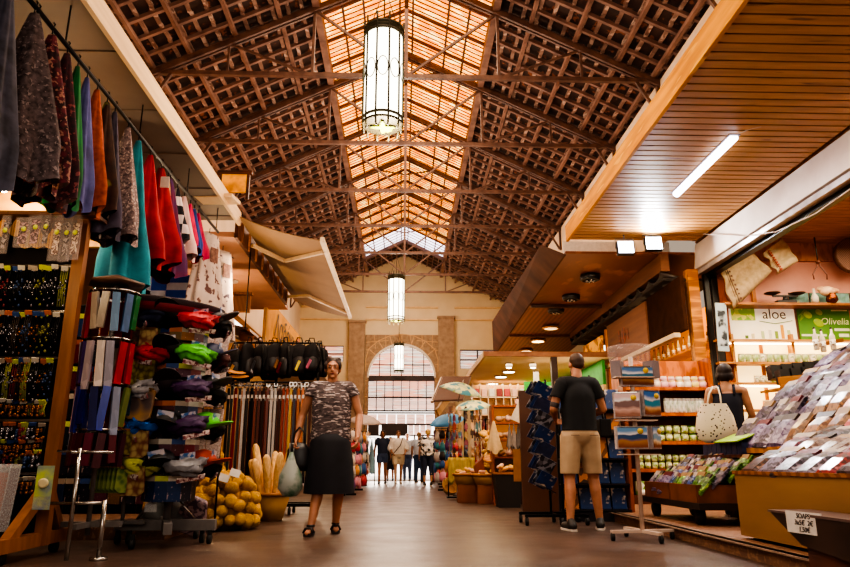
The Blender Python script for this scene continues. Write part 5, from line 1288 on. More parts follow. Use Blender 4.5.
for sgx in (-1, 1): TM('leaflet_stack', MB().box((0, 0, 0), (.09, .12, .16)), cl('8A7C80', .5), 'stack of grey leaflets on the stand top tier, %s side' % ['man', 'shelf'][sgx > 0], 'leaflets', loc=(2.16 + sgx * .16, 6.3, 1.5), rot=(0, 0, sgx * .6))

# ---- goods cart
cw = mat('cart_ply', '9C7448', '84603A', 'noise', 1.5, .5, stretch=(1, .6, 3))
ct = T('goods_cart', 'plywood goods cart on black wheels standing on the raised platform', 'cart', (0, 0, 0))
O('side_board', MB().box((2.61, 4.2, .35), (.03, 2.5, .45)), cw, ct); O('end_board', MB().box((3.05, 5.44, .35), (.88, .03, .45)), cw, ct)
O('top_rim', MB().box((2.61, 4.2, .585), (.05, 2.54, .025)).box((3.05, 5.45, .585), (.9, .05, .025)), wood_mid, ct)
O('deck', MB().prism([(2.62, 2.95, .5), (3.5, 2.95, .62), (3.5, 5.43, .62), (2.62, 5.43, .5)], (0, 0, .02)), cw, ct)
O('underframe', MB().box((3.05, 4.2, .2), (.8, 2.4, .05)), cl('1C1410', .6), ct)
for x, y in ((2.72, 5.25), (2.86, 5.3), (3.35, 5.3), (2.72, 3.4)): O('wheel', MB().disc((x, y, .185 - .0), .085, .05, 20, 'x'), rubber, ct)
cs2 = T('stepped_display', 'stepped wooden display rising behind the goods cart', 'display', (0, 0, 0))
O('lower_step', MB().prism([(3.3, 3.2, .1), (3.3, 3.2, .72), (3.78, 3.2, 1.12), (3.78, 3.2, .1)], (0, 3.75, 0)), cw, cs2)
O('middle_step', MB().prism([(3.78, 3.4, .1), (3.78, 3.4, 1.15), (4.28, 3.4, 1.45), (4.28, 3.4, .1)], (0, 3.65, 0)), cw, cs2)
O('upper_step', MB().prism([(4.28, 3.6, .1), (4.28, 3.6, 1.5), (4.9, 3.6, 1.8), (4.9, 3.6, .1)], (0, 3.6, 0)), cw, cs2)
for x, z in ((3.3, .75), (3.79, 1.17), (4.29, 1.53)): O('price_rail', MB().box((x - .02, 5.05, z + .02), (.02, 3.5, .05)), wood_pale, cs2)
# packets: one mesh, several wrappings
gp = T('gift_packet', 'x', 'packet')
b = MB()
b.sm = False
vs = []; 
for (y, t_) in ((-.1, .004), (-.085, .018), (0, .028), (.085, .018), (.1, .004)):
    for x, k in ((-.07, .3), (-.04, 1), (.04, 1), (.07, .3)): vs.append((x, y, t_ * k + .012))
n0 = len(vs); vs += [(x, y, 0) for (x, y, z) in vs]
fs = [(i * 4 + j, i * 4 + j + 1, (i + 1) * 4 + j + 1, (i + 1) * 4 + j) for i in range(4) for j in range(3)]
fs += [tuple(n0 + q for q in f[::-1]) for f in fs]
for i in range(4): fs += [(i * 4, (i + 1) * 4, n0 + (i + 1) * 4, n0 + i * 4), (i * 4 + 3, n0 + i * 4 + 3, n0 + (i + 1) * 4 + 3, (i + 1) * 4 + 3)]
for j in range(3): fs += [(j, n0 + j, n0 + j + 1, j + 1), (16 + j, 16 + j + 1, n0 + 16 + j + 1, n0 + 16 + j)]
b.add(vs, fs)
O('wrapping', b, clear, gp)
O('card_label', MB().box((0, .075, .018), (.12, .04, .03)), card_white, gp)
def wrapm(key, a, b_, c=None): return mat('wrap_' + key, a, b_, 'cells', 55, .3, spec=.45, coat=.2, w3=(c or 'A89CA8', 22, .63), rnd=.3)
W = {'silver': wrapm('silver', '6E6478', '2C2634'), 'lavender': wrapm('lavender', '4E3E62', '847890'), 'red': wrapm('red', '9A2028', '4A1014', 'B87070'), 'orange': wrapm('orange', 'B85C20', '6A2C14', 'E8B080'), 'brown': wrapm('brown', '5A3420', '2C1A14', '9A7458'), 'white': wrapm('white', '8A7468', '54382E'), 'wine': wrapm('wine', '6A1C34', '3A1420', 'C890A0'), 'green': wrapm('green', '5A8A2C', '2C4A1C', 'B8D870'), 'blue': wrapm('blue', '2C4C8A', '1C2444', 'A0B8E0'), 'tan': wrapm('tan', '8E6238', '54341E', 'B8966A')}
def lay(n_y, y0, y1, rows, kinds, lab, grp, sc=1.0, tilt=.65):
    for r, (x, z) in enumerate(rows):
        for k in range(n_y):
            rr = random.Random(int(x * 1000) + k * 13 + r)
            kd = kinds(r, k, rr); y = y0 + (y1 - y0) * k / max(1, n_y - 1)
            dup(gp, (x + rr.uniform(-.015, .015), y + rr.uniform(-.02, .02), z + rr.uniform(0, .02)), (0, -tilt - rr.uniform(-.1, .15), 0) if False else (tilt + rr.uniform(-.12, .12), 0, -PI / 2 + rr.uniform(-.2, .2)), '%s %s, %s row up, %s along' % (kd, lab, nth(r), nth(k)), grp,
                {'wrapping': W[kd], 'card_label': random.Random(k + r).choice([cl('B8A898', .6), cl('9C7848', .5), cl('6A1C28', .5), cl('3A2A24', .5)])}, scale=sc * rr.uniform(.92, 1.1))
lay(10, 3.1, 5.28, [(2.76, .63), (3.02, .74), (3.22, .82)], lambda r, k, rr: rr.choice(['white', 'red', 'brown', 'wine', 'tan', 'silver']) if k < 7 else rr.choice(['white', 'wine', 'silver', 'brown']), 'gift packet on the goods cart', 'packets on the goods cart', 1.6, .45)
lay(15, 3.4, 6.82, [(3.42, .9), (3.64, 1.08)], lambda r, k, rr: rr.choice(['silver', 'lavender', 'silver']) if k > 10 else rr.choice(['red', 'orange', 'wine', 'brown', 'white', 'tan', 'silver']), 'gift packet on the lower display step', 'packets on the lower step', 1.85, .85)
lay(15, 3.6, 6.9, [(3.92, 1.3), (4.14, 1.44)], lambda r, k, rr: rr.choice(['silver', 'lavender']) if k > 9 else rr.choice(['silver', 'brown', 'orange', 'red', 'tan', 'lavender', 'wine']), 'gift packet on the middle display step', 'packets on the middle step', 1.85, .8)
lay(13, 3.8, 6.9, [(4.44, 1.66), (4.7, 1.77)], lambda r, k, rr: rr.choice(['silver', 'lavender', 'white', 'brown']), 'gift packet on the top display step', 'packets on the top step', 1.85, .7)
# tray of black boxes
bt = T('angled_tray', 'pine display tray holding black boxes behind the packets', 'tray', (0, 0, 0))
a_, b_ = aY(783, 378, 8.5), aY(852, 372, 8.2)
O('front_board', MB().box((5.35, 8.4, 1.68), (1.3, .04, .16), (0, -.1, 0)), wood_pale, bt); O('bottom_board', MB().box((5.35, 8.65, 1.62), (1.3, .5, .03), (0, -.1, 0)), wood_pale, bt); O('leg', MB().box((5.0, 8.65, .85), (.1, .4, 1.5)), wood_pale, bt); O('leg', MB().box((5.8, 8.65, .85), (.1, .4, 1.5)), wood_pale, bt)
for k in range(16):
    TM('black_box', MB().box((0, 0, .09), (.13, .12, .18)), mat('box_black', '1E1A18', '4A443C', 'noise', 26, .35, sharp=(.6, .7)), 'small black box in the angled tray, %s along, %s row' % (nth(k % 8), ['front', 'back'][k // 8]), 'box', 'black boxes in the tray', loc=(4.82 + (k % 8) * .15, 8.5 + .2 * (k // 8), 1.62 + (k % 8) * .0155 + .08 * (k // 8)), rot=(-.15, 0, .05))
# crates on the trolley
tr_ = T('low_trolley', 'low dark trolley with a single front wheel under the packet crates', 'trolley', (0, 0, 0))
O('deck', MB().box((3.0, 7.15, .27), (.62, 1.5, .06)), cl('2A1C14', .6), tr_)
for x, y in ((2.78, 6.62), (3.2, 6.62), (2.78, 7.75), (3.2, 7.75)): O('wheel', MB().disc((x, y, .185), .085, .05, 20, 'x').box((x, y, .24), (.03, .05, .06)), rubber, tr_)
for k, (y0, y1) in enumerate(((6.45, 7.1), (7.12, 7.85))):
    c = T('wooden_crate', 'shallow brown wooden crate of packets on the trolley, %s one' % ['nearer', 'farther'][k], 'crate', (3.0, (y0 + y1) / 2, .3)); L = y1 - y0 - .02
    O('side', MB().box((-.29, 0, .08), (.02, L, .16)), mat('crate', '8A4E24', '643616', 'noise', 5, .6), c); O('side', MB().box((.29, 0, .08), (.02, L, .16)), mat('crate', '8A4E24'), c)
    O('end', MB().box((0, -L / 2, .08), (.58, .02, .16)), mat('crate', '8A4E24'), c); O('end', MB().box((0, L / 2, .08), (.58, .02, .16)), mat('crate', '8A4E24'), c); O('bottom', MB().box((0, 0, .01), (.58, L, .02)), mat('crate', '8A4E24'), c)
lay(11, 6.5, 7.78, [(2.8, .44), (2.94, .5), (3.08, .56), (3.2, .62)], lambda r, k, rr: rr.choice(['green', 'blue', 'lavender', 'silver', 'green']), 'sachet packet in the trolley crates', 'packets in the trolley crates', 1.2, .9)
nb = T('navy_box_rack', 'small rack of navy boxes under a lime card behind the trolley', 'rack', (0, 0, 0))
O('shelf', MB().box((3.35, 7.0, .72), (.3, .9, .03)), wood_dark, nb); O('upright', MB().box((3.45, 7.0, .42), (.04, .8, .62)), wood_dark, nb)
for k in range(8): TM('navy_box', MB().box((0, 0, .055), (.14, .1, .11)), mat('navy_box', '1C2240', '3A4468', 'noise', 20, .4), 'navy blue box on the small rack, %s along' % nth(k), 'box', 'navy boxes', loc=(3.3, 6.62 + k * .11, .737))
TM('lime_card', MB().box((0, 0, 0), (.26, .5, .012), (0, -.35, 0)), cl('A0C830', .5), 'lime green card lying over the navy boxes', 'card', loc=(3.3, 6.8, .9))

# dark tray on a block with the handwritten notice
dc = T('dark_display_tray', 'dark tapered tray on a brown block at the lower corner', 'tray', (0, 0, 0))
b = MB(); b.prism([(2.3, 4.42, .365), (2.3, 2.9, .36), (2.3, 2.9, .1), (2.3, 4.1, .2)], (.26, 0, 0)); O('tray', b, mat('tray_dark', '3E2A24', '2A1C18', 'noise', 4, .35), dc)
O('rim', MB().box((2.43, 3.66, .368), (.27, 1.54, .014)), cl('6A5450', .3), dc)
O('block', MB().box((2.44, 3.5, .1), (.22, 1.2, .2)), mat('block_brown', '6A3826', '4E281C', 'noise', 4, .6), dc)
nq = aX(804, 523, 2.29)
nt2 = T('handwritten_notice', 'white handwritten price notice taped to the dark tray', 'notice', tuple(nq)); nt2.rotation_euler = (0, .0, -PI / 2 + .12)
O('paper', MB().box((0, 0, 0), (.3, .004, .12)), card_white, nt2)
for k, s_ in enumerate(('SOAPS', '3x5€  2€', '1.50€')): text(s_, .04, cl('3A3034', .6), nt2, (0, -.004, .036 - k * .037), shear=.15)

# ---- racks around the man
dr = T('book_rack', 'black wheeled rack of tilted travel books beside the man', 'display stand', (1.68, 7.95, 0))
for x in (-.02, .12): O('pole', MB().tube([(x, 0, .1), (x, 0, 1.6)], .014, 8), black_metal, dr)
O('base_frame', MB().box((0, -.2, .1), (.7, .03, .03)).box((0, .2, .1), (.7, .03, .03)).box((.0, 0, .1), (.03, .4, .03)), black_metal, dr)
for dx in (-.33, .05, .33):
    for dy in (-.2, .2): O('caster', MB().disc((dx, dy, .04), .04, .03, 12, 'x').box((dx, dy, .08), (.02, .02, .03)), rubber, dr)
bkm = [mat('book_navy', '1C2440', '3A4468', 'noise', 9, .35, w3=('C8C0B8', 12, .6)), mat('book_grey', '2A2A34', '8A8A94', 'cells', 22, .35), mat('book_blue', '24447C', '121C38', 'noise', 6, .3, w3=('C8B8A8', 9, .55)), mat('book_orange', 'C87828', '3A2418', 'cells', 10, .35)]
for r in range(7):
    z = 1.42 - r * .165
    O('book_ledge', MB().box((-.1, -.02, z - .03), (.3, .1, .01), (0, .5, 0)), black_metal, dr)
    for k in range(3):
        t = T('travel_book', 'travel book tilted on the black rack, %s tier from the top, %s copy' % (nth(r), nth(k)), 'book', (1.5 + k * .035, 7.87 - k * .03, z), 0, 'books on the black rack'); t.rotation_euler = (.35, .45, .2)
        O('cover', MB().box((0, 0, .05), (.2, .012, .15)), bkm[(r + k) % 3], t); O('pages', MB().box((0, .008, .05), (.19, .01, .14)), card_white, t)
dr2 = T('magazine_rack', 'upright wooden rack of blue map books between man and shelf unit', 'display stand', (2.45, 8.35, 0))
O('back_board', MB().box((-.18, .12, .78), (.8, .03, 1.5)), cl('1C1820', .5), dr2); O('side_board', MB().box((.24, .02, .8), (.04, .22, 1.56)), mat('pine_orange', 'B8642C'), dr2); O('plinth', MB().box((-.18, 0, .05), (.82, .26, .1)), cl('1C1820', .5), dr2)
for r in range(5):
    z = .12 + r * .29
    O('ledge', MB().box((-.18, -.03, z), (.8, .16, .015)), cl('1C1820', .5), dr2)
    for k in range(4):
        t = T('map_book', 'blue coastal map book, %s shelf up, %s from the wooden post side' % (nth(r), nth(3 - k)), 'book', (1.98 + k * .19, 8.3, z + .012), 0, 'map books'); t.rotation_euler = (-.2, 0, 0)
        O('cover', MB().box((0, 0, .12), (.17, .012, .24)), bkm[2] if (r * 4 + k) % 5 else bkm[3], t); O('pages', MB().box((0, .008, .12), (.16, .012, .23)), card_white, t)
TM('brown_partition', MB().box((0, 0, .82), (.62, .05, 1.64)), mat('partition_brown', '5A3826', '44281C', 'noise', 2, .4), 'tall plain brown partition board behind the book rack', 'partition', loc=(1.93, 9.6, 0))
TM('yellow_side_panel', MB().box((0, 0, .62), (.16, .04, .46)), mat('panel_ochre', 'A8702C', '8A5820', rough=.5), 'short ochre panel beside the brown partition', 'panel', loc=(1.72, 10.4, 0))
# shopping wall behind the man : hanging bits
for k in range(2):
    TM('hanging_bag', MB().lathe([(.001, -.3), (.12, -.28), (.1, -.1), (.03, 0), (.001, 0)], n=12, sy=.4), cl(['C8B8A8', '8A7050', 'A88868', '6A5848', 'D8C8B0'][k], .7), 'soft bag hanging behind the man near the sign board, %s along' % nth(k), 'bag', 'bags behind the man', loc=(2.75 + k * .18, 11.2, 1.9 - .1 * (k % 2)))

# ---- shell stall
ss = T('shell_shelving', 'brown shelving of sea shells with glowing compartments', 'shelving', (0, 0, 0))
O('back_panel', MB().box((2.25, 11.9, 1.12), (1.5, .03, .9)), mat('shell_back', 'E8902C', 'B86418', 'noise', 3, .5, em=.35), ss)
for z in (1.58, 1.3, 1.02, .74): O('shelf', MB().box((2.25, 11.72, z), (1.52, .34, .03)), wood_red, ss)
for x in (1.5, 2.0, 2.98): O('side_panel', MB().box((x, 11.72, .8), (.04, .36, 1.6)), wood_red, ss)
O('cabinet', MB().box((2.25, 11.72, .36), (1.48, .36, .7)), cl('3A2014', .5), ss)
shm = [mat('shell', 'E0C0A0'), mat('shell_orange', 'E8A868', 'C87C40', 'noise', 10, .35), mat('shell_pink', 'E8C8B8', 'C89888', 'noise', 10, .35)]
sh = TM('sea_shell', MB().ball((0, 0, .05), (.075, .05, .05), 12, 8).lathe([(.05, 0), (.03, .05), (.001, .11)], (.03, 0, .05), 10, M=Matrix.Rotation(1.1, 4, 'Y')), shm[0], 'x', 'shell', 'shells on the shelving')
i = 0
for z in (1.325, 1.045, .765):
    for k in range(9):
        lb = 'spiral sea shell on the %s glowing shelf, %s from the aisle' % ({1.325: 'upper', 1.045: 'middle', .765: 'lower'}[z], nth(k))
        if i == 0: sh.location = (1.62, 11.66, z); sh['label'] = lb
        else: dup(sh, (1.62 + k * .155, 11.66 + .03 * (k % 2), z), (0, 0, k * 1.3), lb, None, mat=shm[(i * 5) % 3], scale=1.1 + .3 * ((i * 7) % 3) / 3)
        i += 1
for k in range(8):
    t = T('figurine_jar', 'small pink and white jar on top of the shell shelving, %s along' % nth(k), 'jar', (1.95 + k * .15, 11.65, 1.6), 0, 'jars over the shells')
    O('body', MB().lathe([(.05, 0), (.055, .03), (.045, .09), (.02, .11)], n=12), mat('jar_pinkwhite', 'E8D0C8', 'A85C5C', 'waveZ', 14, .4), t); O('lid', MB().ball((0, 0, .13), .025), cl('3A2A24', .4), t)
TM('cone_tree', MB().lathe([(.11, 0), (.06, .2), (.001, .42)], n=14), mat('cone_tree', 'C8A070', '8A6A40', 'cells', 30, .7), 'pale cone shaped ornament against the green wall', 'ornament', loc=(2.62, 11.75, 1.6))
# grey scarves and pennant
for k in range(6): TM('grey_scarf', cloth(.4, 0, .09, .05, seed=k, n=16, m=6), cl(['8A8078', '9C9088', '6E6660'][k % 3], .8), 'grey fringed scarf hanging by the shell shelves, %s along' % nth(k), 'scarf', 'grey scarves', loc=(1.72 + k * .07, 11.2, 1.28))
TM('pennant', MB().prism([(0, 0, .42), (.2, 0, .05), (.12, 0, .0), (-.16, 0, .12)], (0, .02, 0)), cl('E0D0BC', .7), 'white pointed pennant cloth over the grey scarves', 'pennant', loc=(1.88, 11.1, 1.22))
TM('sail_cloth', cloth(.5, 0, .22, .1, seed=9, n=20, m=8), cl('D8B888', .7), 'cream net cloth draped at the corner of the shell shelves', 'cloth', loc=(1.48, 11.3, 1.32))
# crates and baskets on boxes
def onbox(label, px, py, bw, bh, lb2):
    p = aZ(px, py); TM('cardboard_box', MB().box((0, 0, bh / 2), (bw, .3, bh)), mat('box_orange', '8E5024', '6E3A18', 'noise', 3, .6), lb2, 'box', loc=(p.x, p.y + .15, 0), bevel=.005)
    return basket(label, (p.x, p.y + .15, bh), .17, .22, .16)
onbox('round wicker basket with dark rim nearest the yellow scarf', 467, 503, .3, .3, 'orange-brown box carrying the basket beside the yellow scarf')
onbox('round wicker basket in the middle of the basket row', 487, 504, .3, .3, 'orange-brown box carrying the middle basket')
p = aZ(503, 503)
t = T('basket_pedestal', 'dark slim pedestal carrying the tilted wide basket', 'pedestal', (p.x, p.y, 0)); O('column', MB().box((0, 0, .3), (.1, .1, .6)), cl('2A1610', .5), t); O('foot', MB().box((0, 0, .015), (.26, .26, .03)), cl('2A1610', .5), t)
basket('wide tilted basket raised on the dark pedestal', (p.x, p.y, .6), .14, .28, .16).rotation_euler = (.25, -.2, 0)
t = T('dark_bin', 'dark tapered bin of driftwood pieces by the brown partition', 'bin', (1.62, 10.75, 0)); O('body', MB().prism([(-.16, 0, 0), (.16, 0, 0), (.22, 0, .5), (-.22, 0, .5)], (0, .36, 0)), cl('1E1410', .6), t); O('rim', MB().box((0, .18, .5), (.46, .4, .03)), wood_mid, t)
pale = mat('straw_goods', 'E8C070', 'B88838', 'noise', 12, .7, w3=('F4DC9C', 18, .6))
for k in range(30):
    rr = random.Random(k + 90)
    base_ = [aZ(487, 504), aZ(503, 503), Vector((1.62, 10.95, 0)), aZ(467, 503)][k % 4]; hz = [.46, .76, .53, .46][k % 4]
    TM('driftwood_piece', MB().ball((0, 0, 0), (.07, .04, .03), 8, 6).ball((.05, .01, .01), (.05, .03, .03), 8, 5), pale if k % 3 else shm[2], 'pale driftwood or shell piece heaped in the %s' % ['middle basket', 'raised basket', 'dark bin', 'basket by the yellow scarf'][k % 4], 'ornament', ['pieces in middle basket', 'pieces in raised basket', 'pieces in dark bin', 'pieces in scarf side basket'][k % 4],
       loc=(base_.x + rr.uniform(-.13, .13), base_.y + (.15 if k % 4 in (0, 3) else 0) + rr.uniform(-.12, .12), hz + rr.uniform(-.02, .08)), rot=(rr.uniform(-.6, .6), rr.uniform(-.6, .6), rr.uniform(0, 3)))
# heap of straw hats/sponges behind
for k in range(16):
    rr = random.Random(k)
    TM('straw_bundle', MB().ball((0, 0, 0), (.14, .1, .06), 10, 6).ball((.03, 0, .03), (.1, .07, .05), 10, 6), pale, 'yellow straw bundle on the slanting stall, %s from the top' % nth(k), 'bundle', 'straw bundles', loc=(1.42 + .03 * (k % 5) + rr.uniform(0, .25), 12.5 + rr.uniform(-.2, .3), 1.2 - k * .045), rot=(rr.uniform(-.4, .4), rr.uniform(-.4, .4), rr.uniform(0, 3)))
TM('straw_stall', MB().prism([(1.3, 12.7, 0), (1.9, 12.7, 0), (1.9, 12.7, 1.15), (1.3, 12.7, .6)], (0, .5, 0)), wood_red, 'slanted wooden stall under the yellow straw bundles', 'stall')
tl2 = TM('tilted_floor_basket', MB().lathe([(.001, 0), (.14, 0), (.2, .16), (.18, .16), (.12, .02), (.001, .02)], n=20), bk, 'shallow basket tipped on its side on the aisle floor', 'basket', loc=(1.0, 15.2, .1), rot=(.9, .3, 0))

# ---- generic carousels
goods = {}
def carousel(nm, label, x, y, h, R, tiers, per, cols, glabel, cat, grp, item, seed=0, z0=.35):
    t = T(nm, label, 'display stand', (x, y, 0))
    O('pole', MB().tube([(0, 0, .05), (0, 0, h)], .02, 8), black_metal, t); O('base', MB().box((0, 0, .05), (R * 1.6, .05, .04)).box((0, 0, .05), (.05, R * 1.6, .04)), black_metal, t)
    O('arms', MB().box((0, 0, h - .02), (R * 2, .01, .01)).box((0, 0, h - .02), (.01, R * 2, .01)), black_metal, t)
    for r in range(tiers):
        z = h - .05 - r * (h - z0) / tiers
        for k in range(per):
            a = -PI / 2 + (k - per / 2 + .5) * (3.6 / per); rr = random.Random(seed * 999 + r * 40 + k)
            dup(goods[item], (x + R * math.cos(a), y + R * math.sin(a), z + rr.uniform(-.03, .03)), a + PI / 2, '%s, %s tier down, %s around' % (glabel, nth(r), nth(k)), grp, mat=cols[rr.randrange(len(cols))], scale=rr.uniform(.8, 1.15))
def proto(name, mb): 
    o = TM(name, mb, card_white, 'x', name.replace('_', ' ')); return o
goods['card'] = proto('postcard', MB().box((0, 0, -.06), (.07, .012, .09)).box((0, 0, 0), (.05, .014, .03)).ball((0, -.01, -.13), (.02, .012, .03), 8, 5))
goods['bag'] = proto('small_bag', MB().lathe([(.001, -.24), (.07, -.24), (.09, -.16), (.06, -.05), (.02, -.03), (.001, -.03)], n=12, sy=.45).tube([(-.04, 0, -.06), (-.02, 0, .02), (.02, 0, .02), (.04, 0, -.06)], .006, 5))
goods['trinket'] = proto('trinket', MB().ball((0, 0, -.05), (.03, .02, .05), 8, 6).ball((0, 0, .0), .018, 8, 5).tube([(0, 0, 0), (0, 0, .05)], .003, 4))
mixed = [cl(c, .5) for c in ('C8A080', '8A5A4A', 'D8C8B8', '6A7A90', 'B85C4A', '4A3A38', 'E0B890', '8A4A5C', 'A88A5A', '5A8A9A')]
brights = [cl(c, .5) for c in ('C83C4C', '2C5CA0', 'E0D0C8', '6A3A7A', '2A2428', 'D89040', 'B8B0B0', '8A2434', '3A8A9A', 'D88CA0')]
pk_ = aY(466, 455, 13.2)
carousel('postcard_carousel', 'tall carousel of colourful trinkets below the patterned umbrellas', 1.18, 13.3, 1.72, .3, 8, 9, mixed, 'trinket card on the carousel under the umbrellas', 'card', 'trinket carousel cards', 'card', 1, .55)
carousel('trinket_carousel', 'slim trinket carousel behind the basket row', 1.62, 13.6, 1.5, .22, 6, 6, mixed, 'dangling trinket on the slim carousel', 'trinket', 'slim carousel trinkets', 'trinket', 2, .5)
carousel('bag_carousel', 'carousel of colourful bags beyond the yellow scarf', 1.05, 16.3, 1.45, .3, 5, 7, brights, 'bag on the carousel beyond the yellow scarf', 'bag', 'bags on far carousel', 'bag', 3, .3)
carousel('bag_carousel', 'farther carousel of bags near the flower shirt lady', 1.2, 18.4, 1.5, .32, 5, 7, brights, 'bag on the carousel by the flower shirt lady', 'bag', 'bags on farther carousel', 'bag', 4, .3)
carousel('bag_carousel', 'carousel of small bags just beyond the walking woman', -1.15, 14.2, 1.35, .28, 5, 7, brights, 'bag on the carousel beyond the walking woman', 'bag', 'bags beyond the woman', 'bag', 5, .25)
carousel('bag_carousel', 'farther carousel of small bags on the belt stand side', -1.15, 16.6, 1.4, .28, 5, 7, brights, 'bag on the farther carousel, belt side', 'bag', 'bags farther belt side', 'bag', 6, .25)
carousel('trinket_carousel', 'far trinket carousel near the doorway', -1.2, 19.4, 1.5, .28, 6, 7, mixed, 'trinket on the far carousel near the doorway', 'trinket', 'far carousel trinkets', 'card', 7, .3)
carousel('trinket_carousel', 'far trinket carousel on the umbrella side near the doorway', 1.25, 20.8, 1.6, .28, 6, 7, mixed, 'trinket on the umbrella side far carousel', 'trinket', 'far umbrella side trinkets', 'card', 8, .3)
for k in goods: rm(goods[k])
for k in range(5):
    p = aY(372 + k * 4, 447 + 0, 21); TM('hanging_dress', cloth(1.0, 0, .2, .12, seed=k + 40, n=18, m=8), cl(['E8E0D8', 'E8D8D0', 'D8A8A8', 'E8E0E0', '8AB0C8'][k], .8), 'pale dress on the rack left of the doorway, %s along' % nth(k) if False else 'pale dress on the far rack by the doorway, %s along' % nth(k), 'dress', 'pale dresses by the doorway', loc=(-1.55 + k * .15, 21.3, 1.35))
TM('dress_rack', MB().tube([(-1.75, 21.3, 0), (-1.75, 21.3, 1.4), (-.85, 21.3, 1.4), (-.85, 21.3, 0)], .015, 6), black_metal, 'metal rack of pale dresses by the doorway', 'rack')
# yellow green scarf on a stand
t = T('scarf_stand', 'low wheeled stand under the pale yellow scarf', 'stand', (1.08, 13.0, 0)); O('bar', MB().tube([(-.24, 0, .06), (-.24, 0, .72), (.24, 0, .72), (.24, 0, .06)], .012, 6), black_metal, t); O('foot', MB().box((0, 0, .05), (.55, .3, .03)), black_metal, t)
b = MB(); n = 18; vs = []
for i in range(n + 1):
    for j in range(9):
        vs.append((-.25 + .5 * i / n, -.03 - .025 * math.sin(i * 1.9) - .01 * j * .5, .75 - .055 * j * (1 + .12 * math.sin(i * .9))))
b.sm = True; b.add(vs, [(i * 9 + j, i * 9 + j + 1, (i + 1) * 9 + j + 1, (i + 1) * 9 + j) for i in range(n) for j in range(8)])
o = TM('fringed_scarf', b, mat('scarf_yellow', 'C8B468', 'A89448', 'noise', 8, .8), 'pale yellow-green scarf draped over the low stand', 'scarf', loc=(1.08, 12.99, 0)); md = o.modifiers.new('s', 'SOLIDIFY'); md.thickness = .01
# umbrellas
def umbrella(label, loc, R, m, rot=(0, 0, 0)):
    t = T('open_umbrella', label, 'umbrella', loc); t.rotation_euler = rot
    b = MB(); vs = [(0, 0, .0)]; n = 32; 
    for i in range(1, 6):
        r = R * i / 5
        for k in range(n):
            sc = 1 - (.06 * (1 - abs(math.cos(4 * 2 * PI * k / n / 1))) if i == 5 else 0)
            vs.append((r * sc * math.cos(2 * PI * k / n), r * sc * math.sin(2 * PI * k / n), -.42 * R * (i / 5) ** 2 + (.05 * R * (1 - abs(math.cos(4 * PI * 2 * k / n / 2))) if i == 5 else 0)))
    fs = [(0, 1 + k, 1 + (k + 1) % n) for k in range(n)] + [(1 + i * n + k, 1 + i * n + (k + 1) % n, 1 + (i + 1) * n + (k + 1) % n, 1 + (i + 1) * n + k) for i in range(4) for k in range(n)]
    b.sm = True; b.add(vs, fs); o = O('canopy', b, m, t); md = o.modifiers.new('s', 'SOLIDIFY'); md.thickness = .008
    O('shaft', MB().tube([(0, 0, .06), (0, 0, -R * .9)], .008, 6), chrome, t)
    b = MB()
    for k in range(8): a = 2 * PI * k / 8; b.tube([(0, 0, -R * .3), (R * .5 * math.cos(a), R * .5 * math.sin(a), -.42 * R * .25 - .01)], .004, 4)
    O('ribs', b, chrome, t)
um = mat('umbrella_print', '4A8AA0', 'D8D8A0', 'cells', 10, .6, w3=('8A9A3A', 6, .58))
umbrella('patterned blue umbrella hanging higher under the cream ceiling', (1.2, 13.8, 2.22), .45, um, (.2, .25, 0))
umbrella('patterned green and blue umbrella opened over the trinket carousel', (1.32, 13.3, 1.83), .42, um, (.1, -.1, 0))
umbrella('plain light blue umbrella beyond the patterned ones', (1.0, 16.2, 1.75), .42, cl('4A90C8', .6), (.3, -.2, 0))
umbrella('grey white umbrella near the doorway on the belt side', (-1.1, 20.2, 2.0), .5, cl('B8A8A4', .6), (.2, .1, 0))

# far stall shelving, right
fs_ = T('far_shelving', 'far white shelving of pink and red goods below the cream ceiling', 'shelving', (0, 0, 0))
for z in (.5, .95, 1.4, 1.85, 2.3): O('shelf', MB().box((2.6, 17.9, z), (1.6, .3, .03)), mat('far_shelf', 'E8C8A8', rough=.5), fs_)
O('back_panel', MB().box((2.6, 18.1, 1.35), (1.6, .03, 2.6)), mat('far_shelf_back', 'E8C090', 'D0A070', rough=.6), fs_)
for k in range(9): O('divider', MB().box((1.8 + k * .2, 17.9, 1.35), (.02, .3, 2.6)), mat('far_shelf', 'E8C8A8'), fs_)
for r in range(5):
    for k in range(8): TM('folded_towel', MB().box((0, 0, .1), (.14, .2, .2)), cl(['B84C50', 'E0B0A0', 'D8D0C8', '8A3A3C'][(r * 3 + k) % 4], .8), 'folded cloth bundle on the far shelving, %s shelf up, %s along' % (nth(r), nth(k)), 'cloth', 'folded cloths on the far shelving', loc=(1.9 + k * .2, 17.85, .52 + r * .45), bevel=.01)

# lamps on the right
area('canopy_tube_lamp', (3.55, 7.4, 3.98), (.1, 1.6), 40, (1, .95, .95))
area('flood_lamp', (3.8, 9.75, 3.9), (.2, .2), 55, (.95, .97, 1), (-1.9, 0, 0))
area('shop_ceiling_lamp', (6.6, 7.6, 3.95), (3.0, 4.0), 210, (1, .82, .56))
area('cart_lamp', (3.9, 4.8, 3.9), (1.4, 3.0), 42, (1, .88, .72))
area('shelf_unit_lamp', (3.7, 9.0, 3.6), (.8, .5), 38, (1, .76, .46), (.5, 0, 0))
point('bottle_shop_lamp', (4.9, 12.2, 3.3), 42, (1, .7, .36), .15)
area('ply_canopy_bounce', (3.4, 12.5, 2.4), (1.4, 3.5), 12, (1, .7, .44), (PI, 0, 0))
area('far_stall_lamp', (2.9, 17.0, 2.68), (2.0, 6.0), 130, (1, .84, .58))
point('shell_stall_lamp', (2.1, 10.9, 2.2), 26, (1, .74, .42), .1)
point('shell_stall_lamp', (1.4, 12.3, 2.1), 18, (1, .74, .42), .1)
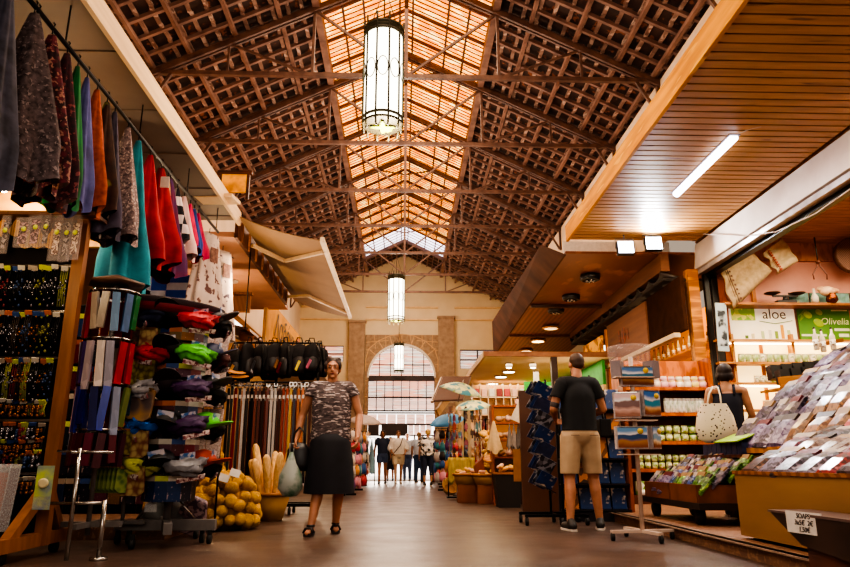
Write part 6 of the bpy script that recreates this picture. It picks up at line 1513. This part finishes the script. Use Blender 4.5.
for o in (j0, b0, gp):
    rm(o)
# ================================================================== PEOPLE
def V(*a): return Vector(a)
def solid(name, mb, m, parent, voxel=.01, smooth=6, cuts=()):
    """closed lumps -> one continuous smooth surface; cuts: planes (point, normal) whose normal side is removed"""
    o = O(name, mb, m, parent)
    r = o.modifiers.new('r', 'REMESH'); r.mode = 'VOXEL'; r.voxel_size = voxel; r.use_smooth_shade = True
    s = o.modifiers.new('s', 'SMOOTH'); s.factor = .5; s.iterations = smooth
    bake(o)
    if cuts:
        bm = bmesh.new(); bm.from_mesh(o.data)
        for co_, no in cuts:
            g = bm.verts[:] + bm.edges[:] + bm.faces[:]
            res = bmesh.ops.bisect_plane(bm, geom=g, plane_co=co_, plane_no=no, clear_outer=True)
            ed = [e for e in res['geom_cut'] if isinstance(e, bmesh.types.BMEdge)]
            bmesh.ops.holes_fill(bm, edges=ed)
        bm.to_mesh(o.data); bm.free()
        for p in o.data.polygons: p.use_smooth = True
    return o
def hand(mb, wr, d, side, palm_in, curl=.5, sc=1.0):
    """palm, four unequal bent fingers and a thumb from the side of the palm. d: direction of the hand, palm_in: where the palm faces"""
    d = Vector(d).normalized(); n = Vector(palm_in); n = (n - d * n.dot(d)).normalized(); s = d.cross(n)  # across the knuckles
    wr = Vector(wr)
    for k in range(4):
        off = (k - 1.5) * .019 * sc
        mb.cone(wr + d * .015 * sc + s * off * .6, wr + d * .085 * sc + s * off, .014 * sc, .0115 * sc, 8)
        L = (.068, .078, .072, .056)[k] * sc
        a = wr + d * .088 * sc + s * off
        d1 = (d * math.cos(curl) + n * math.sin(curl)); d2 = (d * math.cos(curl * 2.1) + n * math.sin(curl * 2.1))
        b_ = a + d1 * L * .5; c_ = b_ + d2 * L * .5
        mb.cone(a, b_, .0092 * sc, .0085 * sc, 8); mb.cone(b_, c_, .0085 * sc, .007 * sc, 8)
    a = wr + d * .03 * sc - s * .03 * sc * side
    b_ = a + (d * .7 - s * side * .6 + n * .35).normalized() * .038 * sc; c_ = b_ + (d * .9 + n * .4).normalized() * .03 * sc
    mb.cone(a, b_, .0125 * sc, .0105 * sc, 8); mb.cone(b_, c_, .0105 * sc, .008 * sc, 8)
def person(label, loc, rz, H=1.7, skin='B87C5C', fat=1.0, feet=((-.1, 0), (.1, 0)), toes=((0, -1), (0, -1)), knees=None, arms=None, lean=0, head=(0, 0), hair='3A2418', hairstyle='short', top=None, bottom=None, shoe=None, voxel=.011, z0=0, lifted=(0, 0), group=None, face=True):
    t = T('person', label, 'person', loc, rz, group)
    h = H / 1.7
    sk = mat('skin_' + skin, skin, None, 'noise', 9, .5)
    Zs = {'hip': .90 * h, 'waist': 1.04 * h, 'chest': 1.24 * h, 'sh': 1.395 * h, 'neck': 1.44 * h, 'head': 1.585 * h}
    shw = .175 * h * (.5 + .5 * fat)
    arms = arms or (((-.25 * h, .02, 1.12 * h), (-.27 * h, -.06, .87 * h)), ((.25 * h, .02, 1.12 * h), (.27 * h, -.06, .87 * h)))
    B = MB()
    B.ball((0, 0, Zs['hip']), (.155 * fat * h, .11 * fat * h, .12 * h), 20, 12)
    B.ball((0, -.01, Zs['waist']), (.13 * fat * h, .1 * fat * h, .13 * h), 20, 12)
    B.ball((0, 0, Zs['chest']), (.155 * (.4 + .6 * fat) * h, .108 * fat * h, .17 * h), 20, 12)
    B.ball((0, 0, (Zs['chest'] + Zs['waist']) / 2), (.14 * fat * h, .102 * fat * h, .16 * h), 20, 12)
    B.cone((-shw * .7, .01, Zs['sh'] - .01), (shw * .7, .01, Zs['sh'] - .01), .062 * h, .062 * h)
    B.cone((0, .015, Zs['sh']), (head[0] * .3, -.0 + head[1] * .3, Zs['head'] - .06 * h), .058 * h, .05 * h)
    hc = V(head[0], head[1], Zs['head'])
    B.ball(hc + V(0, .012, .02) * h, (.074 * h, .092 * h, .09 * h), 20, 14)
    B.ball(hc + V(0, -.022, -.045) * h, (.055 * h, .062 * h, .066 * h), 16, 12)
    if face:
        B.cone(hc + V(0, -.078, .006) * h, hc + V(0, -.1, -.03) * h, .009 * h, .014 * h, 8)
        for s in (-1, 1): B.ball(hc + V(s * .075, .012, -.01) * h, (.012 * h, .02 * h, .03 * h), 8, 6)
        B.cone(hc + V(-.035, -.078, .026) * h, hc + V(.035, -.078, .026) * h, .01 * h, .01 * h, 8)
        B.ball(hc + V(0, -.075, -.092) * h, (.022 * h, .018 * h, .016 * h), 8, 6)
    an = []
    for i, s in enumerate((-1, 1)):
        el, wr = Vector(arms[i][0]), Vector(arms[i][1])
        shp = V(s * shw, .01, Zs['sh'] - .015)
        B.cone(shp, el, .052 * h * (.5 + .5 * fat), .04 * h, 12)
        mid = el.lerp(wr, .3)
        B.cone(el, mid, .04 * h, .04 * h, 12); B.cone(mid, wr, .04 * h, .026 * h, 12)
        pal = arms[i][2] if len(arms[i]) > 2 else (-s, 0, 0)
        hand(B, wr, (wr - el), s, pal, arms[i][3] if len(arms[i]) > 3 else .45, h * 1.02)
        fx, fy = feet[i]; tx, ty = toes[i]
        ank = V(fx, fy, .075 * h + lifted[i]); hp = V(s * .085 * h * fat, 0, .87 * h)
        kn = Vector(knees[i]) if knees else hp.lerp(ank, .5) + V(tx * .02, ty * .035, .01)
        B.cone(hp, kn, .088 * h * (.3 + .7 * fat), .055 * h, 14)
        cf = kn.lerp(ank, .28) - V(tx, ty, 0) * .014
        B.cone(kn, cf, .052 * h, .056 * h, 12); B.cone(cf, ank, .056 * h, .034 * h, 12)
        q = V(tx, ty, 0).normalized()
        B.cone(V(fx, fy, .04 + lifted[i]) - q * .035, V(fx, fy, .03 + lifted[i]) + q * .13, .036 * h, .028 * h, 10)
        B.cone(V(fx, fy, .035 + lifted[i]) - q * .02, ank, .036 * h, .034 * h, 10)
        an.append((ank, kn, hp, q, V(fx, fy, lifted[i]), el, wr, shp))
    solid('body', B, sk, t, voxel, 3)
    # clothes
    if top:
        m_, hem, slv, neckz, loose = top
        B = MB(); L = loose
        B.ball((0, 0, Zs['chest']), ((.155 * (.4 + .6 * fat)) * h + L, .108 * fat * h + L, .175 * h + L), 20, 12)
        B.ball((0, -.01, Zs['waist']), (.135 * fat * h + L, .1 * fat * h + L, .15 * h), 20, 12)
        B.ball((0, 0, Zs['hip'] + .01), (.158 * fat * h + L, .112 * fat * h + L, .13 * h), 20, 12)
        B.cone((0, 0, Zs['hip'] + .02), (0, 0, Zs['chest'] + .02), .112 * fat * h + L, .112 * fat * h + L)
        for sx_ in (-1, 1): B.cone((sx_ * .045 * fat * h, 0, Zs['hip'] + .03), (sx_ * .05 * fat * h, 0, Zs['chest'] + .02), .1 * fat * h + L, .1 * fat * h + L)
        B.cone((-shw * .75, .01, Zs['sh'] - .008), (shw * .75, .01, Zs['sh'] - .008), .062 * h + L * .8, .062 * h + L * .8)
        cuts = [(V(0, 0, hem), V(0, 0, -1)), (V(0, 0, neckz), V(0, 0, 1))]
        solid('shirt_body' if slv > 0 else 'top', B, m_, t, max(.011, voxel), 30, cuts)
        if slv > 0:
            for i, s in enumerate((-1, 1)):
                a = an[i]; B = MB(); e = a[7].lerp(a[5], min(slv, 1))
                B.cone(a[7] - V(s * .03, 0, 0), e, .056 * h * (.5 + .5 * fat) + L, (.045 * h if slv <= 1 else .042 * h) + L * 1.2, 14)
                if slv > 1: B.cone(a[5], a[5].lerp(a[6], slv - 1), .042 * h + L, .036 * h + L, 12)
                en = a[5] if slv <= 1 else a[5].lerp(a[6], slv - 1); dr_ = (a[5] - a[7]).normalized() if slv <= 1 else (a[6] - a[5]).normalized()
                solid('sleeve', B, m_, t, max(.011, voxel), 3, [(e if slv <= 1 else en, dr_)])
    if bottom:
        kind, m_, hem, zt = bottom
        if kind == 'skirt':
            B = MB(); pr = []
            for zz_, rr_ in ((zt, .15), (zt - .08, .168), (zt - .25, .19), (hem + .1, .2), (hem, .205)): pr.append((rr_ * fat * h, zz_))
            vs = []; n = 36
            for j, (r_, z_) in enumerate(pr):
                for k in range(n):
                    a = 2 * PI * k / n; f = 1 + (.03 * j / 4) * math.sin(7 * a)
                    vs.append((r_ * f * math.cos(a), r_ * f * .86 * math.sin(a), z_))
            B.sm = True; B.add(vs, [(j * n + k, j * n + (k + 1) % n, (j + 1) * n + (k + 1) % n, (j + 1) * n + k) for j in range(4) for k in range(n)] + [tuple(range(n))])
            O('skirt', B, m_, t)
        else:
            B = MB(); L = .016 if kind == 'shorts' else .012
            B.ball((0, 0, Zs['hip']), (.158 * fat * h + L, .112 * fat * h + L, .12 * h + L), 20, 12)
            B.ball((0, 0, Zs['hip'] + .07), (.14 * fat * h + L, .1 * fat * h + L, .1 * h), 20, 12)
            for i in (0, 1):
                ank, kn, hp = an[i][:3]
                B.cone(hp, kn, .092 * h * (.3 + .7 * fat) + L, .06 * h + L * 2.0, 14)
                if kind == 'trousers': B.cone(kn, ank, .06 * h + L, .045 * h + L, 14)
            solid(kind, B, m_, t, max(.012, voxel), 4, [(V(0, 0, zt), V(0, 0, 1)), (V(0, 0, hem), V(0, 0, -1))])
    if shoe:
        for i in (0, 1):
            q = an[i][3]; f = an[i][4]; B = MB(); u = V(-q.y, q.x, 0)
            if shoe[0] == 'sandal':
                B2 = MB(); 
                pts = [f - q * .075 + u * .025, f - q * .075 - u * .025, f + q * .06 - u * .045, f + q * .15 - u * .03, f + q * .15 + u * .03, f + q * .06 + u * .045]
                B2.prism([tuple(p + V(0, 0, .005)) for p in pts], (0, 0, .025))
                s_ = O('sandal', B2, shoe[1], t)
                for dd, w_ in ((.1, .045), (.05, .047)): B.tube([f + q * dd + u * w_ + V(0, 0, .03), f + q * dd + u * w_ * .6 + V(0, 0, .07), f + q * dd - u * w_ * .6 + V(0, 0, .07), f + q * dd - u * w_ + V(0, 0, .03)], .01, 6)
                ang = an[i][0]
                B.lathe([(.036, -.01), (.04, 0), (.036, .012)], tuple(ang + V(0, 0, .01)), 14)
                O('sandal_straps', B, shoe[1], s_)
            else:
                B.cone(f + V(0, 0, .05) - q * .05, f + V(0, 0, .042) + q * .15, .046, .038, 12)
                B.cone(f + V(0, 0, .05) - q * .045, f + V(0, 0, .085) - q * .02, .046, .044, 12)
                s_ = solid('shoe', B, shoe[1], t, .009, 3, [(V(0, 0, f.z + .012), V(0, 0, -1))])
                O('sole', MB().prism([tuple(f - q * .09 + u * .03 + V(0, 0, .002)), tuple(f - q * .09 - u * .03 + V(0, 0, .002)), tuple(f + q * .05 - u * .05 + V(0, 0, .002)), tuple(f + q * .17 - u * .035 + V(0, 0, .002)), tuple(f + q * .17 + u * .035 + V(0, 0, .002)), tuple(f + q * .05 + u * .05 + V(0, 0, .002))], (0, 0, .02)), cl('E0D8D0', .6), s_)
    hm = mat('hair_' + hair, hair, None, 'noise', 30, .55, stretch=(1, 1, .3))
    B = MB()
    if hairstyle == 'crop':
        B.ball(hc + V(0, .022, .036) * h, (.077 * h, .088 * h, .081 * h), 18, 12); B.ball(hc + V(0, .055, .0) * h, (.064 * h, .052 * h, .055 * h), 14, 10)
    elif hairstyle == 'bob':
        B.ball(hc + V(0, .025, .03) * h, (.09 * h, .098 * h, .092 * h), 18, 12)
        B.ball(hc + V(0, .05, -.03) * h, (.092 * h, .07 * h, .07 * h), 16, 10)
        for s in (-1, 1): B.ball(hc + V(s * .07, .02, -.03) * h, (.03 * h, .05 * h, .06 * h), 12, 8)
    elif hairstyle == 'tied':
        B.ball(hc + V(0, .022, .042) * h, (.084 * h, .092 * h, .08 * h), 18, 12); B.ball(hc + V(0, .05, .0) * h, (.08 * h, .06 * h, .07 * h), 14, 10)
        B.ball(hc + V(-.04, .03, .1) * h, (.04 * h, .045 * h, .035 * h), 12, 8); B.ball(hc + V(.045, .03, .095) * h, (.038 * h, .04 * h, .03 * h), 12, 8)
        for s in (-1, 1): B.ball(hc + V(s * .072, -.015, .03) * h, (.018 * h, .035 * h, .045 * h), 10, 8)
    elif hairstyle == 'long':
        B.ball(hc + V(0, .022, .036) * h, (.086 * h, .094 * h, .084 * h), 18, 12); B.ball(hc + V(0, .06, -.04) * h, (.08 * h, .05 * h, .12 * h), 14, 10)
        for s in (-1, 1): B.ball(hc + V(s * .073, .01, -.03) * h, (.022 * h, .04 * h, .09 * h), 10, 8)
    else:
        B.ball(hc + V(0, .02, .04) * h, (.083 * h, .092 * h, .082 * h), 18, 12); B.ball(hc + V(0, .05, .0) * h, (.074 * h, .058 * h, .065 * h), 14, 10)
        for s in (-1, 1): B.ball(hc + V(s * .07, .0, .02) * h, (.016 * h, .035 * h, .03 * h), 10, 8)
    solid('hair', B, hm, t, .008 if voxel < .015 else .012, 2)
    if face:
        for s in (-1, 1):
            e = O('eye', MB().ball(tuple(hc + V(s * .03, -.079, .008) * h), (.0095 * h, .005 * h, .0048 * h), 10, 6), cl('E0D4CC', .3), t)
            O('iris', MB().ball(tuple(hc + V(s * .03, -.0855, .008) * h), .0052 * h, 8, 6), cl('2A1A14', .3), e)
            O('eyebrow', MB().cone(tuple(hc + V(s * .017, -.088, .028) * h), tuple(hc + V(s * .045, -.08, .029) * h), .0045 * h, .003 * h, 6), hm, t)
        O('lips', MB().ball(tuple(hc + V(0, -.086, -.058) * h), (.024 * h, .008 * h, .008 * h), 10, 6), cl('9A4A40', .5), t)
    return t, an, hc, h

# the walking woman with the patterned top
blouse = mat('blouse_print', '6A5A5A', '2C2224', 'noise', 26, .8, w3=('B8A8A4', 24, .55), stretch=(.6, 1, 2.6))
navy_skirt = mat('skirt_navy', '16141E', '0C0A12', 'noise', 8, .8)
f1 = aZ(314, 532); f2 = aZ(338, 527)
wx, wy = -.72, 6.95
wt, wa, wh, hh = person('person walking in a patterned sleeveless blouse and dark knee skirt, carrying bags', (wx, wy, 0), .04, 1.70, 'C08464', 1.2,
    feet=((f1.x - wx + .0, -.16), (f2.x - wx + .03, .12)), toes=((-.15, -1), (.1, -1)), knees=((-.09, -.07, .46), (.1, -.0, .45)),
    arms=(((-.29, .04, 1.12), (-.33, -.04, .88), (1, 0, 0), 1.1), ((.28, .02, 1.12), (.27, -.14, .9), (-1, 0, 0), .5)),
    hair='33201A', hairstyle='tied', top=(blouse, .86, .28, 1.458, .022), bottom=('skirt', navy_skirt, .37, .93), shoe=('sandal', cl('241A18', .5)), voxel=.0085)
hb = T('handbag', 'black shoulder handbag held by the walking person', 'bag', (wx - .3, wy - .06, .58))
O('body', MB().lathe([(.001, 0), (.1, 0), (.125, .06), (.11, .2), (.06, .27), (.001, .27)], n=16, sy=.45), cl('141218', .4), hb)
O('handle', MB().tube([(-.06, 0, .24), (-.05, 0, .36), (0, 0, .42), (.05, 0, .36), (.06, 0, .24)], .01, 6), cl('141218', .4), hb)
pb = T('carrier_bag', 'translucent white and green plastic carrier bag hanging below the handbag', 'bag', (wx - .36, wy - .1, .34))
O('body', MB().lathe([(.001, 0), (.07, .01), (.12, .08), (.11, .2), (.05, .33), (.02, .42)], n=18, sy=.55), mat('bag_plastic', 'A8ACA4', '3A6A50', 'noise', 5, .3, sharp=(.45, .6)), pb)
O('handle_loop', MB().tube([(-.02, 0, .4), (-.02, 0, .5), (.02, 0, .5), (.02, 0, .4)], .008, 5), cl('D8D8D0', .4), pb)

# the man in a black T-shirt, seen from behind
blk = mat('tee_black', '16161A', '0C0C10', 'noise', 6, .8)
kha = mat('shorts_khaki', 'C0A484', 'A88C6C', 'noise', 5, .85, bump=.3)
mt_, ma, mh, mhh = person('person from behind in black T-shirt and khaki shorts browsing the racks', (1.84, 7.2, 0), PI + .1, 1.80, 'BC8060', 1.05,
    feet=((-.17, -.02), (.17, .06)), toes=((-.35, -1), (.1, -1)),
    arms=(((-.27, .0, 1.2), (-.16, -.26, 1.14), (1, 0, 0), .8), ((.27, .0, 1.2), (.17, -.26, 1.12), (-1, 0, 0), .8)), head=(-.02, -.045),
    hair='4A3020', hairstyle='crop', top=(blk, .98, .55, 1.545, .022), bottom=('shorts', kha, .55, 1.02), shoe=('shoe', cl('2A2624', .6)), voxel=.0085)
ab = MB(); a7, a5 = ma[1][7], ma[1][5]; c0 = a7.lerp(a5, .78); c1 = a7.lerp(a5, .9)
ab.cone(c0, c1, .0475, .046, 14); O('arm_tattoo', ab, cl('3A3030', .6), mt_)
O('beard', MB().ball(tuple(mh + V(0, -.04, -.065) * mhh), (.054, .05, .045), 14, 10), mat('hair_4A3020', '4A3020'), mt_)
O('pocket_stitching', MB().box((.1, .142, .93), (.09, .004, .006)).box((-.1, .142, .93), (.09, .004, .006)), cl('6A543C', .7), mt_)
TM('shoulder_camera_bag', MB().box((0, 0, 0), (.12, .16, .18)).tube([(0, 0, .09), (-.06, -.05, .4), (-.14, -.03, .56)], .012, 6), cl('141214', .6), 'small black bag hanging in front of the person in khaki shorts', 'bag', loc=(2.15, 7.38, 1.02), bevel=.01)

# the woman with the tote bag at the shop
p = aY(721, 368, 7.55)
nt3, na, nh, nhh = person('person with dark bob in navy vest carrying a dotted tote at the shop', (p.x + .03, 7.55, .1), PI - .35, 1.64, 'C08A68', 1.02,
    arms=(((-.24, -.04, 1.06), (-.2, -.2, .95)), ((.24, -.02, 1.06), (.2, -.18, .92))), head=(.0, -.02),
    hair='2A1A16', hairstyle='bob', top=(cl('1A1C2C', .8), .9, 0, 1.30, .012), bottom=('trousers', cl('24304C', .8), .08, .98), shoe=('shoe', cl('3A3030', .6)), voxel=.0095)
O('vest_straps', MB().tube([(-.07, .1, 1.28), (-.075, .05, 1.39), (-.07, -.05, 1.37)], .016, 6).tube([(.07, .1, 1.28), (.075, .05, 1.39), (.07, -.05, 1.37)], .016, 6), cl('1A1C2C', .8), nt3)
tq = aY(716, 425, 7.28)
tb = T('tote_bag', 'cream canvas tote bag with small dark dots on the shoulder of the bob haired person', 'bag', (tq.x, 7.28, .86)); tb['label'] = 'cream canvas tote bag with small dark dots hanging on the shopper'
b = MB(); n = 28; vs = []
for j, (r_, z_) in enumerate(((.13, 0), (.2, .04), (.215, .15), (.19, .28), (.15, .38), (.14, .41))):
    for k in range(n):
        a = 2 * PI * k / n; f = 1 + .05 * math.sin(4 * a + j)
        vs.append((r_ * f * math.cos(a), r_ * .38 * f * math.sin(a), z_))
b.sm = True; b.add(vs, [(j * n + k, j * n + (k + 1) % n, (j + 1) * n + (k + 1) % n, (j + 1) * n + k) for j in range(5) for k in range(n)] + [tuple(range(n))])
O('body', b, mat('tote_dots', '4A3A34', 'E4D4B8', 'voronoi', 26, .85, sharp=(.22, .26)), tb)
O('handles', MB().tube([(-.09, -.04, .39), (-.03, .02, .52), (.06, .12, .6), (.08, .22, .6)], .009, 6).tube([(.06, -.04, .39), (.09, .02, .5), (.12, .12, .595), (.12, .22, .59)], .009, 6), cl('E4D4B8', .8), tb)

# the people near the doorway
den = cl('3A4A6C', .8)
far = [
 ('person in navy T-shirt and denim shorts walking from the doorway', (382, 484), 1.68, 0, 'A87050', '2A1A14', 'long', (cl('26304A', .8), .95, .5, 1.42, .03), ('shorts', den, .66, 1.0), 1.0, 0),
 ('person in loose white blouse and cream shorts with a shoulder bag strap', (398, 484), 1.66, .1, 'B88868', '6A4028', 'short', (cl('E8E0D8', .8), .92, 1.4, 1.42, .045), ('shorts', cl('C8B498', .8), .6, 1.0), 1.2, 1),
 ('person in black clothes half hidden behind the walking pair', (390, 481), 1.6, 0, 'A87050', '2A1A14', 'short', (cl('1E1C22', .8), .9, .5, 1.38, .03), ('shorts', cl('1E1C22', .8), .4, .96), 1.0, 0),
 ('person in pale blue shirt and jeans with hand on hip', (407, 481), 1.72, -.1, 'B07C60', '4A3A34', 'crop', (cl('C8D0DC', .8), .95, 1.2, 1.45, .035), ('trousers', cl('4A5A7C', .8), .08, 1.02), 1.1, 0),
 ('person with blonde hair in black and white floral blouse seen from behind', (428, 486), 1.62, PI, 'C09070', 'D8B070', 'short', (mat('floral_bw', 'E0D8D4', '1E1C20', 'cells', 14, .8), .86, .8, 1.38, .045), ('trousers', cl('28304A', .8), .3, .96), 1.3, 0),
 ('person in pale shirt and blue jeans partly behind the blonde person', (419, 483), 1.66, PI - .3, 'B88868', '8A6A4A', 'crop', (cl('B8C0D0', .8), .92, .6, 1.4, .035), ('trousers', cl('2C4468', .8), .08, .98), 1.1, 0),
 ('person with bright blue backpack colours standing by the far bag carousel', (436, 483), 1.74, PI - .6, 'B07858', '6A4A38', 'crop', (cl('2A78B8', .8), .95, .6, 1.46, .035), ('trousers', cl('2A2A34', .8), .08, 1.02), 1.1, 0),
]
for i, (lb, fp, H_, rz_, skn, hr, hs_, tp_, bt_, ft_, _) in enumerate(far):
    q = aZ(*fp); st_ = .16 if i in (0, 1) else .03
    ar = None
    if i == 3: ar = (((-.3, .05, 1.15), (-.16, -.08, 1.02)), ((.26, .02, 1.12), (.28, -.06, .87)))
    if i == 1: ar = (((-.27, .0, 1.1), (-.2, -.2, .95)), ((.27, .0, 1.1), (.2, -.18, .96)))
    r_ = person(lb, (q.x, q.y, 0), rz_, H_, skn, ft_, feet=((-.09, -st_), (.1, st_)), arms=ar, hair=hr, hairstyle=hs_, top=tp_, bottom=bt_, shoe=('shoe', cl('2A2624' if i != 1 else 'E0D8D0', .6)), voxel=.016)
    if i == 1: O('bag_strap', MB().tube([(.13, -.06, 1.42), (.05, -.2, 1.2), (-.1, -.19, 1.02), (-.2, -.05, .9)], .014, 5), cl('2A2220', .6), r_[0])
